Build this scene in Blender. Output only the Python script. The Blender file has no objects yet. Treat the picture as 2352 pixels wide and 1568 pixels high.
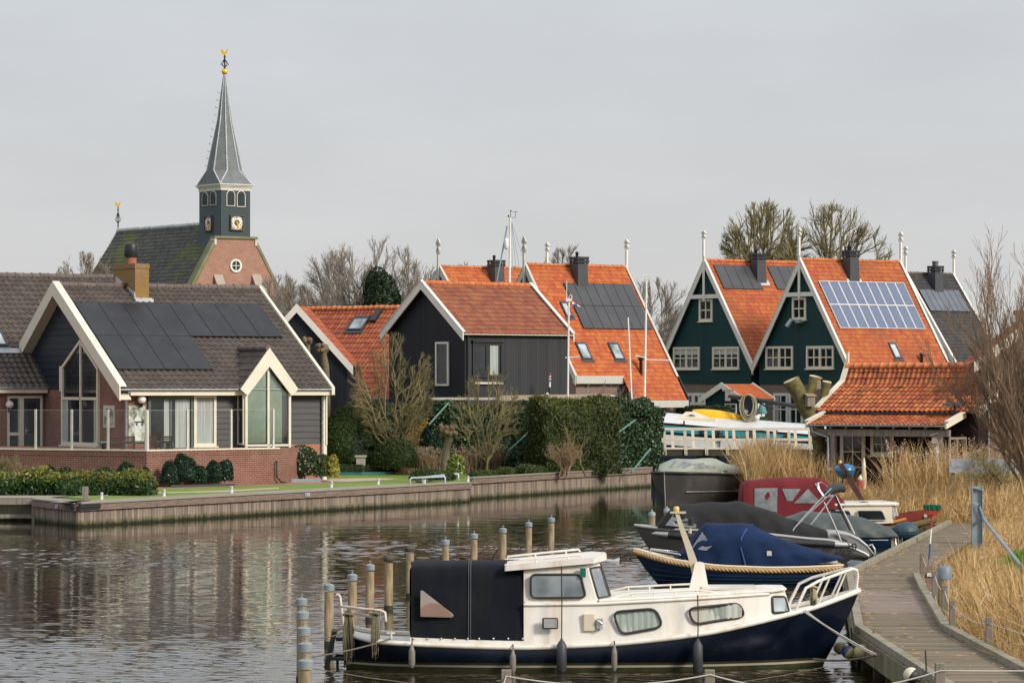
# Village by the water: church, wooden houses, moored boats.
import bpy,math,random
import numpy as np
from mathutils import Vector,Matrix
scene=bpy.context.scene
COL=scene.collection
R=math.radians
random.seed(7)
RNG=np.random.default_rng(11)
# ------------------------------------------------------------------ camera, sky, sun
K,CX,HY,H=8000.0,1176.0,885.0,5.0
cam_data=bpy.data.cameras.new("camera")
cam=bpy.data.objects.new("camera",cam_data)
COL.objects.link(cam)
cam.location=(0,0,H)
cam.rotation_euler=(R(90),0,0)
cam_data.sensor_width=36.0
cam_data.lens=K/2352.0*36.0
cam_data.shift_y=(HY-784.0)/2352.0
cam_data.clip_start=0.5
cam_data.clip_end=6000.0
scene.camera=cam
SUN_EL,SUN_AZ=R(30),R(128)
sun_dir=Vector((math.sin(SUN_AZ)*math.cos(SUN_EL),math.cos(SUN_AZ)*math.cos(SUN_EL),math.sin(SUN_EL)))
sd=bpy.data.lights.new("sun",'SUN')
sd.energy=3.5
sd.angle=R(14)
sd.color=(1.0,0.93,0.83)
sun=bpy.data.objects.new("sun",sd)
COL.objects.link(sun)
sun.rotation_euler=sun_dir.to_track_quat('Z','Y').to_euler()
world=bpy.data.worlds.new("World")
scene.world=world
world.use_nodes=True
wt=world.node_tree
wt.nodes.clear()
def wn(t,**kw):
 n=wt.nodes.new(t)
 for k,v in kw.items():
  setattr(n,k,v)
 return n
w_out=wn('ShaderNodeOutputWorld')
sky=wn('ShaderNodeTexSky',sky_type='NISHITA',sun_disc=False)
sky.sun_elevation=SUN_EL
sky.sun_rotation=SUN_AZ
bg_sky=wn('ShaderNodeBackground')
bg_sky.inputs[1].default_value=0.08
wt.links.new(sky.outputs[0],bg_sky.inputs[0])
# cloud deck: overcast sky brighter towards the zenith, softly streaked
tc=wn('ShaderNodeTexCoord')
sep=wn('ShaderNodeSeparateXYZ')
wt.links.new(tc.outputs['Generated'],sep.inputs[0])
grad=wn('ShaderNodeValToRGB')
wt.links.new(sep.outputs[2],grad.inputs[0])
e=grad.color_ramp.elements
e[0].position,e[0].color=0.0,(0.665,0.652,0.645,1)
e[1].position,e[1].color=1.0,(0.92,0.95,1.02,1)
g2=grad.color_ramp.elements.new(0.10);g2 .color=(0.63,0.65,0.68,1)
g3=grad.color_ramp.elements.new(0.22);g3 .color=(0.76,0.80,0.85,1)
mp=wn('ShaderNodeMapping')
mp.inputs['Scale'].default_value=(5.0,5.0,17.0)
wt.links.new(tc.outputs['Generated'],mp.inputs[0])
cn=wn('ShaderNodeTexNoise')
cn.inputs['Scale'].default_value=2.2
cn.inputs['Detail'].default_value=6
cn.inputs['Roughness'].default_value=0.55
wt.links.new(mp.outputs[0],cn.inputs['Vector'])
cr=wn('ShaderNodeMapRange')
cr.inputs[1].default_value,cr.inputs[2].default_value=0.3,0.7
cr.inputs[3].default_value,cr.inputs[4].default_value=0.965,1.05
wt.links.new(cn.outputs[0],cr.inputs[0])
mul=wn('ShaderNodeVectorMath',operation='SCALE')
wt.links.new(grad.outputs[0],mul.inputs[0])
wt.links.new(cr.outputs[0],mul.inputs['Scale'])
bg_cl=wn('ShaderNodeBackground')
bg_cl.inputs[1].default_value=1.0
wt.links.new(mul.outputs[0],bg_cl.inputs[0])
mixw=wn('ShaderNodeMixShader')
mixw.inputs[0].default_value=0.93
wt.links.new(bg_sky.outputs[0],mixw.inputs[1])
wt.links.new(bg_cl.outputs[0],mixw.inputs[2])
wt.links.new(mixw.outputs[0],w_out.inputs[0])
scene.view_settings.view_transform='Standard'
scene.view_settings.look='None'
scene.view_settings.exposure=0.0
scene.view_settings.gamma=1.0
scene.view_settings.use_curve_mapping=False
scene.cycles.max_bounces=6
scene.cycles.transparent_max_bounces=12
scene.cycles.caustics_reflective=False
scene.cycles.caustics_refractive=False
# ------------------------------------------------------------------ plan pixels to world
def at(px,py,Y):
 return Vector(((px-CX)/K*Y,Y,H-(py-HY)/K*Y))
def on_z(px,py,z=0.0):
 return at(px,py,(H-z)*K/(py-HY))
class Frame:
 """A building's or boat's own axes: origin o on plan, turned by deg; converts survey pixels into local metres on a plane."""
 def __init__(s,o,deg):
  s.o=Vector(o);s.a=R(deg)
  s.M=Matrix.Translation(s.o)@Matrix.Rotation(s.a,4,'Z')
  s.I=s.M.inverted()
 def ray(s,px,py):
  c=s.I@Vector((0,0,H))
  d=(s.I.to_3x3()@Vector(((px-CX)/K,1,-(py-HY)/K)))
  return c,d
 def on(s,px,py,ax,v):
  c,d=s.ray(px,py)
  return c+d*((v-c[ax])/d[ax])
 def plane(s,px,py,p,n):
  c,d=s.ray(px,py)
  n=Vector(n)
  return c+d*((Vector(p)-c).dot(n)/d.dot(n))
  # ------------------------------------------------------------------ materials
MATS={}
def new_mat(name):
 m=bpy.data.materials.new(name)
 m.use_nodes=True
 nt=m.node_tree
 b=nt.nodes['Principled BSDF']
 MATS[name]=m
 return m,nt,b
def nd(nt,t,ins=None,**kw):
 n=nt.nodes.new(t)
 for k,v in kw.items():
  setattr(n,k,v)
 for k,v in(ins or{}).items():
  if isinstance(v,bpy.types.NodeSocket):
   nt.links.new(v,n.inputs[k])
  else:
   n.inputs[k].default_value=v
 return n
def c4(c):return(c[0],c[1],c[2],1.0)
def mixc(nt,fac,a,b,blend='MIX'):
 n=nt.nodes.new('ShaderNodeMix');n.data_type='RGBA';n.blend_type=blend
 for s,v in((n.inputs[0],fac),(n.inputs[6],a),(n.inputs[7],b)):
  if isinstance(v,bpy.types.NodeSocket):nt.links.new(v,s)
  else:s.default_value=v if not isinstance(v,tuple)else(c4(v)if len(v)==3 else v)
 return n.outputs[2]
def noise(nt,vec,scale,detail=4,rough=0.55):
 n=nd(nt,'ShaderNodeTexNoise',{'Scale':scale,'Detail':detail,'Roughness':rough})
 if vec is not None:nt.links.new(vec,n.inputs['Vector'])
 return n.outputs[0]
def ramp(nt,val,p0,p1,a=0.0,b=1.0):
 n=nd(nt,'ShaderNodeMapRange',{0:val,1:p0,2:p1,3:a,4:b})
 return n.outputs[0]
def math_(nt,op,a,b=0.0):
 n=nt.nodes.new('ShaderNodeMath');n.operation=op
 for i,v in enumerate((a,b)):
  if isinstance(v,bpy.types.NodeSocket):nt.links.new(v,n.inputs[i])
  else:n.inputs[i].default_value=v
 return n.outputs[0]
def scaled(nt,vec,s):
 n=nd(nt,'ShaderNodeMapping',{0:vec,'Scale':s});return n.outputs[0]
def bump(nt,b,h,strength=0.3,dist=0.02):
 n=nd(nt,'ShaderNodeBump',{'Height':h,'Strength':strength,'Distance':dist})
 nt.links.new(n.outputs[0],b.inputs['Normal'])
def setp(b,rough=0.6,spec=0.5,metal=0.0,coat=0.0):
 b.inputs['Roughness'].default_value=rough
 b.inputs['Specular IOR Level'].default_value=spec
 b.inputs['Metallic'].default_value=metal
 b.inputs['Coat Weight'].default_value=coat
def objc(nt):return nd(nt,'ShaderNodeTexCoord').outputs['Object']
def uvc(nt):return nd(nt,'ShaderNodeTexCoord').outputs['UV']
def plain(name,c,rough=0.55,var=0.12,scale=2.5,spec=0.5,metal=0.0,coat=0.0,dirt=None,dirt_amt=0.4,dirt_scale=1.2,stretch=(1,1,1),bmp=0.0,bscale=30):
 """Painted, cast or cloth surface: base colour with soft mottling and, if given, patches of dirt."""
 m,nt,b=new_mat(name)
 o=scaled(nt,objc(nt),stretch)
 f=noise(nt,o,scale,5)
 lo,hi=tuple(x*(1-var)for x in c),tuple(min(1,x*(1+var))for x in c)
 col=mixc(nt,ramp(nt,f,0.3,0.7),lo,hi)
 if dirt:
  g=noise(nt,o,dirt_scale,7,0.65)
  col=mixc(nt,ramp(nt,g,0.5,0.75,0,dirt_amt),col,dirt)
 nt.links.new(col,b.inputs['Base Color'])
 setp(b,rough,spec,metal,coat)
 if bmp:bump(nt,b,noise(nt,o,bscale,3),bmp,0.01)
 return m
def brick(name,c1,c2,mortar,bw=0.21,bh=0.062,stain=None,stain_amt=0.5,s0=0.52,s1=0.72):
 m,nt,b=new_mat(name)
 u=uvc(nt)
 t=nd(nt,'ShaderNodeTexBrick',{'Vector':u,'Color1':c4(c1),'Color2':c4(c2),'Mortar':c4(mortar),'Scale':1.0,'Mortar Size':0.008,'Brick Width':bw,'Row Height':bh,'Bias':-0.1,'Mortar Smooth':0.1})
 f=noise(nt,u,1.3,5)
 col=mixc(nt,ramp(nt,f,0.3,0.7,0.0,0.45),t.outputs[0],tuple(x*0.55 for x in c1))
 g=noise(nt,u,9.0,3)
 col=mixc(nt,ramp(nt,g,0.35,0.65,0.0,0.3),col,tuple(min(1,x*1.5)for x in c2))
 if stain:
  s=noise(nt,scaled(nt,u,(1.4,0.25,1)),1.1,6,0.7)
  col=mixc(nt,ramp(nt,s,s0,s1,0,stain_amt),col,stain)
 nt.links.new(col,b.inputs['Base Color'])
 setp(b,0.85,0.3)
 bump(nt,b,t.outputs[1],-0.3,0.006)
 return m
def tiles(name,c,var=0.28,moss=None,moss_amt=0.5,soot=None,soot_amt=0.5,rough=0.7,hue=0.012,moss_scale=0.5):
 """Roof tiles; UV is in tile units, so floor(UV) is one tile."""
 m,nt,b=new_mat(name)
 u=uvc(nt)
 fl=nd(nt,'ShaderNodeVectorMath',{0:u},operation='FLOOR').outputs[0]
 wnz=nd(nt,'ShaderNodeTexWhiteNoise',{'Vector':fl})
 hs=nd(nt,'ShaderNodeHueSaturation',{'Color':c4(c),'Hue':ramp(nt,wnz.outputs[0],0,1,0.5-hue,0.5+hue),'Value':ramp(nt,wnz.outputs[0],0,1,1-var,1+var)})
 o=objc(nt)
 f=noise(nt,o,14,4)
 col=mixc(nt,ramp(nt,f,0.35,0.75,0,0.35),hs.outputs[0],tuple(x*0.6 for x in c))
 if soot:
  s=noise(nt,scaled(nt,u,(0.06,0.09,1)),1.0,5,0.6)
  s2=math_(nt,'MULTIPLY',ramp(nt,s,0.45,0.7,0,1),ramp(nt,wnz.outputs[0],0.1,0.9,0.2,1))
  col=mixc(nt,math_(nt,'MULTIPLY',s2,soot_amt),col,soot)
 if moss:
  g=noise(nt,o,moss_scale*4,8,0.72)
  col=mixc(nt,ramp(nt,g,0.53,0.66,0,moss_amt),col,moss)
 nt.links.new(col,b.inputs['Base Color'])
 setp(b,rough,0.35)
 return m
def boards(name,c,width=0.16,axis=0,var=0.25,gap=0.06,grain=0.5,algae=None,algae_top=0.35,rough=0.75,dirt=None,c2=None):
 """Boards side by side along UV axis; each board its own tone, with grain along it and a dark gap."""
 m,nt,b=new_mat(name)
 u=uvc(nt)
 sp=nd(nt,'ShaderNodeSeparateXYZ',{0:u})
 a=math_(nt,'DIVIDE',sp.outputs[axis],width)
 fl=math_(nt,'FLOOR',a)
 fr=math_(nt,'FRACT',a)
 wnz=nd(nt,'ShaderNodeTexWhiteNoise',{'W':fl},noise_dimensions='1D').outputs[0]
 st=(18,0.8,1)if axis==0 else(0.8,18,1)
 sh=nd(nt,'ShaderNodeVectorMath',{0:scaled(nt,u,st),1:nd(nt,'ShaderNodeCombineXYZ',{0:math_(nt,'MULTIPLY',wnz,9.0),1:math_(nt,'MULTIPLY',wnz,31.0)}).outputs[0]},operation='ADD').outputs[0]
 gr=noise(nt,sh,1.6,5,0.6)
 cc=c2 or tuple(x*(1-var*1.6)for x in c)
 col=mixc(nt,wnz,tuple(min(1,x*(1+var))for x in c),cc)
 col=mixc(nt,ramp(nt,gr,0.3,0.7,0.0,grain),col,tuple(x*0.35 for x in c))
 if dirt:
  d=noise(nt,u,0.7,6,0.6)
  col=mixc(nt,ramp(nt,d,0.45,0.7,0,0.6),col,dirt)
 if algae:
  z=nd(nt,'ShaderNodeSeparateXYZ',{0:objc(nt)}).outputs[2]
  nz=noise(nt,scaled(nt,u,(3.5,0.8,1)),1.0,5,0.7)
  lim=math_(nt,'ADD',z,ramp(nt,nz,0.2,0.8,-0.14,0.14))
  col=mixc(nt,ramp(nt,lim,algae_top,algae_top*0.55,0,0.8),col,algae)
  col=mixc(nt,ramp(nt,lim,algae_top*0.42,algae_top*0.30,0,0.93),col,(0.012,0.014,0.008))
 g=math_(nt,'LESS_THAN',math_(nt,'MINIMUM',fr,math_(nt,'SUBTRACT',1.0,fr)),gap)
 col=mixc(nt,math_(nt,'MULTIPLY',g,0.75),col,tuple(x*0.12 for x in c))
 nt.links.new(col,b.inputs['Base Color'])
 setp(b,rough,0.3)
 bump(nt,b,math_(nt,'SUBTRACT',math_(nt,'MULTIPLY',gr,0.3),g),0.4,0.01)
 return m
def leafmat(name,cs,rough=0.5,trans=0.25):
 """Foliage: each leaf takes one of the given colours from its own UV."""
 m,nt,b=new_mat(name)
 u=nd(nt,'ShaderNodeSeparateXYZ',{0:uvc(nt)}).outputs[0]
 cr=nd(nt,'ShaderNodeValToRGB',{0:u})
 el=cr.color_ramp.elements
 el[0].position,el[0].color=0.0,c4(cs[0])
 el[1].position,el[1].color=1.0,c4(cs[-1])
 for i,c in enumerate(cs[1:-1]):
  q=el.new((i+1)/(len(cs)-1));q.color=c4(c)
 nt.links.new(cr.outputs[0],b.inputs['Base Color'])
 setp(b,rough,0.35)
 if trans:
  t=nd(nt,'ShaderNodeBsdfTranslucent',{0:cr.outputs[0]})
  mx=nd(nt,'ShaderNodeMixShader',{0:trans,1:b.outputs[0],2:t.outputs[0]})
  nt.links.new(mx.outputs[0],nt.nodes['Material Output'].inputs[0])
 return m
def glass_dark(name,c=(0.018,0.022,0.026),rough=0.03):
 m,nt,b=new_mat(name)
 f=noise(nt,objc(nt),0.9,3)
 col=mixc(nt,ramp(nt,f,0.35,0.65),tuple(x*0.5 for x in c),tuple(x*1.7 for x in c))
 nt.links.new(col,b.inputs['Base Color'])
 setp(b,rough,0.6)
 return m
def glass_clear(name,tint=(0.9,0.94,0.92),gloss=0.10,haze=0.0,ior=1.45):
 m,nt,b=new_mat(name)
 tr=nd(nt,'ShaderNodeBsdfTransparent',{0:c4(tint)})
 gl=nd(nt,'ShaderNodeBsdfGlossy',{0:(1,1,1,1),'Roughness':0.03})
 fr=nd(nt,'ShaderNodeFresnel',{0:ior})
 mx=nd(nt,'ShaderNodeMixShader',{0:math_(nt,'MINIMUM',math_(nt,'ADD',fr.outputs[0],gloss-0.04 if gloss else 0.0),1.0),1:tr.outputs[0],2:gl.outputs[0]})
 out=mx.outputs[0]
 if haze:
  df=nd(nt,'ShaderNodeBsdfDiffuse',{0:(0.55,0.56,0.56,1)})
  mx2=nd(nt,'ShaderNodeMixShader',{0:haze,1:out,2:df.outputs[0]})
  out=mx2 .outputs[0]
 nt.links.new(out,nt.nodes['Material Output'].inputs[0])
 return m
 # ------------------------------------------------------------------ mesh building
class MB:
 def __init__(s):
  s.v,s.f,s.mi,s.sm,s.uv=[],[],[],[],[]
 def add(s,vs,fs,mi=0,smooth=False,uvs=None):
  o=len(s.v)
  s.v.extend(tuple(p)for p in vs)
  for i,q in enumerate(fs):
   s.f.append(tuple(o+k for k in q));s.mi.append(mi);s.sm.append(smooth)
   s.uv.append(uvs[i]if uvs else None)
  return s
 def hexa(s,p,mi=0):
  """p: 8 corners, bottom four then top four, each counter-clockwise."""
  return s.add(p,[(3,2,1,0),(4,5,6,7),(0,1,5,4),(1,2,6,5),(2,3,7,6),(3,0,4,7)],mi)
 def box(s,x0,y0,z0,x1,y1,z1,mi=0):
  return s.hexa([(x0,y0,z0),(x1,y0,z0),(x1,y1,z0),(x0,y1,z0),(x0,y0,z1),(x1,y0,z1),(x1,y1,z1),(x0,y1,z1)],mi)
 def obox(s,o,ex,ez,n,a0,a1,b0,b1,d0,d1,mi=0):
  """Box on a wall plane: a along ex, b along ez, d out along n."""
  o,ex,ez,n=Vector(o),Vector(ex),Vector(ez),Vector(n)
  P=lambda a,b,d:o+ex*a+ez*b+n*d
  return s.hexa([P(a0,b0,d1),P(a1,b0,d1),P(a1,b0,d0),P(a0,b0,d0),P(a0,b1,d1),P(a1,b1,d1),P(a1,b1,d0),P(a0,b1,d0)],mi)
 def beam(s,p,q,w,h,up=(0,0,1),mi=0):
  """Square bar from p to q, w wide (sideways), h high."""
  p,q=Vector(p),Vector(q)
  d=(q-p).normalized();up=Vector(up)
  sd_=d.cross(up)
  if sd_.length<1e-5:sd_=d.cross(Vector((1,0,0)))
  sd_.normalize();u=sd_.cross(d).normalized()
  a,c=sd_*(w/2),u*(h/2)
  return s.hexa([p-a-c,p+a-c,q+a-c,q-a-c,p-a+c,p+a+c,q+a+c,q-a+c],mi)
 def prism(s,pts,d,mi=0):
  pts=[Vector(p)for p in pts];d=Vector(d);n=len(pts)
  vs=pts+[p+d for p in pts]
  fs=[tuple(range(n-1,-1,-1)),tuple(range(n,2*n))]+[(i,(i+1)%n,n+(i+1)%n,n+i)for i in range(n)]
  return s.add(vs,fs,mi)
 def tube(s,path,r,n=8,mi=0,cap=True,smooth=True):
  path=[Vector(p)for p in path]
  rs=r if hasattr(r,'__len__')else[r]*len(path)
  t0=(path[1]-path[0]).normalized()
  ref=Vector((0,0,1))if abs(t0 .z)<0.9 else Vector((1,0,0))
  a=t0 .cross(ref).normalized()
  vs=[]
  for i,p in enumerate(path):
   t=(path[min(i+1,len(path)-1)]-path[max(i-1,0)])
   if t.length<1e-9:t=t0
   t.normalize()
   a=(a-t*a.dot(t))
   if a.length<1e-6:a=t.cross(ref)
   a.normalize();b=t.cross(a)
   for k in range(n):
    an=2*math.pi*k/n
    vs.append(p+a*(math.cos(an)*rs[i])+b*(math.sin(an)*rs[i]))
  fs=[]
  for i in range(len(path)-1):
   for k in range(n):
    k2=(k+1)%n
    fs.append((i*n+k,i*n+k2,(i+1)*n+k2,(i+1)*n+k))
  s.add(vs,fs,mi,smooth)
  if cap:
   o=len(vs)
   s.add(vs[:n],[tuple(range(n-1,-1,-1))],mi);s.add(vs[o-n:],[tuple(range(n))],mi)
  return s
 def lathe(s,prof,o=(0,0,0),n=16,mi=0,smooth=True,M=None):
  """prof: (radius, z) pairs from bottom to top, turned about z through o."""
  o=Vector(o);vs=[]
  for r,z in prof:
   for k in range(n):
    an=2*math.pi*k/n
    p=Vector((r*math.cos(an),r*math.sin(an),z))
    vs.append((M@p if M else p)+o)
  fs=[]
  for i in range(len(prof)-1):
   for k in range(n):
    k2=(k+1)%n
    fs.append((i*n+k,i*n+k2,(i+1)*n+k2,(i+1)*n+k))
  s.add(vs,fs,mi,smooth)
  s.add(vs[:n],[tuple(range(n-1,-1,-1))],mi);s.add(vs[-n:],[tuple(range(n))],mi)
  return s
 def loft(s,secs,closed=False,mi=0,smooth=True,cap=False):
  """Skin over sections that hold the same number of points each."""
  n=len(secs[0]);vs=[p for q in secs for p in q];fs=[]
  for i in range(len(secs)-1):
   for k in range(n if closed else n-1):
    k2=(k+1)%n
    fs.append((i*n+k,i*n+k2,(i+1)*n+k2,(i+1)*n+k))
  s.add(vs,fs,mi,smooth)
  if cap:
   s.add(secs[0],[tuple(range(n-1,-1,-1))],mi);s.add(secs[-1],[tuple(range(n))],mi)
  return s
 def build(s,name,mat,parent=None,smooth_angle=None,bevel=0.0,subd=0):
  me=bpy.data.meshes.new(name)
  me.from_pydata([tuple(v)for v in s.v],[],s.f)
  mats=mat if isinstance(mat,(list,tuple))else[mat]
  for m in mats:me.materials.append(m)
  me.polygons.foreach_set('material_index',s.mi)
  me.polygons.foreach_set('use_smooth',s.sm)
  V=np.array([tuple(v)for v in s.v],float).reshape(-1,3)
  uvl=me.uv_layers.new(name='UVMap')
  out=[]
  for q,uv in zip(s.f,s.uv):
   if uv:out.extend(uv);continue
   P=V[list(q)]
   if len(q)>=3:
    nrm=np.cross(P[1]-P[0],P[2]-P[0])if len(q)==3 else np.cross(P[2]-P[0],P[3]-P[1])
    L=math.sqrt(float(nrm@nrm))
    nrm=nrm/L if L>1e-12 else np.array([0,0,1.0])
   if abs(nrm[2])<0.7:
    h=math.hypot(nrm[0],nrm[1])or 1
    t=np.array([-nrm[1]/h,nrm[0]/h,0])
    out.extend((float(p@t),float(p[2]))for p in P)
   else:
    out.extend((float(p[0]),float(p[1]))for p in P)
  uvl.data.foreach_set('uv',[c for p in out for c in p])
  me.update()
  o=bpy.data.objects.new(name,me)
  COL.objects.link(o)
  if parent is not None:o.parent=parent
  if bevel:
   bm_=o.modifiers.new('bevel','BEVEL');bm_.width=bevel;bm_.segments=2;bm_.limit_method='ANGLE'
  if subd:
   sm_=o.modifiers.new('sub','SUBSURF');sm_.levels=subd;sm_.render_levels=subd
  return o
def mesh_np(name,verts,nper,mat,parent=None,uv=None,smooth=False):
 """verts: (N, nper, 3) separate faces; uv: (N, 2), one value for all corners of a face."""
 N=verts.shape[0]
 me=bpy.data.meshes.new(name)
 me.vertices.add(N*nper);me.loops.add(N*nper);me.polygons.add(N)
 me.vertices.foreach_set('co',verts.reshape(-1).astype(np.float32))
 me.loops.foreach_set('vertex_index',np.arange(N*nper,dtype=np.int32))
 me.polygons.foreach_set('loop_start',np.arange(0,N*nper,nper,dtype=np.int32))
 me.materials.append(mat)
 if uv is not None:
  l=me.uv_layers.new(name='UVMap')
  l.data.foreach_set('uv',np.repeat(uv,nper,axis=0).reshape(-1).astype(np.float32))
 if smooth:me.polygons.foreach_set('use_smooth',np.ones(N,bool))
 me.update(calc_edges=True)
 o=bpy.data.objects.new(name,me)
 COL.objects.link(o)
 if parent is not None:o.parent=parent
 return o
 # ------------------------------------------------------------------ things
def tag(o,label,cat,group=None,kind=None):
 if label:o['label']=label
 if cat:o['category']=cat
 if group:o['group']=group
 if kind:o['kind']=kind
 return o
def thing(name,label,cat,loc=(0,0,0),deg=0.0,group=None):
 o=bpy.data.objects.new(name,None)
 o.empty_display_size=0.3
 COL.objects.link(o)
 o.location=loc;o.rotation_euler=(0,0,R(deg))
 return tag(o,label,cat,group)
def struct(o):
 o['kind']='structure';return o
def kids(o):return[c for c in bpy.data.objects if c.parent==o]
def copy_tree(o,parent=None,first=True):
 c=o.copy();COL.objects.link(c)
 if not first:c.parent=parent
 for ch in kids(o):copy_tree(ch,c,False)
 return c
def lerp(a,b,t):return a+(b-a)*t
def interp(x,xs,ys):return float(np.interp(x,xs,ys))
# ------------------------------------------------------------------ palette
WHITE=plain('white_paint',(0.74,0.71,0.65),0.45,0.05,1.5,dirt=(0.5,0.47,0.38),dirt_amt=0.25)
CREAM=plain('cream_paint',(0.74,0.68,0.55),0.45,0.05,1.5,dirt=(0.5,0.45,0.33),dirt_amt=0.25)
GREYWHITE=plain('weathered_white',(0.58,0.55,0.49),0.6,0.1,3,dirt=(0.33,0.30,0.22),dirt_amt=0.5)
ZINC=plain('zinc',(0.36,0.40,0.43),0.42,0.15,5,spec=0.6,metal=0.35)
LEAD=plain('lead_sheet',(0.42,0.44,0.46),0.5,0.2,4,dirt=(0.7,0.7,0.68),dirt_amt=0.5)
BLACK=plain('black_metal',(0.018,0.019,0.022),0.45,0.15,4)
DARKGREY=plain('anthracite_paint',(0.045,0.048,0.055),0.5,0.12,4)
SLATE=brick('slate_scales',(0.10,0.125,0.15),(0.075,0.10,0.115),(0.05,0.06,0.07),0.22,0.16,stain=(0.09,0.10,0.05),stain_amt=0.5)
SLATE_LIGHT=brick('spire_slate',(0.20,0.215,0.22),(0.15,0.165,0.17),(0.09,0.10,0.105),0.36,0.26,stain=(0.13,0.13,0.07),stain_amt=0.6)
GOLD=plain('gilding',(0.85,0.46,0.05),0.35,0.08,4,metal=0.3)
GLASS=glass_dark('window_glass')
GLASS_SKY=glass_dark('sky_light_glass',(0.30,0.34,0.36),0.06)
CLEAR=glass_clear('clear_glass')
SCREEN=glass_clear('screen_glass',(0.975,0.985,0.98),0.0,0.0,1.22)
VINYL=glass_clear('window_vinyl',(0.85,0.86,0.85),0.12,haze=0.42)
PANEL=plain('solar_cell_black',(0.020,0.021,0.025),0.32,0.3,0.7,spec=0.30,dirt=(0.05,0.047,0.047),dirt_amt=0.5)
PANEL_EDGE=plain('solar_frame_black',(0.012,0.012,0.014),0.5)
TEAL=boards('green_gable_boards',(0.006,0.044,0.045),0.17,0,0.10,0.03,0.15,rough=0.55)
NAVYBOARD=boards('tarred_boards',(0.014,0.017,0.024),0.15,0,0.14,0.04,0.25,rough=0.6)
TAR_LIT=boards('tarred_boards_lit_side',(0.040,0.041,0.045),0.15,0,0.15,0.05,0.3,rough=0.65)  # same tarred boards, the sunlit side's brightness put into a paler colour
SIDING=plain('tarred_clapboard',(0.040,0.039,0.040),0.55,0.2,1.2,stretch=(1,1,6))
SIDING_SHADED=plain('shaded_clapboard',(0.012,0.018,0.028),0.5,0.15,1.2,stretch=(1,1,6))  # darker copy of the siding: shade on the gable put into the colour
BRICK_RED=brick('red_brick',(0.145,0.056,0.040),(0.22,0.090,0.062),(0.42,0.34,0.27),.27,.088)
BRICK_ORANGE=brick('orange_brick',(0.36,0.12,0.06),(0.42,0.16,0.08),(0.38,0.30,0.24))
BRICK_CHURCH=brick('church_brick',(0.30,0.15,0.105),(0.38,0.20,0.14),(0.50,0.40,0.32),.42,.15,stain=(0.22,0.17,0.05),stain_amt=0.45)
BRICK_GREY=brick('grey_brown_brick',(0.17,0.115,0.095),(0.25,0.16,0.13),(0.36,0.31,0.27),.36,.13)
BRICK_BROWN=brick('brown_brick',(0.17,0.10,0.066),(0.22,0.13,0.085),(0.30,0.24,0.19))
BRICK_CHIMNEY=brick('chimney_brick',(0.21,0.10,0.062),(0.30,0.15,0.085),(0.40,0.33,0.25),.27,.09,stain=(0.26,0.165,0.02),stain_amt=0.85,s0=.40,s1=.60)
TILE_DARK=tiles('dark_brown_tiles',(0.098,0.078,0.068),0.22,moss=(0.12,0.09,0.03),moss_amt=0.25)
TILE_ORANGE=tiles('orange_tiles',(0.43,0.112,0.036),0.15,soot=(0.10,0.05,0.035),soot_amt=0.7,moss=(0.25,0.15,0.06),moss_amt=0.3)
TILE_ORANGE_CLEAN=tiles('orange_tiles_clean',(0.46,0.12,0.038),0.14,soot=(0.28,0.08,0.03),soot_amt=0.4)
TILE_RED=tiles('red_tiles',(0.34,0.082,0.036),0.17,moss=(0.14,0.075,0.03),moss_amt=0.5)
TILE_BARN=tiles('weathered_red_tiles',(0.27,0.088,0.046),0.2,moss=(0.13,0.09,0.05),moss_amt=0.55)
TILE_BOAT=tiles('boathouse_tiles',(0.40,0.118,0.045),0.30,moss=(0.045,0.045,0.012),moss_amt=0.9,moss_scale=0.45)
TILE_GREY=tiles('anthracite_tiles',(0.052,0.050,0.050),0.22)
TILE_CHURCH=tiles('mossy_church_tiles',(0.085,0.085,0.075),0.35,moss=(0.12,0.145,0.02),moss_amt=0.9,moss_scale=0.06)
RIDGE_DARK=plain('dark_ridge_tile',(0.13,0.10,0.09),0.7,0.25,2,dirt=(0.12,0.10,0.04),dirt_amt=0.6)
RIDGE_ORANGE=plain('orange_ridge_tile',(0.52,0.16,0.06),0.7,0.3,3,dirt=(0.40,0.25,0.07),dirt_amt=0.6)
QUAYWOOD=boards('quay_planks',(0.30,0.235,0.185),0.19,0,0.28,0.035,0.45,algae=(0.075,0.078,0.018),algae_top=0.24,c2=(0.17,0.135,0.11))
BEAMWOOD=plain('waling_wood',(0.20,0.145,0.11),0.8,0.35,2.0,stretch=(1,1,14),dirt=(0.08,0.06,0.05),dirt_amt=0.5)
DECKWOOD=boards('quay_deck_boards',(0.36,0.32,0.26),0.15,1,0.15,0.05,0.3,dirt=(0.22,0.21,0.10))
JETTYWOOD=boards('jetty_planks',(0.245,0.19,0.13),0.145,1,0.34,0.05,0.6,dirt=(0.12,0.11,0.055),c2=(0.125,0.095,0.066))
CURBWOOD=plain('jetty_curb_wood',(0.25,0.22,0.16),0.85,0.3,3,dirt=(0.13,0.13,0.05),dirt_amt=0.6,stretch=(1,1,1))
POSTWOOD=plain('post_wood',(0.31,0.235,0.14),0.85,0.45,3.5,stretch=(4,4,0.5),dirt=(0.075,0.08,0.02),dirt_amt=0.85,bmp=.4,bscale=12)
GREYWOOD=plain('grey_wood',(0.22,0.19,0.155),0.85,0.3,3,stretch=(3,3,0.4))
STEEL=plain('galvanised_steel',(0.26,0.31,0.35),0.5,0.18,3,spec=0.6,metal=0.3)
CHROME=plain('stainless_tube',(0.62,0.61,0.58),0.25,0.05,3,metal=0.7)
ROPE=plain('rope',(0.36,0.31,0.21),0.9,0.2,25)
ROPE_DARK=plain('dark_rope',(0.03,0.03,0.03),0.9,0.2,25)
RUBBER=plain('black_rubber',(0.022,0.024,0.028),0.6,0.2,6)
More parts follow.
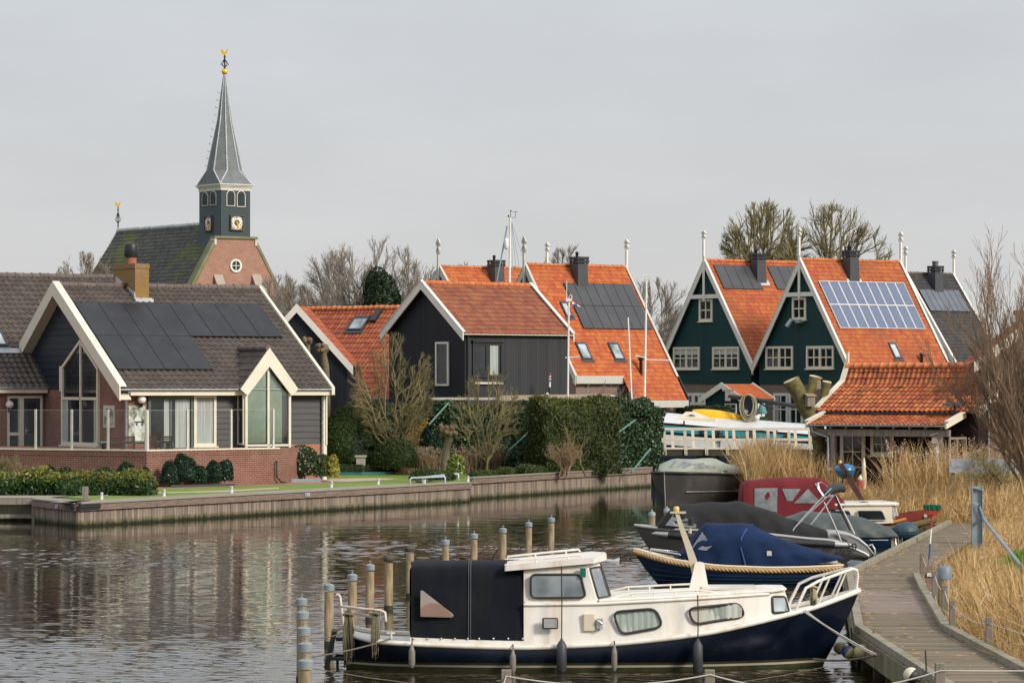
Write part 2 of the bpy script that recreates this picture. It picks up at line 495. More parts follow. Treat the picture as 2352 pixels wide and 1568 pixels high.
BARK=plain('bark',(0.15,0.12,0.08),0.9,0.3,6,dirt=(0.11,0.11,0.035),dirt_amt=0.6)
BARK_GREEN=plain('mossy_bark',(0.135,0.115,0.04),0.9,0.45,5,dirt=(0.05,0.047,0.022),dirt_amt=0.8,dirt_scale=4,bmp=.9,bscale=14)
TWIG_BROWN=plain('twig_brown',(0.23,0.185,0.14),0.9,0.25,0.6)
TWIG_GREY=plain('twig_grey',(0.25,0.22,0.185),0.9,0.25,0.5)
TWIG_OLIVE=plain('twig_olive',(0.20,0.168,0.078),0.9,0.3,0.8)
# ------------------------------------------------------------------ water
m,nt,b=new_mat('canal_water')
o_=objc(nt)
b.inputs['Base Color'].default_value=(0.028,0.021,0.010,1)
setp(b,0.035,0.5)
b.inputs['IOR'].default_value=1.333
WATER=m
def water_sheet():
# wind ripples as a true height field where it can be seen, calm under the far bank
 x0,x1=-34.0,16.0
 ys=[38.0]
 while ys[-1]<185:ys.append(ys[-1]+0.05*(ys[-1]/60.0)**1.0)
 ys=np.array(ys)
 nx=380
 yy,tt=np.meshgrid(ys,np.linspace(0,1,nx),indexing='ij')
 half=0.158*yy
 xx=-half+tt*2*half
 rng=np.random.default_rng(5)
 h=np.zeros_like(xx);
 for i in range(64):
  lam=0.17*(1.027**i)if i<48 else rng.uniform(1.3,3.0)
  th=rng.normal(1.42,0.50)
  kx,ky=2*np.pi/lam*np.cos(th),2*np.pi/lam*np.sin(th)
  ph=rng.uniform(0,6.28)
  h+=(0.0019*lam if i<48 else 0.0007*lam)*np.sin(kx*xx+ky*yy+ph+1.1*np.sin(0.43*xx+0.23*yy+ph)+.6*np.sin(1.3*xx-.37*yy+2*ph))
  # calm towards the far bank, gusts elsewhere
 w_=1.6*np.sin(.35*xx)+1.2*np.sin(.21*xx+.3*yy)
 S=lambda v,a,b_:np.clip((v-a)/(b_-a),0,1)
 lee=S(yy+w_-.28*xx,124,108)
 pool=S(yy+w_,62,71)*S(yy+w_,101,94)*S(xx+.5*w_,1.5,-2.5)
 amp=(.16+.95*lee)*(1-.66*pool)*(.9+.2*np.sin(.5*xx+.2*yy))
 h*=amp
 n0,n1=xx.shape
 co=np.stack([xx,yy,h],-1).reshape(-1,3)
 idx=np.arange(n0*n1).reshape(n0,n1)
 q=np.stack([idx[:-1,:-1],idx[:-1,1:],idx[1:,1:],idx[1:,:-1]],-1).reshape(-1,4)
 me=bpy.data.meshes.new('water')
 me.vertices.add(len(co));me.loops.add(q.size);me.polygons.add(len(q))
 me.vertices.foreach_set('co',co.reshape(-1).astype(np.float32))
 me.loops.foreach_set('vertex_index',q.reshape(-1).astype(np.int32))
 me.polygons.foreach_set('loop_start',np.arange(0,q.size,4,dtype=np.int32))
 me.polygons.foreach_set('use_smooth',np.ones(len(q),bool))
 me.materials.append(WATER)
 me.update(calc_edges=True)
 o=bpy.data.objects.new('water',me);COL.objects.link(o)
 struct(o)
water_sheet()
mb=MB();mb.add([(-400,-60,-0.06),(400,-60,-0.06),(400,400,-0.06),(-400,400,-0.06)],[(0,1,2,3)])
struct(mb.build('water_beyond',WATER))
# ------------------------------------------------------------------ ground
def flatpoly(name,pts,z,mat,depth=0.0,kind='structure'):
 mb=MB()
 if depth:mb.prism([(p[0],p[1],z)for p in pts][::-1],(0,0,-depth))
 else:mb.add([(p[0],p[1],z)for p in pts],[tuple(range(len(pts)))])
 o=mb.build(name,mat)
 if kind:o['kind']=kind
 return o
GRASSFIELD=plain('field',(0.07,0.09,0.025),0.95,0.3,0.4)
SOIL=plain('soil',(0.07,0.052,0.036),0.95,0.3,2)
LAWN=plain('lawn_turf',(0.15,0.215,0.022),0.9,0.14,0.35,dirt=(0.10,0.18,0.02),dirt_amt=0.7,dirt_scale=0.18,bmp=0.5,bscale=60)
PAVING=plain('sandy_paving',(0.46,0.37,0.28),0.9,0.12,3)
REDPAVE=plain('brick_paving',(0.30,0.17,0.115),0.9,0.2,4)
STRAW=plain('straw_litter',(0.30,0.20,0.085),0.95,0.4,3,bmp=0.6,bscale=12)
Q0=on_z(80,1198);Q1=on_z(179,1210);Q2=on_z(1079,1152);Q2b=on_z(1080,1147);Q3=on_z(1494,1117.5)
QZ=0.86
qdir=(Q2-Q1).normalized();qin=Vector((-qdir.y,qdir.x,0))
Q2r=Q2+qin*1.4
GL=0.80
left_bank=[(-900,Q0 .y+3.2),(Q0 .x-0.6,Q0 .y+3.2),(Q0 .x+0.1,Q0 .y+0.2),(Q1 .x-.15,Q1 .y+.6),tuple((Q1+qin*.5+qdir)[:2])]+[tuple((Q2+qin*.3)[:2]),(Q2b.x-.2,Q2b.y+.2),(Q3 .x-.2,Q3 .y+.15),(Q3 .x+0.2,176),(4.5,178),(4.0,222),(70,222),(900,300),(3000,3000),(-3000,3000)]
flatpoly('ground',left_bank,GL,GRASSFIELD,2.0)
P=lambda px,py:tuple(on_z(px,py,GL+.01)[:2])
flatpoly('lawn',[P(250,1152),P(640,1126),P(1075,1106),P(1120,1096),P(1000,1078),P(880,1078),P(740,1090),P(640,1098),P(350,1122),P(150,1140)],GL+.008,LAWN)
flatpoly('garden_path',[P(345,1133),P(520,1129.5),P(640,1122),P(642,1119),P(520,1126),P(420,1129),P(345,1130)],GL+.016,PAVING)
flatpoly('paved_strip',[P(352,1122),P(640,1113),P(720,1112),P(790,1107),P(770,1101),P(640,1106),P(345,1117)],GL+.012,REDPAVE)
flatpoly('gravel_patch',[P(745,1105.5),P(800,1106),P(880,1102),P(915,1099),P(860,1097.5),P(760,1099)],GL+.016,PAVING)
right_bank=[(7.95,30),(7.95,62),(8.95,74),(9.5,80.5),(15.0,111),(15.2,117),(12.0,124),(9.6,133),(9.3,141),(9.9,150),(10.0,166),(13,175),(70,176),(300,160),(300,30)]
flatpoly('reed_bank',right_bank,0.28,STRAW,1.2)
# ------------------------------------------------------------------ quays
def quay(name,label,pts,zt,deckw,inward):
 """Plank-faced quay along pts (water line, left to right), capped with a boarded deck."""
 o=thing(name,label,'quay',(pts[0].x,pts[0].y,0))
 L=[p-pts[0]for p in pts]
 face,beam,deck=MB(),MB(),MB()
 for a,c in zip(L[:-1],L[1:]):
  d=(c-a);ln=d.length;d.normalize();n=Vector((d.y,-d.x,0))
  nb=max(1,int(ln/0.19))
  for i in range(nb):
   t0,t1=ln*i/nb,ln*(i+1)/nb
   off=RNG.uniform(0,0.018)
   face.obox(a,d,(0,0,1),n,t0,t1-.004,-0.5,zt-0.05,-.06,off)
  x=0.0
  while x<ln:
   x2=min(ln,x+RNG.uniform(3.4,4.4))
   beam.obox(a,d,(0,0,1),n,x+.004,x2-.004,zt-0.29,zt-0.075,0.02,0.105+RNG.uniform(0,.01))
   x=x2
  x=0.3
  while x<ln:
   beam.lathe([(0.022,0),(0.022,0.012),(0.012,0.02)],a+d*x+n*0.115+Vector((0,0,zt-.17)),8,1,M=n.to_track_quat('Z','Y').to_matrix())
   x+=0.62
  iv=inward
  deck.add([a+n*.14+Vector((0,0,zt)),c+n*.14+Vector((0,0,zt)),c+iv*deckw+Vector((0,0,zt)),a+iv*deckw+Vector((0,0,zt))],[(0,1,2,3)],uvs=[[(0,0),(ln,0),(ln,deckw),(0,deckw)]])
  deck.add([a+n*.14+Vector((0,0,zt-.05)),c+n*.14+Vector((0,0,zt-.05)),c+n*.14+Vector((0,0,zt)),a+n*.14+Vector((0,0,zt))],[(0,1,2,3)])
  deck.add([c+n*.14+Vector((0,0,zt-.05)),c+iv*deckw+Vector((0,0,zt-.05)),c+iv*deckw+Vector((0,0,zt)),c+n*.14+Vector((0,0,zt))],[(0,1,2,3)])
 face.build('planking',QUAYWOOD,o);beam.build('waling_beam',[BEAMWOOD,ZINC],o);deck.build('deck',DECKWOOD,o);
 return o
quay('timber_quay','long plank faced timber quay in front of the lawn with steel bollards on it',[Q1,Q2,Q2+qin*1.4],QZ,1.25,qin)
qd3=(Q3-Q2b).normalized();qin3=Vector((-qd3 .y,qd3 .x,0))
quay('timber_quay','plank faced timber quay below the ivy wall, running on to the grey boat',[Q2b,Q3,Q3+qin3*6],QZ+0.12,0.3,qin3)
dl=(Q1-Q0).normalized()
quay('timber_quay','short end of plank quay with a mesh gate beside it',[Q0,Q1],QZ,1.7,Vector((0.1,1,0)))
# recessed mesh gate left of the quay end
t=thing('mesh_gate','green wire mesh panel hung between timber rails at the quay end','gate',(Q0 .x,Q0 .y+.45,0))
f=MB();f.box(-3.2,0,0.62,0,.12,.84);f.box(-3.2,0,.12,0,.1,.26);f.box(-0.12,-.45,-.3,0.02,.12,.72);f.build('rail',GREYWOOD,t)
w=MB()
for i in range(46):w.box(-3.1+i*.065,.03,.24,-3.1+i*.065+.006,.036,.64)
for i in range(8):w.box(-3.15,.028,.28+i*.05,-.12,.034,.286+i*.05)
w.build('wire_mesh',plain('green_wire',(0.10,0.12,0.07),0.6),t)
k=MB();k.box(-3.2,.5,-.4,0,.6,.8);k.build('backing_planks',QUAYWOOD,t)
# quay deck extension behind the gate
flatpoly('quay_path',[(Q0 .x-40,Q0 .y+.6),(Q0 .x+.2,Q0 .y+.5),(Q0 .x+.8,Q0 .y+3.6),(Q0 .x-40,Q0 .y+3.7)],QZ-.004,DECKWOOD)
BOLL=[(226,1146),(556,1132.5),(863,1116),(1036,1112.5),(455,0),(455,0)]
def bollard(px,py,label):
 p=on_z(px,py,QZ)
 t=thing('bollard',label,'bollard',p,group='bollards along the timber quay')
 mb=MB();mb.lathe([(.075,0),(.075,.01),(.055,.012),(.055,.21),(.06,.215),(.06,.25),(.05,.258)],n=14);mb.build('post',GREYWHITE,t)
 mb=MB();mb.tube([(-.13,0,.14),(.13,0,.14)],.014,8);mb.build('pin',ZINC,t)
bollard(233.5,1146.5,'white steel bollard at the quay corner by the hedge')
bollard(377,1139.5,'white steel bollard just right of the laurel hedge end')
bollard(532,1131.5,'white steel bollard on the quay below the brick terrace corner')
bollard(761.5,1119.5,'white steel bollard on the quay between the terrace and the pipe barrier')
bollard(869,1112.5,'white steel bollard on the quay below the low box hedge')
bollard(975,1110,'white steel bollard in front of the pipe barrier')
bollard(1075,1106,'white steel bollard at the stepped end of the long quay')
p=on_z(196,1150,QZ)
t=thing('mooring_stake','square wooden stake standing on the quay beside a steel bollard','post',p)
mb=MB();mb.box(-.1,-.1,0,.1,.1,.52);mb.build('post',GREYWOOD,t);mb=MB();mb.box(-.16,-.14,0,.16,.14,.035);mb.build('foot_plate',BEAMWOOD,t)
# low pipe barrier at the end of the quay
a,c2,d3=on_z(942,1112,QZ),on_z(1022,1108,QZ),on_z(1052,1103.5,QZ)
t=thing('pipe_barrier','low pale pipe rail bent down at both ends on the quay','rail',a)
c2-=a;d3-=a
mb=MB()
mb.tube([(0,0,0),(0,0,.22),(.05,.02,.27),c2+Vector((-.05,0,.27)),c2+Vector((0,0,.22)),c2],.045,10)
mb.build('near_rail',ZINC,t)
mb=MB();q=Vector((.5,1.1,0))
mb.tube([q,q+Vector((0,0,.22)),q+Vector((.05,0,.27)),d3+Vector((-.05,0.6,.3)),d3+Vector((0,.6,.25)),d3+Vector((0,.6,0))],.045,10)
mb.build('far_rail',ZINC,t)
# quay signs with two lines of white lettering
def text_mesh(body,size,mat,parent,name='lettering',M=None,extrude=0.004,align='CENTER'):
 cu=bpy.data.curves.new(name,'FONT');cu.body=body;cu.size=size;cu.align_x=align;cu.align_y='CENTER';cu.extrude=extrude
 tmp=bpy.data.objects.new(name,cu);COL.objects.link(tmp)
 me=bpy.data.meshes.new_from_object(tmp.evaluated_get(bpy.context.evaluated_depsgraph_get()))
 bpy.data.objects.remove(tmp);me.materials.clear();me.materials.append(mat)
 o=bpy.data.objects.new(name,me);COL.objects.link(o);o.parent=parent
 if M is not None:o.matrix_local=M
 return o
SIGNBLUE=plain('enamel_blue',(0.03,0.07,0.22),0.3)
def quay_sign(px,py,a,c,label):
 d=(c-a).normalized();n=Vector((d.y,-d.x,0))
 fr=Frame(a,math.degrees(math.atan2(d.y,d.x)))
 p=fr.on(px,py,1,-0.135)
 t=thing('quay_sign',label,'sign',fr.M@p,math.degrees(fr.a),group='blue name plates on the quay')
 mb=MB();mb.box(-.2,-.012,-.075,.2,0,.075);mb.build('plate',WHITE,t,bevel=.01)
 mb=MB();mb.box(-.185,-.016,-.06,.185,-.0121,.06);mb.build('enamel',SIGNBLUE,t)
 mb=MB()
 for zc,widths in((.024,(.05,.03,.06,.04,.05)),(-.026,(.035,.06,.03,.05,.06))):
  x=-.135
  for w_ in widths:
   mb.box(x,-.019,zc-.014,x+w_,-.0162,zc+.014);x+=w_+.012
 mb.build('lettering',WHITE,t)
quay_sign(130,1163,Q0,Q1,'small blue plate with white letters near the black corner fender')
quay_sign(707,1136,Q1,Q2,'small blue plate with white letters halfway along the timber quay')
fr=Frame(Q1,0)
t=thing('corner_fender','ribbed black rubber fender wrapped round the quay corner','fender',(Q1 .x,Q1 .y,0))
mb=MB()
d=(Q0-Q1).normalized()
for dd,ln,nn in((d,.5,Vector((-d.y,d.x,0))),(qdir,1.2,Vector((qdir.y,-qdir.x,0)))):
 for i in range(3):
  mb.obox(Vector((0,0,.62)),dd,(0,0,1),nn,-.1,ln,.0+i*.07,.062+i*.07,.11,.19-abs(i-1)*.03)
mb.build('rubber',RUBBER,t)
# ------------------------------------------------------------------ building helpers
def crop(ox,oy,s):
 """Survey sheet with its own corner and scale, to plan pixels."""
 return lambda x,y:((ox+x/s)*.57422,(oy+y/s)*.57422)
SA,SB=crop(0,900,1.96),crop(1100,900,1.96)
SC,SD=crop(2200,900,2.352),crop(3096,900,2.352)
SE,SF,SG,SH=crop(0,1500,1.96),crop(1200,1500,1.68),crop(2500,1500,1.96),crop(3300,1500,2.613)
SI,SJ,SK=crop(1100,2050,1.96),crop(2200,2050,1.809),crop(3296,2050,2.3025)
SL,ST,SQ=crop(300,150,1.568),crop(700,700,5.2265),crop(2620,1560,3.36)
class Slope:
 """A roof plane: o on the eave, eu along the eave, ev up the slope."""
 def __init__(s,o,eu,ev):
  s.o,s.eu,s.ev=Vector(o),Vector(eu).normalized(),Vector(ev).normalized()
  s.n=s.eu.cross(s.ev)
 def p(s,u,v,d=0.0):return s.o+s.eu*u+s.ev*v+s.n*d
 def at(s,fr,px,py):
  q=fr.plane(px,py,s.o,s.n)-s.o
  return q.dot(s.eu),q.dot(s.ev)
 def box(s,mb,u0,u1,v0,v1,d0,d1,mi=0):
  P=s.p
  return mb.hexa([P(u0,v0,d0),P(u1,v0,d0),P(u1,v1,d0),P(u0,v1,d0),P(u0,v0,d1),P(u1,v0,d1),P(u1,v1,d1),P(u0,v1,d1)],mi)
def tile_roof(name,sl,L,S,mat,parent,tw=.25,th=.34,amp=.028,lap=.03,clip=None,ns=5,flat=False):
 nc,nr=max(1,round(L/tw)),max(1,round(S/th))
 tw,th=L/nc,S/nr
 prof=[0.0,.75,1.0,.35,-.55,-.6,-.35]if not flat else[0,.1,.1,.1,.1,.1,0]
 ts=np.linspace(0,1,ns+1)[:-1]
 hs=np.interp(ts,np.linspace(0,1,7),prof)*amp
 us=np.concatenate([(i+ts)*tw for i in range(nc)]+[[L]])
 hh=np.concatenate([hs]*nc+[[hs[0]]])
 eu,ev,n,o=(np.array(x)for x in(sl.eu,sl.ev,sl.n,sl.o))
 vs,fs,uvs=[],[],[]
 m=len(us)
 rng=np.random.default_rng(nc*31+nr)
 for r in range(nr):
  v0,v1=r*th-.012,(r+1)*th
  jit=np.repeat(rng.uniform(-.006,.006,nc),ns);jit=np.append(jit,jit[-1])
  base=len(vs)
  a=o+us[:,None]*eu+v0*ev+(hh+lap+.0+jit)[:,None]*n
  c=o+us[:,None]*eu+v1*ev+(hh+jit)[:,None]*n
  l=o+us[:,None]*eu+v0*ev+(hh-.005)[:,None]*n
  vs.extend(a.tolist());vs.extend(c.tolist());vs.extend(l.tolist())
  for k in range(m-1):
   uc=(us[k]+us[k+1])/2
   if clip and not clip(uc,(v0+v1)/2):continue
   ua,ub=us[k]/tw,us[k+1]/tw
   fl=math.floor(uc/tw)
   ua,ub=min(max(ua,fl+.01),fl+.99),min(max(ub,fl+.01),fl+.99)
   fs.append((base+k,base+k+1,base+m+k+1,base+m+k));uvs.append([(ua,r+.02),(ub,r+.02),(ub,r+.98),(ua,r+.98)])
   fs.append((base+2*m+k,base+2*m+k+1,base+k+1,base+k));uvs.append([(ua,r+.02),(ub,r+.02),(ub,r+.03),(ua,r+.03)])
 mb=MB();mb.add(vs,fs,0,False,uvs)
 return mb.build(name,mat,parent)
def ridge_tiles(name,p,q,mat,parent,r=.13,ln=.40):
 p,q=Vector(p),Vector(q);d=q-p;n=max(1,round(d.length/ln));d/=n
 mb=MB();rng=random.Random(n)
 for i in range(n):
  a,b_=p+d*i,p+d*(i+1)
  j=Vector((0,0,rng.uniform(-.012,.012)))
  mb.tube([a+j,a+d*.12+j,a+d*.13+j,b_+j],[r*1.16,r*1.14,r,r*.98],10)
 return mb.build(name,mat,parent)
def rake(mb,ax,az,ex,ez,w,y0,y1,cap=None):
 """Barge board from the apex to an eave on a gable plane, w deep (vertical), between y0 and y1."""
 pts=[(ax,y0,az),(ex,y0,ez),(ex,y0,ez-w),(ax,y0,az-w)]
 if ex<ax:pts=pts[::-1]
 mb.prism(pts,(0,y1-y0,0))
def wall_plane(axis,v,sign=1):
 """(origin, ex, ez, n) of a wall plane in local axes: axis 'y' faces -y, axis 'x' faces +x."""
 if axis=='y':return Vector((0,v,0)),Vector((1,0,0)),Vector((0,0,1)),Vector((0,-1,0))
 if axis=='xn':return Vector((v,0,0)),Vector((0,-1,0)),Vector((0,0,1)),Vector((-1,0,0))
 return Vector((v,0,0)),Vector((0,1,0)),Vector((0,0,1)),Vector((1,0,0))
def window(parent,wp,a0,a1,b0,b1,cols=1,rows=1,fmat=None,gmat=None,fw=.07,mw=.035,depth=.07,sill=False,mid=0,name='window',blind=None,curtain=None):
 """Framed window on a wall plane with glazing bars and a pane; returns the frame object."""
 fmat,gmat=fmat or WHITE,gmat or GLASS
 f=MB()
 B=lambda x0,x1,z0,z1,d0,d1:f.obox(*wp,x0,x1,z0,z1,d0,d1)
 B(a0,a0+fw,b0,b1,0,depth);B(a1-fw,a1,b0,b1,0,depth)
 B(a0+fw,a1-fw,b1-fw,b1,0,depth);B(a0+fw,a1-fw,b0,b0+fw,0,depth)
 for i in range(1,cols):
  x=lerp(a0+fw,a1-fw,i/cols);w_=mw*(2.6 if mid and i*2==cols else 1)
  B(x-w_/2,x+w_/2,b0+fw,b1-fw,.008,depth-.012)
 for j in range(1,rows):
  z=lerp(b0+fw,b1-fw,j/rows)
  B(a0+fw,a1-fw,z-mw/2,z+mw/2,.01,depth-.018)
 if sill:B(a0-.06,a1+.06,b0-.07,b0-.003,0,depth+.09)
 fo=f.build(name,fmat,parent)
 g=MB();g.obox(*wp,a0+fw-.003,a1-fw+.003,b0+fw-.003,b1-fw+.003,.003,.022);g.build('pane',gmat,fo)
 if blind:
  c=MB();c.obox(*wp,a0+fw,a1-fw,lerp(b0,b1,1-blind),b1-fw,.0225,.026);c.build('blind',BLIND,fo)
 if curtain:
  for(t0,t1)in curtain:
   c=MB();x0,x1=lerp(a0+fw,a1-fw,t0),lerp(a0+fw,a1-fw,t1);n=max(3,int((x1-x0)/.07))
   o,ex,ez,nn=wp
   secs=[[o+ex*lerp(x0,x1,i/n)+ez*z+nn*(.026+.012*(i%2))for z in(b0+fw,b1-fw)]for i in range(n+1)]
   c.loft(secs,smooth=False);c.build('curtain',CURTAIN,fo)
 return fo
BLIND=plain('window_blind',(0.52,0.53,0.50),0.8)
CURTAIN=plain('net_curtain',(0.36,0.39,0.36),0.85,0.2,2,stretch=(6,6,.3))
CURTAIN_GREEN=plain('green_blind',(0.44,0.53,0.40),0.6,0.10,2)
def px_rect(fr,axis,v,c0,c1):
 """Two opposite corners in plan pixels on a local plane -> a0, a1, b0, b1."""
 p,q=fr.on(*c0,axis,v),fr.on(*c1,axis,v)
 k=0 if axis==1 else 1
 return min(p[k],q[k]),max(p[k],q[k]),min(p.z,q.z),max(p.z,q.z)
def solar_array(parent,sl,fr,tl,bl,tr,cols,rows,mat=None,edge=None,cells=None,gap=.02):
 u0,v1=sl.at(fr,*tl);_,v0=sl.at(fr,*bl);u1,_=sl.at(fr,*tr)
 if u0>u1:u0,u1=u1,u0
 du,dv=(u1-u0)/cols,(v1-v0)/(rows if isinstance(rows,int)else len(rows))
 counts=[cols]*rows if isinstance(rows,int)else rows
 for r,cn_ in enumerate(counts):
  for c in range(cn_):
   mb=MB();a0,a1=u0+c*du+gap/2,u0+(c+1)*du-gap/2;t1=v1-r*dv-gap/2;t0=v1-(r+1)*dv+gap/2
   sl.box(mb,a0,a1,t0,t1,.07,.115,1)
   P=sl.p;e=.035 if cells else.018
   mb.add([P(a0+e,t0+e,.1162),P(a1-e,t0+e,.1162),P(a1-e,t1-e,.1162),P(a0+e,t1-e,.1162)],[(0,1,2,3)],0,uvs=[[(0,0),(1,0),(1,1),(0,1)]])
   mb.build('solar_panel',[mat or PANEL,edge or PANEL_EDGE],parent)
 rail=MB()
 for r in range(len(counts)):
  for k in(.25,.75):
   t=v1-(r+k)*dv
   sl.box(rail,u0-.06,u0+counts[r]*du+.06,t-.02,t+.02,.02,.069)
 rail.build('panel_rail',PANEL_EDGE,parent)
def roof_window(parent,sl,fr,tl,br,glass=None,tilt=.05):
 u0,v1=sl.at(fr,*tl);u1,v0=sl.at(fr,*br)
 if u0>u1:u0,u1=u1,u0
 return roof_window_uv(parent,sl,u0,u1,v0,v1,glass)
def roof_window_uv(parent,sl,u0,u1,v0,v1,glass=None):
 f=MB();w=.09
 for a in((u0,u0+w,v0,v1),(u1-w,u1,v0,v1),(u0+w,u1-w,v1-.16,v1),(u0+w,u1-w,v0,v0+w)):
  sl.box(f,*a,-.02,.13)
 fo=f.build('roof_window',DARKGREY,parent)
 g=MB();sl.box(g,u0+w,u1-w,v0+w,v1-.16,.02,.10);g.build('pane',glass or GLASS_SKY,fo)
 l=MB();sl.box(l,u0-.12,u1+.12,v0-.22,v0-.005,.05,.075);l.build('flashing',DARKGREY,fo)
 return fo
def roof_chimney(parent,sl,u,v,h,w=.75,cowl='slats',mat=None):
 """Dark boarded chimney standing through a slope at (u, v): tapered shaft, slatted hood and flue."""
 c=sl.p(u,v);c=Vector((c.x,c.y,c.z))
 s=MB();zb,zt=c.z-1.0,c.z+h
 a,b_=w*.5,w*.42
 s.hexa([(c.x-a,c.y-a,zb),(c.x+a,c.y-a,zb),(c.x+a,c.y+a,zb),(c.x-a,c.y+a,zb),(c.x-b_,c.y-b_,zt),(c.x+b_,c.y-b_,zt),(c.x+b_,c.y+b_,zt),(c.x-b_,c.y+b_,zt)])
 so=s.build('chimney',mat or DARKGREY,parent)
 hd=MB()
 for i in range(2):hd.box(c.x-b_*1.2,c.y-b_*1.2,zt+.06+i*.24,c.x+b_*1.2,c.y+b_*1.2,zt+.24+i*.24)
 for sx in(-1,1):
  for sy in(-1,1):hd.box(c.x+sx*b_-.05,c.y+sy*b_-.05,zt-.02,c.x+sx*b_+.05,c.y+sy*b_+.05,zt+.46)
 hd.box(c.x-b_*.7,c.y-b_*.7,zt,c.x+b_*.7,c.y+b_*.7,zt+.4)
 hd.build('chimney_hood',BLACK,so)
 fl=MB();fl.lathe([(.1,0),(.1,.28),(.14,.29),(.14,.34),(.05,.4)],(c.x-.1,c.y-.12,zt+.44),10);fl.build('flue',BLACK,so)
 fs=MB();sl.box(fs,u-w*.75,u+w*.75,v-w*.5-.42,v-w*.45,.05,.08);fs.build('flashing',LEAD,so)
def finial(parent,x,y,z0,h,mat=None):
 """White carved gable spike: post with two lozenge heads."""
 mb=MB();mat=mat or WHITE
 mb.box(x-.085,y-.07,z0,x+.085,y+.07,z0+h*.68)
 zs=z0+h*.68;hh=h*.32
 prof=[(.09,0),(.20,.12),(.23,.26),(.11,.44),(.11,.50),(.26,.66),(.25,.70),(.03,1.0),(0.0,1.0)]
 pts=[(x+r,y-.06,zs+t*hh)for r,t in prof]+[(x-r,y-.06,zs+t*hh)for r,t in prof[::-1]]
 mb.prism(pts[::-1],(0,.12,0))
 o=mb.build('finial',mat,parent)
 k=MB()
 for t in(.33,.66):k.box(x-.05,y-.066,zs+t*hh-.05,x+.05,y-.0605,zs+t*hh+.03)
 k.build('carving',BLACK,o)
 return o
def gable_body(name,xl,xr,el,er,az,y0,y1,mat,parent,z0=0.0,ax=0.0):
 mb=MB()
 pts=[(xl,y0,z0),(xr,y0,z0),(xr,y0,er),(ax,y0,az),(xl,y0,el)]
 mb.prism(pts,(0,y1-y0,0))
 return mb.build(name,mat,parent)
def gutter(name,p,q,mat,parent,r=.075):
 mb=MB();p,q=Vector(p),Vector(q);d=(q-p).normalized();s=d.cross(Vector((0,0,1))).normalized()
 secs=[]
 for e in(p,q):
  secs.append([e+s*(r*math.cos(a))-Vector((0,0,r*math.sin(a)))for a in np.linspace(0,math.pi,7)]+[e+s*((r-.012)*math.cos(a))-Vector((0,0,(r-.012)*math.sin(a)))for a in np.linspace(math.pi,0,7)])
 mb.loft(secs,closed=True,cap=True)
 return mb.build(name,mat,parent)
def clapboards(name,wp,a0,a1,b0,b1,h,mat,parent,top=None,hole=None):
 """Overlapping horizontal boards on a wall plane; top(a) cuts the upper edge."""
 o,ex,ez,n=wp;mb=MB();k=math.ceil((b1-b0)/h)
 for i in range(k):
  z0,z1=b0+i*h,min(b1,b0+(i+1)*h)
  x0,x1=(a0,a1)if top is None else top((z0+z1)/2)
  if x1-x0<.05:continue
  P=lambda a,z,d:o+ex*a+ez*z+n*d
  mb.hexa([P(x0,z0,.045),P(x1,z0,.045),P(x1,z0,0),P(x0,z0,0),P(x0,z1,.012),P(x1,z1,.012),P(x1,z1,0),P(x0,z1,0)])
 return mb.build(name,mat,parent)
def inset_poly(pts,w):
 n=len(pts);out=[]
 for i in range(n):
  p0,p1,p2=Vector(pts[i-1]),Vector(pts[i]),Vector(pts[(i+1)%n])
  d1,d2=(p1-p0).normalized(),(p2-p1).normalized()
  n1,n2=Vector((-d1 .y,d1 .x)),Vector((-d2 .y,d2 .x))
  bis=(n1+n2);bis/=max(.2,bis.dot(n1))
  out.append(p1+bis*w)
 return out
def poly_window(parent,wp,pts,fw,bars,fmat,gmat,depth=.09,name='window'):
 """Window whose outline is a polygon (counter-clockwise a, z); bars are (a0, z0, a1, z1, width)."""
 o,ex,ez,n=wp
 P=lambda a,d:o+ex*a[0]+ez*a[1]+n*d
 inner=inset_poly(pts,fw);f=MB();k=len(pts)
 for i in range(k):
  q=[pts[i],pts[(i+1)%k],inner[(i+1)%k],inner[i]]
  f.prism([P(a,0)for a in q],n*depth)
 for(a0,z0,a1,z1,w)in bars:
  p,q=P((a0,z0),depth/2-.006),P((a1,z1),depth/2-.006)
  f.beam(p,q,w,depth-.02,up=n)
 fo=f.build(name,fmat,parent)
 g=MB();g.prism([P(a,.004)for a in inner],n*.03);g.build('pane',gmat,fo)
 return fo
 # ------------------------------------------------------------------ brown roofed house on the left, with its glazed gable and bay
lf=Frame((at(120,657,156).x,156,0),-60)
T=thing('waterside_house','low house with brown pantiles, black solar panels and a glazed white edged gable','house',lf.o,-60)
az=lf.on(120,656,1,0).z
ev=lf.on(272,893,1,0);xr,er=ev.x,ev.z
Lh=lf.on(600,659,0,0).y
FLOOR=1.9
xw=xr-.55
pitch=(az-er)/xr
SR=Slope((xr,.18,er),(0,1,0),(-xr,0,az-er));SS=math.hypot(xr,az-er);LL=Lh-.36
le=lf.on(44,790,1,0)
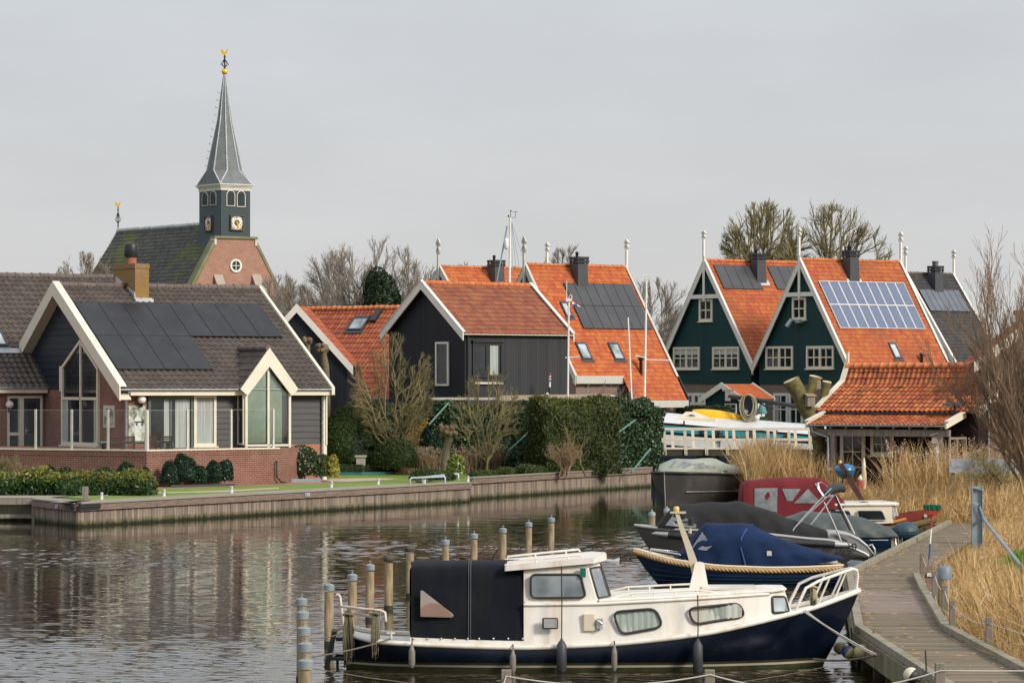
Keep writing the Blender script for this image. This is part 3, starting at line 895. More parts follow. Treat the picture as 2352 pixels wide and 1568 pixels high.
# wing on the left: slope through two points of its lower edge
A_=lf.on(113,890,1,.55);B_=lf.on(62,785,1,.55)
wm=(B_.z-A_.z)/(A_.x-B_.x);wdir=Vector((-1,0,wm)).normalized()
SWn=Slope((A_.x,-22,A_.z),(0,1,0),wdir)
uW,vW=SWn.at(lf,130,636)
ridgeW=SWn.p(0,vW)
LWr=SWn.at(lf,262,641)[0]
def wing_clip(u,v):
 q=SWn.p(u,v)
 if q.y<.55:return True
 return q.z>az-(abs(q.x)*(pitch if q.x>0 else.72))-.05
tile_roof('roof',SWn,LWr,vW,TILE_DARK,T,.30,.36,.052,.045,clip=wing_clip)
ridge_tiles('ridge',(ridgeW.x,-22,ridgeW.z+.02),(ridgeW.x,-22+LWr,ridgeW.z+.02),RIDGE_DARK,T,.15,.42)
mb=MB()
mb.add([(ridgeW.x,-22,ridgeW.z),(ridgeW.x,-22+LWr,ridgeW.z),(ridgeW.x-6,-22+LWr,ridgeW.z-4.5),(ridgeW.x-6,-22,ridgeW.z-4.5)],[(0,1,2,3)])
mb.build('back_roof',TILE_DARK,T)
wx=A_.x-.45
mb=MB();mb.prism([(wx,-22,.4),(wx,-22,A_.z+.1),(ridgeW.x,-22,ridgeW.z-.1),(ridgeW.x-6,-22,ridgeW.z-4.6),(ridgeW.x-6,-22,.4)],(0,22.5,0))
mb.build('wing_wall',BRICK_RED,T)
mb=MB();mb.box(wx,-22,A_.z-.24,A_.x-.06,.5,A_.z+.02);mb.build('fascia',CREAM,T)
gutter('gutter',(A_.x,-22,A_.z+.02),(A_.x,.62,A_.z+.02),ZINC,T)
# main body under the tiled slope
gable_body('gable_wall',-8.5,xw,az-8.5*.72-.1,az-xw*pitch-.1,az-.12,.55,Lh-.3,BRICK_RED,T,.4)
wp=wall_plane('y',.55)
siding_top=lambda z:(-((az-.25-z)/.72),(az-.25-z)/pitch)
zb=lf.on(130,893,1,.55).z
_w0,_w1=lf.on(*SA(497,1110),1,.55),lf.on(*SA(643,897),1,.55)
SIDEX=lambda z:_w0 .x+.1 if z<_w0 .z else(_w0 .x+.12+(z-_w0 .z)*(_w1 .x-_w0 .x)/(_w1 .z-_w0 .z)if z<_w1 .z+.3 else 9)
# gable clapboards with the shaded face's darkness in their colour, from the wing roof across to the window
clapboards('gable_clapboards',wp,0,0,zb,az-.3,.30,SIDING_SHADED,T,top=lambda z:(max(siding_top(z)[0],B_.x+(A_.z-z)*0-3.0),min(siding_top(z)[1],SIDEX(z))))
# glazed gable window
g=lambda px,py:tuple(lf.on(px,py,1,.55)[k]for k in(0,2))
wl,wr_=g(*SA(497,1110)),g(*SE(784,10))
pk=g(*SA(643,897));bt=g(*SE(640,548))[1]
mr=g(*SA(784,1118))
pts=[(wl[0],bt),(mr[0],bt),(mr[0],mr[1]),pk,(wl[0],wl[1])]
zt=g(*SE(640,183))[1]
poly_window(T,wp,pts,.13,[(pk[0],bt+.1,pk[0],pk[1]-.16,.13),(wl[0]+.1,zt,mr[0]-.1,zt,.12)],CREAM,GLASS,.12,'gable_window')
mb=MB();mb.obox(*wp,wl[0]-.08,mr[0]+.05,bt-.09,bt-.004,0,.2);mb.build('window_sill',CREAM,T)
for(c0,c1)in((.04,.16),(.86,.97)):
 mb=MB();x0,x1=lerp(wl[0],mr[0],c0),lerp(wl[0],mr[0],c1);n=8
 mb.loft([[(lerp(x0,x1,i/n),.55-.05-.014*(i%2),z)for z in(bt+.13,zt-.07)]for i in range(n+1)],smooth=False);mb.build('curtain',CURTAIN,T)
mb=MB();mb.obox(*wp,g(*SA(480,1200))[0],wl[0]+.02,zb-.1,wl[1]+.02,.046,.10);mb.build('trim_board',CREAM,T)
# barge boards, deep and cream
mb=MB()
rake(mb,0,az+.16,le.x,az+.16-abs(le.x)*.70,.62,-.0,.06);rake(mb,0,az+.16,xr+.10,az+.16-(xr+.10)*pitch,.60,-.0,.06)
mb.build('barge_board',CREAM,T)
mb=MB()
for x0,s in((le.x,.70),(xr+.10,pitch)):
 zz=az+.16-abs(x0)*s
 mb.hexa([(0,0,az+.163),(x0,0,zz+.003),(x0,.34,zz+.003),(0,.34,az+.163),(0,0,az+.21),(x0,0,zz+.05),(x0,.34,zz+.05),(0,.34,az+.21)]if x0>0 else[(x0,0,zz+.003),(0,0,az+.163),(0,.34,az+.163),(x0,.34,zz+.003),(x0,0,zz+.05),(0,0,az+.21),(0,.34,az+.21),(x0,.34,zz+.05)])
 sg=[(0,.06,az-.40),(x0,.06,zz-.56),(x0,.549,zz-.56),(0,.549,az-.40),(0,.06,az-.34),(x0,.06,zz-.50),(x0,.549,zz-.50),(0,.549,az-.34)]
 mb.hexa(sg if x0>0 else[sg[i]for i in(1,0,3,2,5,4,7,6)])
mb.build('barge_capping',CREAM,T)
mb=MB();rake(mb,0,az+.14,xr+.1,az+.14-(xr+.1)*pitch,.34,Lh-.14,Lh);mb.build('far_barge_board',CREAM,T)
# tiles, leaving room where the bay roof and the chimney come through
tile_roof('roof',SR,LL,SS,TILE_DARK,T,.30,.36,.052,.045)
mb=MB();q=-8.5
mb.add([(0,.3,az),(q,.3,az+q*.72),(q,Lh,az+q*.72),(0,Lh,az)],[(0,1,2,3)]);mb.build('back_roof',TILE_DARK,T)
ridge_tiles('ridge',(0,.36,az+.03),(0,Lh-.15,az+.03),RIDGE_DARK,T,.15,.42)
mb=MB();mb.box(xw,.6,er-.28,xr-.05,Lh-.05,er-.02);mb.build('fascia',CREAM,T)
gutter('gutter',(xr+.03,.06,er+.0),(xr+.03,Lh,er+.0),ZINC,T)
# solar panels
solar_array(T,SR,lf,SA(578,622),SA(938,1145),SA(2028,632),8,[8,4])
# chimney on the ridge
u,v=SR.at(lf,*SA(1060,580));c=SR.p(u,v)
x1,y0=c.x,c.y
x0=lf.on(*SA(889,400),1,y0).x;y1=lf.on(*SA(1168,400),0,x1).y
ztop=lf.on(*SA(1058,300),1,y0).z
mb=MB();mb.box(x0,y0,c.z-.6,x1,y1,ztop);mb.box(x0-.03,y0-.03,ztop-.22,x1+.03,y1+.03,ztop-.08);co=mb.build('chimney',BRICK_CHIMNEY,T)
mb=MB();cx,cy=(x0+x1)/2,(y0+y1)/2
mb.lathe([(.26,-.1),(.24,.35)],(cx,cy,ztop),14);mb.build('chimney_pot',plain('terracotta',(.30,.11,.06),.8),co)
mb=MB();mb.lathe([(.30,.33),(.32,.36),(.32,.88),(.30,.92),(.05,.97)],(cx,cy,ztop),16);mb.build('cowl',BLACK,co)
mb=MB();mb.prism([(x1+.01,y0-.1,c.z-.05),(x1+.3,y0-.1,c.z-.05-.3*pitch+.1),(x1+.3,y1+.1,c.z-.05-.3*pitch+.1),(x1+.01,y1+.1,c.z-.05)],(0,0,.12))
mb.prism([(x1+.02,y0-.03,c.z+.3),(x0+.4,y0-.03,az+.5),(x0+.4,y0-.03,az+.12),(x1+.2,y0-.03,c.z-.2)],(0,-.03,0))
mb.build('flashing',LEAD,co)
# gable wing skylight at the very left
u1,v0=SWn.at(lf,*SA(62,955));u0,v1=u1-1.6,SWn.at(lf,*SA(0,860))[1]+.25
roof_window_uv(T,SWn,u0,u1,v0,v1)
mb=MB();SWn.box(mb,u0-.3,u1+.45,v0-.55,v0-.2,.05,.09);mb.build('flashing',LEAD,T)
# ---- long wall: door, windows, siding
wpx=wall_plane('x',xw)
G=lambda c:(lf.on(*c,0,xw).y,lf.on(*c,0,xw).z)
yd0,zd1=G(SE(1157,166));yd1,_=G(SE(1510,166));ys1,_=G(SE(1690,150));yq1,_=G(SE(1826,150))
GREENPAINT=plain('sage_green_paint',(0.075,0.10,0.075),.5)
window(T,wpx,yd0,yd1,FLOOR,zd1,2,1,GREENPAINT,GLASS,.12,.10,.09,name='sliding_door',curtain=((.34,.5),(.62,.98)))
window(T,wpx,yd1+.03,ys1,G(SE(1600,555))[1],G(SE(1600,152))[1],1,1,CREAM,GLASS,.12,.05,.10,name='window',curtain=((.03,.97),),sill=True)
clapboards('siding',wpx,ys1+.02,yq1+.5,FLOOR,er-.2,.24,SIDING,T)
yb1,_=G(SA(2275,1330));yend=lf.on(737,960,0,xw).y
zbr=G(SI(0,0))[1];zbr=lf.on(700,1019,0,xw).z
clapboards('siding',wpx,yb1-.3,yend+.12,zbr,er-.2,.27,SIDING,T)
mb=MB();mb.obox(*wpx,yb1-.4,yend+.12,.4,zbr,0,.03);mb.build('plinth',BRICK_ORANGE,T)
mb=MB();mb.obox(*wpx,yend+.24,yend+.30,zbr-.05,er-.2,-.25,.05);mb.obox(*wpx,yend+.12,yend+.30,.4,er-.2,-.3,-.001);mb.build('corner_board',CREAM,T)
def downpipe(parent,wp,a,z0,z1,off=.10,shoe=True):
 o,ex,ez,n=wp;P=lambda a_,z,d:o+ex*a_+ez*z+n*d
 mb=MB();mb.tube([P(a,z1+.02,.5),P(a,z1-.12,.42),P(a,z1-.34,off),P(a,z0,off)],.052,10)
 for z in np.arange(z0+.5,z1-.4,1.1):mb.lathe([(.062,0),(.062,.05)],P(a,z,off),10)
 return mb.build('downpipe',ZINC,parent)
downpipe(T,wpx,yend+.02,.6,er-.05)
downpipe(T,wpx,G(SE(981,300))[0],FLOOR,er-.05)
wpw=wall_plane('x',wx)
GW=lambda c:(lf.on(*c,0,wx).y,lf.on(*c,0,wx).z)
downpipe(T,wpw,GW(SE(366,300))[0],FLOOR,A_.z-.02)
def globe_lamp(parent,p,n):
 s=MB();s.lathe([(.02,-.19),(.10,-.16),(.17,-.08),(.19,0),(.17,.08),(.10,.16),(.02,.19)],p+n*.2,18)
 b_=MB();b_.tube([p+Vector((0,0,-.30)),p+n*.2+Vector((0,0,-.28)),p+n*.2+Vector((0,0,-.16))],.045,10);b_.lathe([(.085,-.22),(.10,-.13)],p+n*.2,12)
 o=b_.build('wall_lamp',BLACK,parent);s.build('globe',plain('opal_glass',(.8,.8,.76),.25,.03),o)
q=lf.on(*SE(1097,190),0,xw);globe_lamp(T,Vector((xw,q.y,q.z)),Vector((1,0,0)))
q=lf.on(*SE(62,230),0,wx);globe_lamp(T,Vector((wx,q.y,q.z)),Vector((1,0,0)))
mb=MB();q=lf.on(*SE(1172,158),0,xw);mb.box(xw,q.y-.12,q.z-.06,xw+.18,q.y+.12,q.z+.06);mb.build('floodlight',BLACK,T)
# wing window and door
w0,w1,d1=GW(SE(55,165))[0],GW(SE(160,165))[0],GW(SE(328,165))[0];ztw=GW(SE(200,163))[1]
window(T,wpw,w0,w1+.03,FLOOR+.05,ztw,1,1,CREAM,GLASS,.10,name='window',curtain=((.86,.99),))
mb=MB();mb.obox(*wpw,w0+.05,w1,GW(SE(100,460))[1]-.07,GW(SE(100,460))[1]+.07,.012,.065);mb.build('transom',CREAM,T)
window(T,wpw,w1+.04,d1,FLOOR-.1,ztw,1,1,CREAM,DARKGREY,.10,name='door_frame')
dz=GW(SE(250,395))[1]
dd=MB();a0,a1=w1+.16,d1-.12
dd.obox(*wpw,a0,a1,FLOOR,ztw-.12,.024,.05);do=dd.build('door',DARKGREY,T)
dd=MB();dd.obox(*wpw,a0+.16,a1-.18,FLOOR+.95,ztw-.30,.052,.058);dd.build('pane',GLASS,do)
dd=MB();dd.obox(*wpw,a0+.05,a0+.11,FLOOR+.9,FLOOR+1.15,.052,.07);dd.obox(*wpw,a0+.05,a0+.22,FLOOR+1.05,FLOOR+1.09,.07,.11);dd.build('handle',CHROME,do)
# ---- glazed bay under its own little gable
yA,zA=G(SA(2092,955));off=.62;xb=xw+off
gb=lambda c:(lf.on(*c,0,xb).y,lf.on(*c,0,xb).z)
ap=gb(SA(2092,962));fl_=gb(SA(1868,1290));fr_=gb(SA(2322,1282))
hw=(fr_[0]-fl_[0])/2;ap=((fr_[0]+fl_[0])/2,ap[1]);ez_=(fl_[1]+fr_[1])/2
wpb=wall_plane('x',xb)
bar=MB()
for s in(-1,1):
 pts=[(xb+.24,ap[0],ap[1]),(xb+.24,ap[0]+s*hw,ez_),(xb+.24,ap[0]+s*(hw-.34),ez_-.28),(xb+.24,ap[0],ap[1]-.82)]
 bar.prism(pts if s<0 else pts[::-1],(-.07,0,0))
bar.build('bay_barge_board',CREAM,T)
# glass
hg=gb(SA(2250,1400))[0]-gb(SA(1918,1400))[0];zg=gb(SE(2100,545))[1]
gw_=hg/2+.08
ptsb=[(ap[0]-gw_,FLOOR+.0),(ap[0]+gw_,FLOOR+.0),(ap[0]+gw_,ez_+.0),(ap[0],ap[1]-.55),(ap[0]-gw_,ez_+.0)]
poly_window(T,wpb,ptsb,.11,[(ap[0]+.02,FLOOR+.05,ap[0]+.02,ap[1]-.7,.10),(ap[0]-gw_+.1,zg-.02,ap[0]+gw_-.1,zg-.02,.09)],CREAM,CLEAR,.10,'bay_window')
cb=MB();n=60
for i in range(n):
 a=lerp(ap[0]-gw_+.14,ap[0]+gw_-.42,i/n);zt_=min(ap[1]-.75,ap[1]-.62-abs(a-ap[0])/gw_*(ap[1]-.55-ez_))
 cb.hexa([(xb-.06,a,zg+.08),(xb-.03,a+.02,zg+.08),(xb-.03,a+.058,zg+.08),(xb-.07,a+.038,zg+.08),(xb-.06,a,zt_),(xb-.03,a+.02,zt_),(xb-.03,a+.058,zt_),(xb-.07,a+.038,zt_)])
cb.build('vertical_blind',CURTAIN_GREEN,T)
bd=MB();bd.box(xw-1.2,ap[0]-gw_+.02,.4,xb-.15,ap[0]+gw_-.02,ez_);bd.build('bay_inside',plain('room_dark',(.05,.06,.05),.9),T)
wl2=(Vector((0,ap[0]-gw_-.0,0)),Vector((1,0,0)),Vector((0,0,1)),Vector((0,-1,0)))
window(T,wl2,xw-.02,xb+.0,zg,ez_-.05,1,1,CREAM,GLASS,.08,name='bay_side_window')
# bay roof: two small tiled slopes running back into the big one
zr=ap[1]-.06;depth_b=3.6
for s in(-1,1):
 e_=Vector((xb+.16,ap[0]+s*(hw-.02),ez_-.02))
 up=Vector((0,-s*hw,zr-ez_))
 if s<0:sl_=Slope(Vector((e_.x-depth_b,e_.y,e_.z)),(1,0,0),up)
 else:sl_=Slope(e_,(-1,0,0),up)
 def clipb(u,v,sl_=sl_):
  q=sl_.p(u,v);return q.z>az-q.x*pitch-.10
 tile_roof('bay_roof_tiles',sl_,depth_b,up.length,TILE_DARK,T,.30,.36,.035,.03,clip=clipb)
ridge_tiles('bay_ridge',(xb+.14,ap[0],zr+.04),(xb-(ap[1]-(az-xb*pitch))/pitch,ap[0],zr+.04),RIDGE_DARK,T,.13,.42)
bf=MB()
for s in(-1,1):bf.box(xw+.02,ap[0]+s*gw_-.03,ez_-.18,xb+.15,ap[0]+s*gw_+.03,ez_+.02)
bf.build('bay_fascia',CREAM,T)
# pictures on the brick wall
def art_mat(name,sc):
 m,nt,b=new_mat(name);u=uvc(nt)
 f=noise(nt,u,sc*.8,6,.7)
 col=mixc(nt,ramp(nt,f,.42,.58),(.05,.07,.025),(.55,.57,.50))
 nt.links.new(col,b.inputs['Base Color']);setp(b,.5);return m
y0,y1,z0,z1=px_rect(lf,0,xw,SE(1006,515),SE(1138,236))
t=thing('garden_picture','tall unframed print of a garden archway hung on the brick wall beside the sliding door','picture',lf.M@Vector((xw,(y0+y1)/2,(z0+z1)/2)),-60)
w_,h_=(y1-y0)/2,(z1-z0)/2
mb=MB();mb.box(.005,-w_,-h_,.03,w_,h_);mb.build('print',art_mat('print_foliage',2.2),t)
mb=MB();pts=[(.031,-w_*.3,-h_),(.031,w_*.5,-h_),(.031,w_*.5,h_*.25),(.031,w_*.1,h_*.5),(.031,-w_*.3,h_*.25)]
mb.prism(pts,(.004,0,0));mb.build('archway',plain('pale_print',(.62,.64,.58),.5,.2,5,dirt=(.14,.17,.09),dirt_amt=.8,dirt_scale=4),t)
mb=MB();mb.box(.036,-.12,.02*h_,.04,.32,.10*h_);mb.box(.036,-.05,-.15*h_,.04,.02,.02*h_);mb.box(.036,.2,-.15*h_,.04,.27,.02*h_);mb.build('bench',BLACK,t)
a0,a1,z0,z1=px_rect(lf,1,.55,SE(818,410),SE(905,238))
t=thing('garden_picture','small garden print in a pale frame on brick beside the tall window','picture',lf.M@Vector(((a0+a1)/2,.55,(z0+z1)/2)),-60)
w_,h_=(a1-a0)/2,(z1-z0)/2
mb=MB();mb.box(-w_,-.05,-h_,w_,-.005,h_);mb.build('frame',GREYWHITE,t)
mb=MB();mb.box(-w_+.1,-.06,-h_+.12,w_-.1,-.0505,h_-.12);mb.build('print',art_mat('print_garden',3.0),t)
# ------------------------------------------------------------------ brick terrace with glass screens and garden furniture
W0,W1=on_z(337,1119,GL),on_z(641,1110.5,GL);WT=2.35
WL=at(0,1029,(H-WT)*K/(1029-HY));WL.z=GL;WL=WL+(WL-W0)*1.5
T=thing('brick_terrace','raised brick terrace wall in front of the brown roofed house','terrace',(W0 .x,W0 .y,0))
r0=Vector((W0 .x,W0 .y,0))
wl_,w1_=WL-r0,W1-r0;wl_.z=w1_.z=0
back=Vector((1.5,5.5,0))
mb=MB();mb.prism([wl_,Vector((0,0,0)),w1_,w1_+back*.62,wl_+back],(0,0,WT-.06));mb.build('wall',BRICK_RED,T)
for a,c in((wl_,Vector((0,0,0))),(Vector((0,0,0)),w1_)):
 d=(c-a).normalized();n=Vector((d.y,-d.x,0));ln=(c-a).length
 mb=MB();k=int(ln/.075)
 for i in range(k):mb.obox(a,d,(0,0,1),n,i*ln/k+.004,(i+1)*ln/k-.004,WT-.27,WT-.055,-.1,.012+.004*(i%3))
 mb.build('soldier_course',BRICK_RED,T)
 mb=MB();mb.obox(a,d,(0,0,1),n,-.02,ln+.02,WT-.054,WT,-.3,.035);mb.build('coping',CREAM,T)
mb=MB();e1=w1_*.965;d=w1_.normalized();n=Vector((d.y,-d.x,0))
mb.tube([e1+n*.07+Vector((0,0,1.75)),e1+n*.13+Vector((0,0,1.77)),e1+n*.13+Vector((0,0,1.1)),e1+n*.2+d*.2+Vector((0,0,.88)),e1+n*.15+d*.5+Vector((0,0,.86))],.035,8);mb.build('hose',BLACK,T)
T=thing('glass_balustrade','row of clear glass wind screens on white posts along the brick terrace','balustrade',(W0 .x,W0 .y,WT))
lenL=wl_.length;dL=(Vector((0,0,0))-wl_).normalized();dR=w1_.normalized()
frW=Frame((W0 .x,W0 .y,0),math.degrees(math.atan2(dL.y,dL.x)));frR=Frame((W0 .x,W0 .y,0),math.degrees(math.atan2(dR.y,dR.x)))
sp_l=[frW.on(*SE(x,565),1,0).x for x in(-230,270,553,838)]+[-.1]
sp_r=[.1]+[frR.on(*SE(x,565),1,0).x for x in(1477,1820,2150)]
gh=1.62
posts,panes=MB(),MB()
for sps,d in((sp_l,dL),(sp_r,dR)):
 n=Vector((d.y,-d.x,0))
 for s in sps:
  pm=MB();pm.obox(d*s,d,(0,0,1),n,-.035,.04,0,gh+.03,-.11,-.04);pm.obox(d*s,d,(0,0,1),n,.043,.065,0,gh,-.10,-.05);pm.build('post',GREYWHITE,T)
 for s0,s1 in zip(sps[:-1],sps[1:]):
  gm=MB();gm.obox(d*0,d,(0,0,1),n,s0+.08,s1-.052,.02,gh,-.085,-.075);gm.build('pane',SCREEN,T)
  em=MB();em.obox(d*0,d,(0,0,1),n,s0+.08,s1-.052,gh+.001,gh+.008,-.087,-.073);em.build('glass_edge',plain('glass_edge',(.55,.60,.56),.3)if 'glass_edge' not in MATS else MATS['glass_edge'],T)
MAROONWOOD=plain('dark_hardwood',(.055,.022,.016),.6,.3,4)
def garden_chair(p,deg,mat,label):
 t=thing('garden_chair',label,'chair',p,deg,'chairs around the terrace table')
 s=MB()
 for i in range(5):s.box(-.24,-.22+i*.09,.42,.24,-.15+i*.09,.45)
 s.build('seat',mat,t)
 b_=MB()
 for i in range(5):b_.box(-.22,.22,.52+i*.085,.22,.245,.575+i*.085)
 b_.box(-.26,.21,.40,-.20,.26,1.0);b_.box(.20,.21,.40,.26,.26,1.0);b_.box(-.26,.21,.94,.26,.26,1.02);b_.build('backrest',mat,t)
 for x in(-.23,.23):
  for y in(-.2,.23):
   l=MB();l.box(x-.025,y-.025,0,x+.025,y+.025,.42);l.build('leg',mat,t)
def terr(px,Y=147.5):q=at(px,1020,Y);return Vector((q.x,Y,WT-.05-.4))
TZ=WT-.5
q=terr(312,147);t=thing('garden_table','dark garden table with a teal cord tied over it behind the glass screens','table',(q.x,q.y,TZ),12)
mb=MB();mb.box(-1.5,-.5,.70,1.5,.5,.75);mb.build('tabletop',MAROONWOOD,t)
for x in(-1.35,1.35):
 for y in(-.4,.4):mb=MB();mb.box(x-.04,y-.04,0,x+.04,y+.04,.70);mb.build('leg',MAROONWOOD,t)
mb=MB();mb.tube([(-1.52,-.52,.70),(-1.5,-.5,.77),(0,.1,.765),(1.5,-.45,.77),(1.53,-.5,.6)],.018,6);mb.tube([(-1.5,.4,.77),(.2,-.3,.77),(1.5,.4,.77)],.018,6);mb.build('cord',plain('teal_cord',(.05,.32,.25),.7),t)
garden_chair((terr(275).x,146.1,TZ),185,MAROONWOOD,'dark red slatted chair nearest the small framed print')
garden_chair((terr(302).x,146.3,TZ),190,MAROONWOOD,'dark red slatted chair below the tall garden print')
garden_chair((terr(349).x,146.6,TZ),195,MAROONWOOD,'dark red slatted chair just right of the terrace corner post')
garden_chair((terr(382).x,147.0,TZ),200,BLACK,'black garden chair in front of the sliding door')
# ------------------------------------------------------------------ timber houses with orange roofs
def zaan_house(label,apexpx,Y,deg,lepx,repx,Lr,tile,gable_mat,base_mat,rakew,base_z=1.0,brick_px=None,wall_l=None,right_S=None,clip=None,rake_mat=None,lofs=0.0,group=None,tw=.24,fr=None,wall_in=.32,far_mat=None):
 fr=fr or Frame((at(*apexpx,Y).x,Y,0),deg)
 t=thing('gabled_house',label,'house',fr.o,deg,group)
 za=fr.on(*apexpx,1,0).z
 re=fr.on(*repx,1,0);le=fr.on(*lepx,1,0)if lepx else Vector((-re.x,0,re.z))
 pr,pl=(za-re.z)/re.x,(za-le.z)/-le.x
 rm=rake_mat or WHITE
 y0=.35
 xl,xr_=le.x+wall_in,re.x-wall_in
 zb=fr.on(*brick_px,1,y0).z if brick_px else base_z
 gb_=MB();gb_.prism([(xl,y0,zb),(xr_,y0,zb),(xr_,y0,za-xr_*pr-.12),(0,y0,za-.14),(xl,y0,za+xl*pl-.12)],(0,Lr-y0-.15,0));gb_.build('gable_wall',gable_mat,t)
 if brick_px:
  bb=MB();bb.prism([(xl+.05,y0+.05,base_z),(xr_-.05,y0+.05,base_z),(xr_-.05,y0+.05,zb-.003),(xl+.05,y0+.05,zb-.003)],(0,Lr-y0-.25,0));bb.build('brick_wall',base_mat,t)
 S=math.hypot(re.x,za-re.z);Sx=S if right_S is None else right_S
 up=Vector((-re.x,0,za-re.z)).normalized()
 sr=Slope(Vector((0,.12,za))-up*Sx,(0,1,0),up)
 tile_roof('roof',sr,Lr-.24,Sx,tile,t,tw,.34,.028,.03,clip=clip)
 Sl=math.hypot(le.x,za-le.z);upl=Vector((-le.x,0,za-le.z)).normalized()
 slf=Slope((le.x,Lr-.12,le.z),(0,-1,0),upl)
 tile_roof('roof',slf,Lr-.24,Sl,tile,t,tw*1.0,.34,.028,.03)
 ridge_tiles('ridge',(0,.16,za+.02),(0,Lr-.16,za+.02),RIDGE_ORANGE if tile is not TILE_GREY else RIDGE_DARK,t,.13,.36)
 for yy in((0,.06),(Lr-.06,Lr)):
  mb=MB();rake(mb,0,za+.12,re.x+.06,za+.12-(re.x+.06)*pr,rakew,*yy);rake(mb,0,za+.12,le.x-.06,za+.12-(-le.x+.06)*pl,rakew,*yy);mb.build('barge_board',(far_mat or rm)if yy[0]else rm,t)
 mb=MB()
 for y in(-.03,Lr-.16):
  for xe,p_ in((re.x+.08,pr),(le.x-.08,pl)):
   zz=za+.125-abs(xe)*p_
   h8=[(0,y,za+.125),(xe,y,zz),(xe,y+.19,zz),(0,y+.19,za+.125),(0,y,za+.165),(xe,y,zz+.04),(xe,y+.19,zz+.04),(0,y+.19,za+.165)]
   mb.hexa(h8 if xe>0 else[h8[i]for i in(1,0,3,2,5,4,7,6)])
 mb.build('barge_capping',rm,t)
 return t,fr,sr,dict(za=za,re=re,le=le,pr=pr,pl=pl,y0=y0,zb=zb,xl=xl,xr=xr_,L=Lr)
def px_window(t,fr,y,c0,c1,cols,rows,**k):
 a0,a1,b0,b1=px_rect(fr,1,y,c0,c1)
 return window(t,wall_plane('y',y),a0,a1,b0,b1,cols,rows,**k)
def gable_tie(t,g,z0,zf,fin_h,tie_h=.30,fm=None):
 """Collar board across the gable peak and the spike that rises from it."""
 mb=MB();w1_=(g['za']-.5-z0)/g['pr'];w0_=(g['za']-.5-z0)/g['pl']
 mb.box(-w0_,.002,z0,w1_,.05,z0+tie_h);mb.build('collar_board',fm or WHITE,t)
 mb=MB();mb.box(-.11,-.06,z0-.12,.11,-.002,zf);mb.build('king_post',fm or WHITE,t)
 finial(t,0,-.03,zf,fin_h,fm)
CELLS=None
def solar_cells():
 m,nt,b=new_mat('solar_cell_blue');u=uvc(nt)
 sp=nd(nt,'ShaderNodeSeparateXYZ',{0:u})
 gx=math_(nt,'FRACT',math_(nt,'MULTIPLY',sp.outputs[0],6));gy=math_(nt,'FRACT',math_(nt,'MULTIPLY',sp.outputs[1],10))
 ln=math_(nt,'MAXIMUM',math_(nt,'LESS_THAN',gx,.07),math_(nt,'LESS_THAN',gy,.09))
 cell=nd(nt,'ShaderNodeTexWhiteNoise',{'Vector':nd(nt,'ShaderNodeVectorMath',{0:scaled(nt,u,(6,10,1))},operation='FLOOR').outputs[0]})
 col=mixc(nt,cell.outputs[0],(.085,.115,.20),(.12,.15,.235))
 col=mixc(nt,math_(nt,'MULTIPLY',ln,.5),col,(.42,.45,.50))
 nt.links.new(col,b.inputs['Base Color']);setp(b,.25,.6);return m
CELLS=solar_cells()
PANEL_GREY=plain('solar_cell_grey',(0.060,0.060,0.064),0.32,0.15,0.9,spec=0.5)
PANEL_SILVER=plain('solar_cell_silvery',(0.12,0.135,0.16),0.22,0.12,0.9,spec=0.6)
# the two green gabled houses
t,fr,sr,g1=zaan_house('green boarded house with a dark panel array either side of its chimney',(1617,598),258,-54,(1503,862),(1728,842),9.7,TILE_ORANGE,TEAL,BRICK_GREY,.62,1.1,(1600,882),wall_in=.55,group='green gabled houses')
za=g1['za'];zt=fr.on(*SC(1450,672),1,0).z
gable_tie(t,g1,zt-.15,za+.3,fr.on(*SC(1450,52),1,0).z-za-.3)
for c0,c1,cl in((SC(1165,1148),SC(1412,1356),4),(SC(1534,1146),SC(1785,1354),4)):
 px_window(t,fr,.35,c0,c1,cl,2,fw=.17,mw=.09,depth=.10,fmat=CREAM,mid=1,blind=.35,sill=True)
px_window(t,fr,.35,SC(1408,697),SC(1534,904),2,2,fw=.19,mw=.09,depth=.10,fmat=CREAM,sill=True)
solar_array(t,sr,fr,SC(1530,380),SC(1640,605),SC(1898,388),4,1,PANEL_GREY)
solar_array(t,sr,fr,SC(2035,393),SC(2140,612),SC(2405,402),4,1,PANEL_GREY)
u,v=sr.at(fr,*SC(1958,482));roof_chimney(t,sr,u,v,fr.plane(*SC(1905,268),sr.p(u,v),(0,-1,0)).z-sr.p(u,v).z-.5,.95)
mb=MB();q=g1['le'];mb.box(q.x-.35,-.02,q.z-.75,q.x+.32,.12,q.z+.1);mb.build('gable_foot',WHITE,t)
# french windows, lamp and lean-to at its foot
yb=.40
px_window(t,fr,yb,SG(442,139),SG(640,235),4,1,fw=.22,mw=.14,depth=.1,mid=1)
p=fr.on(*SG(378,165),1,yb);mb=MB();mb.lathe([(.06,-.3),(.13,-.25),(.10,.1),(.16,.14),(.03,.3)],(p.x,yb-.2,p.z),10);mb.box(p.x-.04,yb-.2,p.z-.05,p.x+.04,yb,p.z+.05);mb.build('wall_lantern',DARKGREY,t)
t,fr,sr,g2=zaan_house('green boarded house with pale blue solar panels on its wide orange roof',(1836,596),249,-54,(1727,842),(1948,840),9.75,TILE_ORANGE,TEAL,BRICK_GREY,.62,1.1,(1832,882),wall_in=.40,group='green gabled houses')
za=g2['za'];zt=fr.on(*SD(225,652),1,0).z
gable_tie(t,g2,zt-.15,za+.3,fr.on(*SD(220,28),1,0).z-za-.3)
finial(t,0,g2['L'],za-.2,fr.on(*SD(1155,60),0,0).z-za+.2)
px_window(t,fr,.35,SC(2035,1141),SC(2290,1352),4,2,fw=.17,mw=.09,depth=.10,fmat=CREAM,mid=1,sill=True)
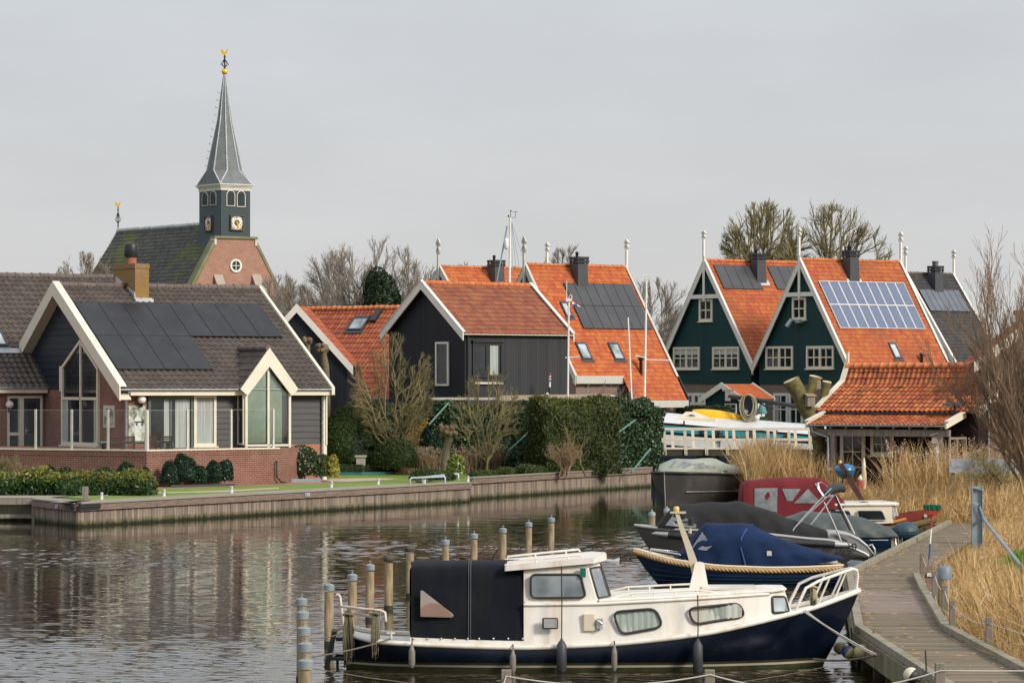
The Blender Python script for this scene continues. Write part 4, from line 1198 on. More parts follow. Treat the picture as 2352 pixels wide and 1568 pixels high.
px_window(t,fr,.35,SD(310,1138),SD(568,1350),4,2,fw=.17,mw=.09,depth=.10,fmat=CREAM,mid=1,sill=True,blind=.15)
px_window(t,fr,.35,SD(177,681),SD(307,891),2,2,fw=.19,mw=.09,depth=.10,fmat=CREAM,sill=True)
px_window(t,fr,yb,SG(1168,140),SG(1282,396),2,2,fw=.20,mw=.08,depth=.1,name='french_window',curtain=((.02,.3),))
px_window(t,fr,yb,SG(1290,140),SG(1400,396),2,2,fw=.20,mw=.08,depth=.1,name='french_window')
p=fr.on(*SD(220,915),1,.35);mb=MB();mb.tube([(p.x,.35,p.z+.1),(p.x,-.25,p.z+.15),(p.x-.25,-.4,p.z-.3)],[.06,.16,.18],10);mb.build('floodlight',ZINC,t)
p=fr.on(*SD(262,905),1,.35);mb=MB();mb.box(p.x-.22,-.1,p.z-.12,p.x+.22,.35,p.z+.12);mb.build('junction_box',ZINC,t)
solar_array(t,sr,fr,SD(412,530),SD(622,975),SD(1210,543),9,2,CELLS,WHITE,cells=True)
u,v=sr.at(fr,*SD(722,468));roof_chimney(t,sr,u,v,fr.plane(*SD(660,240),sr.p(u,v),(0,-1,0)).z-sr.p(u,v).z-.5,.95)
c=sr.p(u,v);zt=fr.plane(*SD(680,158),c,(0,-1,0)).z;mb=MB();mb.lathe([(.11,zt-1.2),(.11,zt-.5),(.15,zt-.45),(.15,zt-.2),(.10,zt-.15),(.10,zt)],(c.x,c.y-.1,0),10);mb.build('flue',BLACK,t)
roof_window(t,sr,fr,SD(1065,1110),SD(1200,1258))
u,v=sr.at(fr,*SD(1390,1300));c=sr.p(u,v);mb=MB();mb.lathe([(.10,-.2),(.10,.5),(.17,.52),(.17,.72),(.1,.76)],c,10);mb.build('vent_pipe',BLACK,t)
# grey roofed neighbour behind
t,fr,sr,g3=zaan_house('steep house with anthracite roof and silvery solar panels behind the green pair',(2080,628),276,-54,None,SD(1712,1312),5.2,TILE_GREY,TEAL,BRICK_GREY,.75,1.1)
za=g3['za'];L3=fr.on(*SD(1658,472),0,0).y
finial(t,0,0,za-.2,fr.on(*SD(1212,196),1,0).z-za+.2);finial(t,0,g3['L'],za-.2,fr.on(*SD(1652,230),0,0).z-za+.2)
solar_array(t,sr,fr,SD(1355,612),SD(1470,815),SD(1735,630),7,1,PANEL_SILVER)
u,v=sr.at(fr,*SD(1520,585));roof_chimney(t,sr,u,v,fr.plane(*SD(1460,385),sr.p(u,v),(0,-1,0)).z-sr.p(u,v).z-.5,.95)
c=sr.p(u,v);zt=fr.plane(*SD(1480,340),c,(0,-1,0)).z;mb=MB();mb.lathe([(.22,zt-.8),(.22,zt-.1),(.28,zt-.08),(.28,zt)],(c.x,c.y,0),12);mb.build('flue',ZINC,t)
roof_window(t,sr,fr,SD(1830,1155),SD(1905,1275))
# orange roofed pair beyond the black barn
OW=plain('grey_barge_paint',(0.50,0.48,0.43),.5,.06)
t,fr,sr,g4=zaan_house('house showing only its orange ridge, chimney and spikes above the black barn',(1008,613),248,-54,None,SB(1480,700),9.6,TILE_ORANGE_CLEAN,TEAL,BRICK_GREY,.6,1.1,rake_mat=OW,group='orange roofed houses beyond the barn')
za=g4['za'];finial(t,0,-.05,za-1.6,fr.on(*SB(1287,104),1,0).z-za+1.6,OW)
finial(t,0,g4['L'],za-.2,fr.on(1246,556,0,0).z-za+.2)
u,v=sr.at(fr,*SB(1735,445));roof_chimney(t,sr,u,v,fr.plane(*SB(1688,275),sr.p(u,v),(0,-1,0)).z-sr.p(u,v).z-.5,.95)
t,fr,sr,g5=zaan_house('house with a large grey solar array on its orange roof beside the black barn',(1205,608),236,-54,None,SB(2350,1187),8.75,TILE_ORANGE_CLEAN,BRICK_GREY,BRICK_GREY,.6,1.1,right_S=11.4,rake_mat=OW,group='orange roofed houses beyond the barn',clip=lambda u,v:not(u<3.9 and v<2.05),far_mat=DARKGREY)
za=g5['za'];finial(t,0,-.05,za-1.6,fr.on(*SB(1948,88),1,0).z-za+1.6,OW)
finial(t,0,g5['L'],za-.2,fr.on(*SC(718,135),0,0).z-za+.2)
mb=MB();rake(mb,0,za+.14,6.9,za+.14-6.9*g5['pr'],.4,8.76,8.82);mb.build('dark_verge',DARKGREY,t)
solar_array(t,sr,fr,SC(118,550),SC(322,980),SC(760,562),7,2,PANEL_GREY)
u,v=sr.at(fr,*SC(275,522));roof_chimney(t,sr,u,v,fr.plane(*SC(215,300),sr.p(u,v),(0,-1,0)).z-sr.p(u,v).z-.5,.95)
for a,b_ in((SC(232,1108),SC(398,1268)),(SC(536,1110),SC(702,1270)),(SC(86,726),SC(214,868))):roof_window(t,sr,fr,a,b_)
u,v=sr.at(fr,*SC(855,1400));c=sr.p(u,v);mb=MB();mb.lathe([(.11,-.2),(.11,.9),(.19,.92),(.19,1.2),(.1,1.25)],c,10);mb.build('vent_pipe',BLACK,t)
fx=sr.p(0,2.05);mb=MB();mb.box(fx.x-.3,.1,fx.z-.55,fx.x+.12,4.1,fx.z-.02);mb.build('fascia',OW,t)
mb=MB();mb.box(-4,.4,1.1,fx.x-.45,8.5,fx.z-.2);mb.build('brick_wall',BRICK_GREY,t)
mb=MB();mb.box(fx.x-.7,.6,fx.z-1.3,fx.x-.40,3.9,fx.z-.56);mb.build('wall_panel',OW,t)
q=sr.p(0,0);mb=MB();mb.box(q.x-.3,4.0,q.z-.5,q.x+.1,8.7,q.z-.02);mb.build('fascia',OW,t)
downpipe(t,wall_plane('x',fx.x-.4),1.2,1.2,fx.z-.5)
# ------------------------------------------------------------------ black barn, shed and long orange roof
t,fr,sr,gbn=zaan_house('black tarred barn with weathered red tiles and white edged gable',(966,650),172,-50,(875,766),(1061,765),7.2,TILE_BARN,NAVYBOARD,NAVYBOARD,.42,GL,wall_in=.22,tw=.26)
xs=gbn['xr']+.012
mb=MB();mb.box(xs-.3,.40,GL,xs,7.0,gbn['re'].z-.12);mb.build('side_wall',TAR_LIT,t)
gutter('gutter',(gbn['re'].x+.02,.1,gbn['re'].z-.03),(gbn['re'].x+.02,7.15,gbn['re'].z-.03),CREAM,t,.06)
px_window(t,fr,.35,SB(1264,916),SB(1366,1260),1,1,fw=.10,depth=.08,fmat=WHITE)
a0,a1,b0,b1=px_rect(fr,0,xs,SB(1545,918),SB(1782,1195))
wpx2=wall_plane('x',xs)
wf=window(t,wpx2,a0,a1,b0,b1,2,1,BLACK,GLASS,.13,.10,.07,mid=1,curtain=((.58,.9),))
mb=MB();mb.obox(*wpx2,a0-.05,a1+.05,b1,b1+.1,0,.16);mb.build('window_head',BLACK,t)
mb=MB();mb.obox(*wpx2,a0+.1,a1-.05,b0-.32,b0-.22,0,.14);mb.build('window_sill',GREYWHITE,t)
mb=MB();mb.tube([(xs+.07,.5,GL),(xs+.07,.5,gbn['re'].z-.1)],.05,8);mb.build('downpipe',BLACK,t)
fr=Frame((at(681,702,168).x,168,0),-6)
t=thing('boarded_shed','small black boarded shed with a white edged gable beside the brown house','shed',fr.o,-6)
zs_=fr.on(681,702,1,0).z;q=fr.on(806,841,1,0);wr2=fr.on(798,850,1,.2).x;p_=(zs_-q.z)/q.x
gable_body('wall',-2.6,wr2,zs_-2.6*p_-.1,zs_-wr2*p_-.1,zs_-.1,.2,3.6,NAVYBOARD,t,GL)
mb=MB();rake(mb,0,zs_+.1,q.x+.1,zs_+.1-(q.x+.1)*p_,.42,0,.06);rake(mb,0,zs_+.1,-2.8,zs_+.1-2.8*p_,.42,0,.06);mb.build('barge_board',WHITE,t)
up=Vector((-q.x,0,zs_-q.z));s1=Slope((q.x,.07,q.z),(0,1,0),up);tile_roof('roof',s1,3.4,up.length,TILE_RED,t,.26,.34)
up=Vector((2.8,0,2.8*p_));s1=Slope((-2.8,3.47,zs_-2.8*p_),(0,-1,0),up);tile_roof('roof',s1,3.4,up.length,TILE_RED,t,.26,.34)
fr=Frame((at(708,709,188).x,188,0),-40)
t=thing('long_roofed_house','long low house with a moss flecked red tiled roof between shed and barn','house',fr.o,-40)
zr_=fr.on(709,711,0,0).z;pe=fr.on(700,905,0,-4.4)
ze=4.35;yv=-4.6
sl_=Slope((-.4,yv,ze),(1,0,0),(0,-yv,zr_-ze))
tile_roof('roof',sl_,13,Vector((0,-yv,zr_-ze)).length,TILE_RED,t,.26,.36)
mb=MB();mb.add([(-.4,0,zr_),(12.6,0,zr_),(12.6,4.6,ze),(-.4,4.6,ze)],[(0,1,2,3)]);mb.build('back_roof',TILE_RED,t)
ridge_tiles('ridge',(-.4,0,zr_+.02),(12.6,0,zr_+.02),RIDGE_ORANGE,t,.14,.38)
mb=MB();mb.prism([(-.2,yv+.4,GL),(-.2,yv+.4,ze+.25),(-.2,0,zr_-.15),(-.2,4.2,ze+.25),(-.2,4.2,GL)],(12.6,0,0));mb.build('wall',GREYWHITE,t)
mb=MB();mb.prism([(-.46,yv-.1,ze-.05),(-.46,0,zr_+.15),(-.46,0,zr_-.2),(-.46,yv-.1,ze-.4)],(.06,0,0));mb.prism([(-.46,4.7,ze-.4),(-.46,0,zr_-.2),(-.46,0,zr_+.15),(-.46,4.7,ze-.05)],(.06,0,0));mb.build('barge_board',WHITE,t)
u0,v1=sl_.at(fr,*SB(665,722));_,v0=sl_.at(fr,*SB(610,830));roof_window_uv(t,sl_,u0-.25,u0+.85,v0,v1)
u0,v0=sl_.at(fr,*SB(750,765));mb=MB();sl_.box(mb,u0,u0+.4,v0,v0+.8,.02,.2);mb.build('roof_vent',BLACK,t)
gutter('gutter',(-.4,yv-.04,ze),(12.6,yv-.04,ze),ZINC,t)
# ------------------------------------------------------------------ lean-to shed of the green houses, in front of them
fr=Frame((at(1660,885,245).x,245,0),-32)
t=thing('garden_shed','small green garden shed with an orange tiled roof in front of the green houses','shed',fr.o,-32)
ax=fr.on(*SG(752,70),1,0);l_=fr.on(*SG(585,190),1,0);r_=fr.on(*SG(925,190),1,0);e_=fr.on(*SG(1170,185),0,r_.x)
pz=(ax.z-r_.z)/(r_.x-ax.x);hw2=(r_.x-l_.x)/2;Ls=e_.y
gable_body('wall',ax.x-hw2+.35,ax.x+hw2-.35,ax.z-(hw2-.35)*pz-.1,ax.z-(hw2-.35)*pz-.1,ax.z-.1,.25,Ls-.2,TEAL,t,1.1,ax.x)
up=Vector((-hw2,0,hw2*pz));s1=Slope((ax.x+hw2,.07,ax.z-hw2*pz),(0,1,0),up);tile_roof('roof',s1,Ls,up.length,TILE_ORANGE,t,.24,.3)
up=Vector((hw2,0,hw2*pz));s1=Slope((ax.x-hw2,Ls+.07,ax.z-hw2*pz),(0,-1,0),up);tile_roof('roof',s1,Ls,up.length,TILE_ORANGE,t,.24,.3)
for y in(0,Ls):
 mb=MB()
 for s in(-1,1):
  p4=[(ax.x,y,ax.z+.12),(ax.x+s*(hw2+.05),y,ax.z+.12-(hw2+.05)*pz),(ax.x+s*(hw2+.05),y,ax.z-.3-(hw2+.05)*pz),(ax.x,y,ax.z-.3)]
  mb.prism(p4 if s>0 else p4[::-1],(0,.1,0))
 mb.build('barge_board',WHITE,t)
px_window(t,fr,.25,SG(785,222),SG(876,300),2,2,fw=.08,mw=.05)
q0=fr.on(*SG(1060,210),0,ax.x+hw2-.34);mb=MB();mb.box(ax.x+hw2-.36,q0 .y-.4,1.2,ax.x+hw2-.31,q0 .y+.65,q0 .z+.2);mb.build('door',WHITE,t)
# ------------------------------------------------------------------ church
fr=Frame((at(540,548,320).x,320,0),35)
t=thing('village_church','brick church with a mossy tiled nave and a slate spired clock tower','church',fr.o,35)
F=lambda c,ax=1,v=0.0:fr.on(*c,ax,v)
tx0,tx1=F(SL(915,1100)).x,F(SL(1098,1100)).x;hw=(tx1-tx0)/2;txc=(tx0+tx1)/2
td=F(SL(780,1100),0,tx0).y
zp=F(SL(1000,1262)).z
sh_l,sh_r=F(SL(893,1300)),F(SL(1130,1300));lo_l,lo_r=F(SL(765,1556)),F(SL(1258,1560))
pitch_c=(sh_r.z-lo_r.z)/(lo_r.x-sh_r.x)
gz0=4.0
xe=lo_r.x+(lo_r.z-gz0)/pitch_c;xel=2*txc-xe
# nave
yn=fr.on(*SL(270,1208),0,txc).y;zn=fr.on(*SL(520,1194),0,txc).z
mb=MB();mb.prism([(xel,.0,gz0),(xe,.0,gz0),(sh_r.x,.0,sh_r.z),(sh_r.x,.0,zp),(2*txc-sh_r.x,.0,zp),(2*txc-sh_r.x,.0,sh_r.z)],(0,.7,0));mb.build('gable_wall',BRICK_CHURCH,t)
mb=MB();mb.box(2*txc-sh_r.x-.2,-.16,zp,sh_r.x+.2,.8,zp+.22)
for s in(1,-1):
 X=lambda x:txc+s*(x-txc)
 q4=[(X(sh_r.x+.05),-.05,sh_r.z),(X(xe+.1),-.05,gz0),(X(xe+.1),-.05,gz0+.55),(X(sh_r.x+.05),-.05,sh_r.z+.55)]
 mb.prism(q4[::-1]if s>0 else q4,(0,.95,0))
mb.build('coping',plain('mossy_coping',(.20,.19,.11),.85,.2,.8,dirt=(.16,.17,.045),dirt_amt=.9,dirt_scale=.3),t)
mb=MB();mb.box(sh_r.x-.05,-.1,sh_r.z-.1,sh_r.x+.18,.6,zp+.1);mb.box(2*txc-sh_r.x-.18,-.1,sh_r.z-.1,2*txc-sh_r.x+.05,.6,zp+.1);mb.build('shoulder_stone',GREYWHITE,t)
pn=(zn-gz0-1)/(xe-txc)
for s in(-1,1):
 up=Vector((-s*(xe-txc),0,zn-gz0-1))
 o_=Vector((txc+s*(xe-txc),.72 if s>0 else yn,gz0+1))
 sl_=Slope(o_,(0,1,0)if s>0 else(0,-1,0),up)
 tile_roof('roof',sl_,yn-.72,up.length,TILE_CHURCH,t,.30,.42,.035,.04)
ridge_tiles('ridge',(txc,td,zn+.03),(txc,yn,zn+.03),LEAD,t,.20,2.2)
mb=MB();mb.prism([(xel,.4,gz0-3),(xe,.4,gz0-3),(xe,.4,gz0+.9),(txc,.4,zn-.2),(xel,.4,gz0+.9)],(0,yn-.6,0));mb.build('nave_wall',BRICK_CHURCH,t)
mb=MB()
for s in(-1,1):
 q4=[(txc,yn-.02,zn+.2),(txc+s*(xe-txc),yn-.02,gz0+1.2),(txc+s*(xe-txc),yn-.02,gz0+.5),(txc,yn-.02,zn-.5)]
 mb.prism(q4 if s>0 else q4[::-1],(0,.12,0))
mb.build('far_barge_board',WHITE,t)
# tower
cz=F(SL(1000,940)).z
mb=MB();mb.box(tx0,-.02,zp+.2,tx1,.10,cz);fro=mb.build('tower_front',plain('tower_green_paint',(.028,.046,.052),.55,.10,1.2,stretch=(3,3,.3)),t)
mb=MB();mb.box(tx0-.01,.102,zp-6,tx1+.01,td,cz);mb.build('tower_shaft',SLATE,t)
mb=MB();mb.box(tx0-.1,.0,zp-3.6,tx0+.02,td+.02,zp-3.2);mb.build('tower_flashing',LEAD,t)
er_=F(SL(1107,924)).x-tx1
ez=F(SL(912,910)).z
mb=MB();mb.box(tx0-.06,-.08,cz-.30,tx1+.06,td+.06,cz-.05);mb.build('frieze',GREYWHITE,t)
mb=MB()
for i in range(3):mb.box(tx0-.10-i*.09,-.12-i*.09,cz-.05+i*.12,tx1+.10+i*.09,td+.10+i*.09,cz+.069+i*.12)
mb.build('cornice',GREYWHITE,t)
ez=cz+.32
# spire: square eaves, broached to an octagon
c0=Vector((txc,td/2,0));a=hw+er_*.9;b_=td/2+er_*.9
z1=F(SL(930,838),1,td/2).z;zt=F(SL(928,228),1,td/2).z
ro=(F(SL(1033,838),1,td/2).x-F(SL(835,838),1,td/2).x)/2*.98
sq=[c0+Vector((sx*a,sy*b_,ez))for sx,sy in((-1,-1),(1,-1),(1,1),(-1,1))]
oc=lambda r,z:[c0+Vector((r*math.cos(R(22.5+45*k)),r*math.sin(R(22.5+45*k)),z))for k in range(8)]
o1,o2,o3=oc(ro,z1),oc(ro*.40,lerp(z1,zt,.52)),oc(.09,zt)
sp=MB()
vs=sq+o1+o2+o3
# o1 indices 4..11 : angles 22.5,67.5,112.5,157.5,202.5,247.5,292.5,337.5
fs=[(0,1,4+6,4+5),(1,2,4+0,4+7),(2,3,4+2,4+1),(3,0,4+4,4+3),(0,4+5,4+4),(1,4+7,4+6),(2,4+1,4+0),(3,4+3,4+2)]
for k in range(8):
 k2=(k+1)%8
 fs+=[(4+k,4+k2,12+k2,12+k),(12+k,12+k2,20+k2,20+k)]
sp.add(vs,fs);so=sp.build('spire',SLATE_LIGHT,t)
sp=MB()
for k in range(8):sp.tube([o1[k],o2[k],o3[k]],[.075,.06,.04],6)
for c,i,j in((0,5,4),(1,7,6),(2,1,0),(3,3,2)):sp.tube([sq[c],o1[i]],.07,6);sp.tube([sq[c],o1[j]],.07,6)
sp.build('lead_rolls',LEAD,so)
sp=MB();rr=random.Random(2)
for i in range(11):
 tt=.05+.075*i;k=3;p=o1[k].lerp(o3[k],tt);d=(p-c0);d.z=0;d.normalize();sp.tube([p,p+d*.20,p+d*.24+Vector((0,0,.13))],.02,5)
sp.build('spire_hooks',BLACK,so)
def weathercock(parent,c,z0,zb,zt,s=1.0,ball=True):
 ir=MB();ir.tube([(c.x,c.y,z0),(c.x,c.y,zb)],.07*s,8)
 for k in range(4):
  an=k*math.pi/2;ir.tube([(c.x,c.y,lerp(z0,zb,.30)),(c.x+.42*s*math.cos(an),c.y+.42*s*math.sin(an),lerp(z0,zb,.45)),(c.x+.1*s*math.cos(an),c.y+.1*s*math.sin(an),lerp(z0,zb,.72)),(c.x,c.y,lerp(z0,zb,.8))],.035*s,5)
 ir.lathe([(.05,0),(.14*s,.08),(.05,.16)],(c.x,c.y,lerp(z0,zb,.85)),8);ir.lathe([(.05,0),(.14*s,.08),(.05,.16)],(c.x,c.y,lerp(z0,zb,.2)),8)
 io=ir.build('iron_finial',BLACK,parent)
 if ball:mb=MB();mb.lathe([(.02,-.3),(.2,-.22),(.3,0),(.2,.22),(.02,.3)],(c.x,c.y,z0+.05),14);mb.build('gilt_ball',GOLD,io)
 h=zt-zb;out=[(-.60,.95),(-.75,.72),(-.70,.45),(-.45,.15),(-.15,0),(.12,0),(.35,.2),(.45,.5),(.52,.72),(.72,.68),(.62,.85),(.55,1.0),(.40,.95),(.25,.62),(.02,.45),(-.2,.55),(-.3,.85)]
 mb=MB();ca,sa=math.cos(R(-35)),math.sin(R(-35))
 mb.prism([(c.x+x*h*.8*ca,c.y+x*h*.8*sa,zb+z*h)for x,z in out],(.05*sa,-.05*ca,0));mb.build('weathercock',GOLD,io)
zc=F(SL(928,218),1,td/2).z
weathercock(so,c0,zc,F(SL(930,112),1,td/2).z,F(SL(925,70),1,td/2).z,1.0)
cr_=Vector((txc,yn,0));weathercock(t,cr_,zn,fr.on(*SL(268,1062),0,txc).z,fr.on(*SL(262,1030),0,txc).z,.75,False)
# belfry louvres and clocks on two faces
def arch_pts(a0,a1,b0,b1,n=8):
 r=(a1-a0)/2;c=(a0+a1)/2
 return[(a0,b0),(a1,b0)]+[(c+r*math.cos(math.pi*k/n),b1-r+r*math.sin(math.pi*k/n))for k in range(n+1)]
def louvre(wp,a0,a1,b0,b1,fm):
 poly_window(t,wp,arch_pts(a0,a1,b0,b1),.055,[],fm,BLACK,.10,'belfry_window')
 mb=MB();k=6
 for i in range(k):
  z=lerp(b0+.14,b1-.35,i/(k-1));mb.obox(*wp,a0+.1,a1-.1,z,z+.045,.05,.13)
 mb.build('louvre',plain('louvre_green',(.03,.06,.06),.5)if 'louvre_green' not in MATS else MATS['louvre_green'],t)
wpf=(Vector((0,-.02,0)),Vector((1,0,0)),Vector((0,0,1)),Vector((0,-1,0)))
wps=(Vector((tx0-.012,0,0)),Vector((0,-1,0)),Vector((0,0,1)),Vector((-1,0,0)))
for c,d in((SL(948,1057),SL(1001,958)),(SL(1013,1062),SL(1066,962))):
 p,q=F(c,1,-.02),F(d,1,-.02);louvre(wpf,p.x,q.x,p.z,q.z,WHITE)
for c,d in((SL(802,1058),SL(838,966)),(SL(853,1054),SL(890,961))):
 p,q=F(c,0,tx0),F(d,0,tx0);louvre(wps,-p.y,-q.y,p.z,q.z,GREYWHITE)
BLIND_WHITE=plain('dial_white',(.8,.79,.74),.5,.02);OCHRE=plain('ochre_dial',(.27,.19,.075),.6);DIALBROWN=plain('dial_brown',(.11,.065,.05),.6)
def clock(wp,ca,cb,r,hour,minute):
 o,ex,ez,n=wp;mb=MB();s=r*1.22
 for q in((-s,-s+.1,-s,s),(s-.1,s,-s,s),(-s+.1,s-.1,s-.1,s),(-s+.1,s-.1,-s,-s+.1)):mb.obox(o+ex*ca+ez*cb,ex,ez,n,*q,0,.22)
 co=mb.build('clock',DIALBROWN,t)
 mb=MB();mb.obox(o+ex*ca+ez*cb,ex,ez,n,-s+.1,s-.1,-s+.1,s-.1,0,.08);mb.build('dial_board',OCHRE,co)
 P=lambda a,b,d:o+ex*(ca+a)+ez*(cb+b)+n*d
 rn=MB();k=40
 rn.loft([[P(rr_*math.cos(2*math.pi*i/k),rr_*math.sin(2*math.pi*i/k),.10)for i in range(k)]for rr_ in(r*1.04,r*.50)],closed=True,smooth=False);rn.build('hour_ring',BLIND_WHITE,co)
 dk=MB();dk.add([P(r*.53*math.cos(2*math.pi*i/k),r*.53*math.sin(2*math.pi*i/k),.095)for i in range(k)],[tuple(range(k))]);dk.build('dial_centre',DIALBROWN,co)
 nm=MB();strokes={1:1,2:2,3:3,4:4,5:2,6:3,7:4,8:5,9:3,10:2,11:3,12:4}
 for h,c in strokes.items():
  an=R(90-30*h);ux,uz=math.cos(an),math.sin(an);vx,vz=-uz,ux
  for i in range(c):
   w=(i-(c-1)/2)*.06
   tilt=.05 if(h in(5,10)or(h in(6,7,8,11,12)and i==0))*(i%2==0)else 0
   nm.beam(P(ux*r*.70+vx*(w-tilt),uz*r*.70+vz*(w-tilt),.112),P(ux*r*.92+vx*(w+tilt),uz*r*.92+vz*(w+tilt),.112),.018,.012,up=n)
 nm.build('numerals',BLACK,co)
 for nme,an,ln,w in(('hour_hand',90-30*(hour+minute/60),.55,.12),('minute_hand',90-6*minute,.88,.085)):
  an=R(an);hd=MB();u=(math.cos(an),math.sin(an));hd.beam(P(-u[0]*r*.25,-u[1]*r*.25,.15),P(u[0]*r*ln,u[1]*r*ln,.15),w,.03,up=n);hd.build(nme,GOLD,co)
p=F(SL(1012,1162),1,-.02);r_=(F(SL(1047,1160),1,-.02).x-F(SL(978,1160),1,-.02).x)/2;clock(wpf,p.x,p.z,r_,4,27)
p=F(SL(842,1167),0,tx0);clock(wps,-p.y,p.z,r_,4,28)
# gable oculus and stone stubs
p=F(SL(1007,1431),1,0);k=20;r_=.62
poly_window(t,wall_plane('y',0),[(p.x+r_*math.cos(2*math.pi*i/k),p.z+r_*math.sin(2*math.pi*i/k))for i in range(k)],.17,[(p.x-r_+.1,p.z,p.x+r_-.1,p.z,.06),(p.x,p.z-r_+.1,p.x,p.z+r_-.1,.06)],WHITE,GLASS,.12,'round_window')
for x in(873,1112):
 p,q=F(SL(x,1495)),F(SL(x+48,1495));mb=MB();mb.prism([(p.x,-.02,p.z),(p.x,-1.15,p.z-1.7),(p.x,-1.15,p.z-6),(p.x,-.02,p.z-6)],(q.x-p.x,0,0));mb.build('buttress',BRICK_CHURCH,t)
 mb=MB();mb.prism([(p.x-.06,-.01,p.z+.15),(p.x-.06,-1.2,p.z-1.6),(p.x-.06,-1.2,p.z-1.75),(p.x-.06,-.01,p.z)],(q.x-p.x+.12,0,0));mb.build('buttress_cap',plain('buttress_stone',(.36,.30,.25),.8)if 'buttress_stone' not in MATS else MATS['buttress_stone'],t)
 # ------------------------------------------------------------------ boathouse with its porch
fr=Frame((at(1946,841,151).x,151,0),-35)
t=thing('boathouse','low boathouse with mossy orange pantiles and an open porch above the reeds','boathouse',fr.o,-35)
B0=fr.on(1946,842,0,0);B1=fr.on(1934,882,0,0);B2=fr.on(1874,944,0,0)
Lb=8.6
up1=Vector((0,-B1 .y,B0 .z-B1 .z));up2=Vector((0,B1 .y-B2 .y,B1 .z-B2 .z))
s1=Slope((0,B1 .y,B1 .z),(1,0,0),up1);s2=Slope((0,B2 .y,B2 .z),(1,0,0),up2)
Lb=s2 .at(fr,2238,957)[0]
Lu=s1 .at(fr,2263,862)[0];tile_roof('roof',s1,Lu,up1 .length+.02,TILE_BOAT,t,.235,.36,.05,.05);tile_roof('roof',s2,Lb,up2 .length+.04,TILE_BOAT,t,.235,.36,.05,.05)
ridge_tiles('ridge',(0,0,B0 .z+.03),(Lu,0,B0 .z+.03),RIDGE_ORANGE,t,.15,.42)
mb=MB();mb.add([(0,0,B0 .z),(0,3.4,B2 .z),(Lu,3.4,B2 .z),(Lu,0,B0 .z)],[(0,1,2,3)]);mb.build('back_roof',TILE_BOAT,t)
for x in(-.10,Lb+.03):
 mb=MB()
 for a,c in((B0,B1),(B1,B2))if x<0 else((B1,B2),):
  mb.prism([(x,a.y,a.z+.14),(x,c.y,c.z+.14),(x,c.y,c.z-.22),(x,a.y,a.z-.22)],(.07,0,0))
  mb.prism([(x-.02,a.y,a.z+.141),(x-.02,a.y,a.z+.18),(x-.02,c.y,c.z+.18),(x-.02,c.y,c.z+.141)],(.26,0,0))
 mb.build('barge_board',CREAM,t)
mb=MB();mb.box(-.02,-.05,B0 .z,.08,.05,B0 .z+.62);mb.build('gable_spike',CREAM,t)
PLUM=boards('plum_boards',(.018,.006,.009),.22,1,.15,.05,.2,rough=.6)
yw=B2 .y+.45
mb=MB();mb.prism([(.25,yw,.25),(.25,yw,B2 .z+.1),(.25,B1 .y,B1 .z-.15),(.25,B1 .y+.05,.25)],(Lb-.5,0,0));mb.prism([(.25,B1 .y+.06,.25),(.25,B1 .y+.06,B1 .z-.12),(.25,0,B0 .z-.12),(.25,3.0,B2 .z),(.25,3.0,.25)],(Lu-.4,0,0));mb.build('wall',PLUM,t)
# porch roof
P0=fr.on(1899,950,0,0);P1=fr.on(1856,974,0,-0.1)
P0=Vector((0,yw-.25,fr.on(1899,950,1,yw-.25).z));px0=fr.on(1899,950,1,yw-.25).x
P1=fr.on(1856,974,0,px0)
upP=Vector((0,P0 .y-P1 .y,P0 .z-P1 .z));sp3=Slope((px0,P1 .y,P1 .z),(1,0,0),upP);Lp=sp3 .at(fr,2170,977)[0]
tile_roof('porch_roof',sp3,Lp,upP.length,TILE_BOAT,t,.20,.24,.026,.028)
mb=MB();sp3 .box(mb,0,Lp,upP.length-.05,upP.length+.16,.05,.075);mb.build('flashing',LEAD,t)
for x in(px0-.1,px0+Lp+.02):
 mb=MB();mb.prism([(x,P0 .y+.1,P0 .z+.16),(x,P1 .y-.08,P1 .z+.13),(x,P1 .y-.08,P1 .z-.15),(x,P0 .y+.1,P0 .z-.12)],(.08,0,0));mb.prism([(x-.03,P0 .y+.1,P0 .z+.161),(x-.03,P0 .y+.1,P0 .z+.2),(x-.03,P1 .y-.1,P1 .z+.17),(x-.03,P1 .y-.1,P1 .z+.131)],(.22,0,0));mb.build('porch_verge',CREAM,t)
gutter('gutter',(px0,P1 .y-.06,P1 .z-.01),(px0+Lp,P1 .y-.06,P1 .z-.01),ZINC,t)
mb=MB();mb.box(px0+.02,P1 .y+.12,P1 .z-.48,px0+Lp+.1,P1 .y+.30,P1 .z-.20);mb.build('porch_beam',GREYWOOD,t)
mb=MB()
for i in range(9):x=px0+.3+i*(Lp-.5)/8;mb.prism([(x,P1 .y-.05,P1 .z-.02),(x,P0 .y,P0 .z-.05),(x,P0 .y,P0 .z-.2),(x,P1 .y-.05,P1 .z-.16)],(.09,0,0))
mb.build('rafters',GREYWOOD,t)
yp=P1 .y+.21
xpost=lambda c:fr.on(*c,1,yp).x
for c,w in((SH(90,800),.10),(SH(1208,800),.11)):
 x=xpost(c);mb=MB();mb.box(x-w,yp-w,-.2,x+w,yp+w,P1 .z-.48);mb.build('porch_post',GREYWOOD,t)
x=xpost(SH(1200,900));mb=MB();mb.tube([(x-.04,yp-.2,-.2),(x-.04,yp-.2,fr.on(*SH(1200,745),1,yp).z)],.09,10);mb.build('white_stake',GREYWHITE,t)
x=xpost(SH(45,800));mb=MB();mb.tube([(px0+.2,P1 .y-.06,P1 .z-.06),(px0+.2,P1 .y+.0,P1 .z-.3),(x,yp-.1,P1 .z-.55),(x,yp-.1,.2)],.055,10);mb.build('downpipe',ZINC,t)
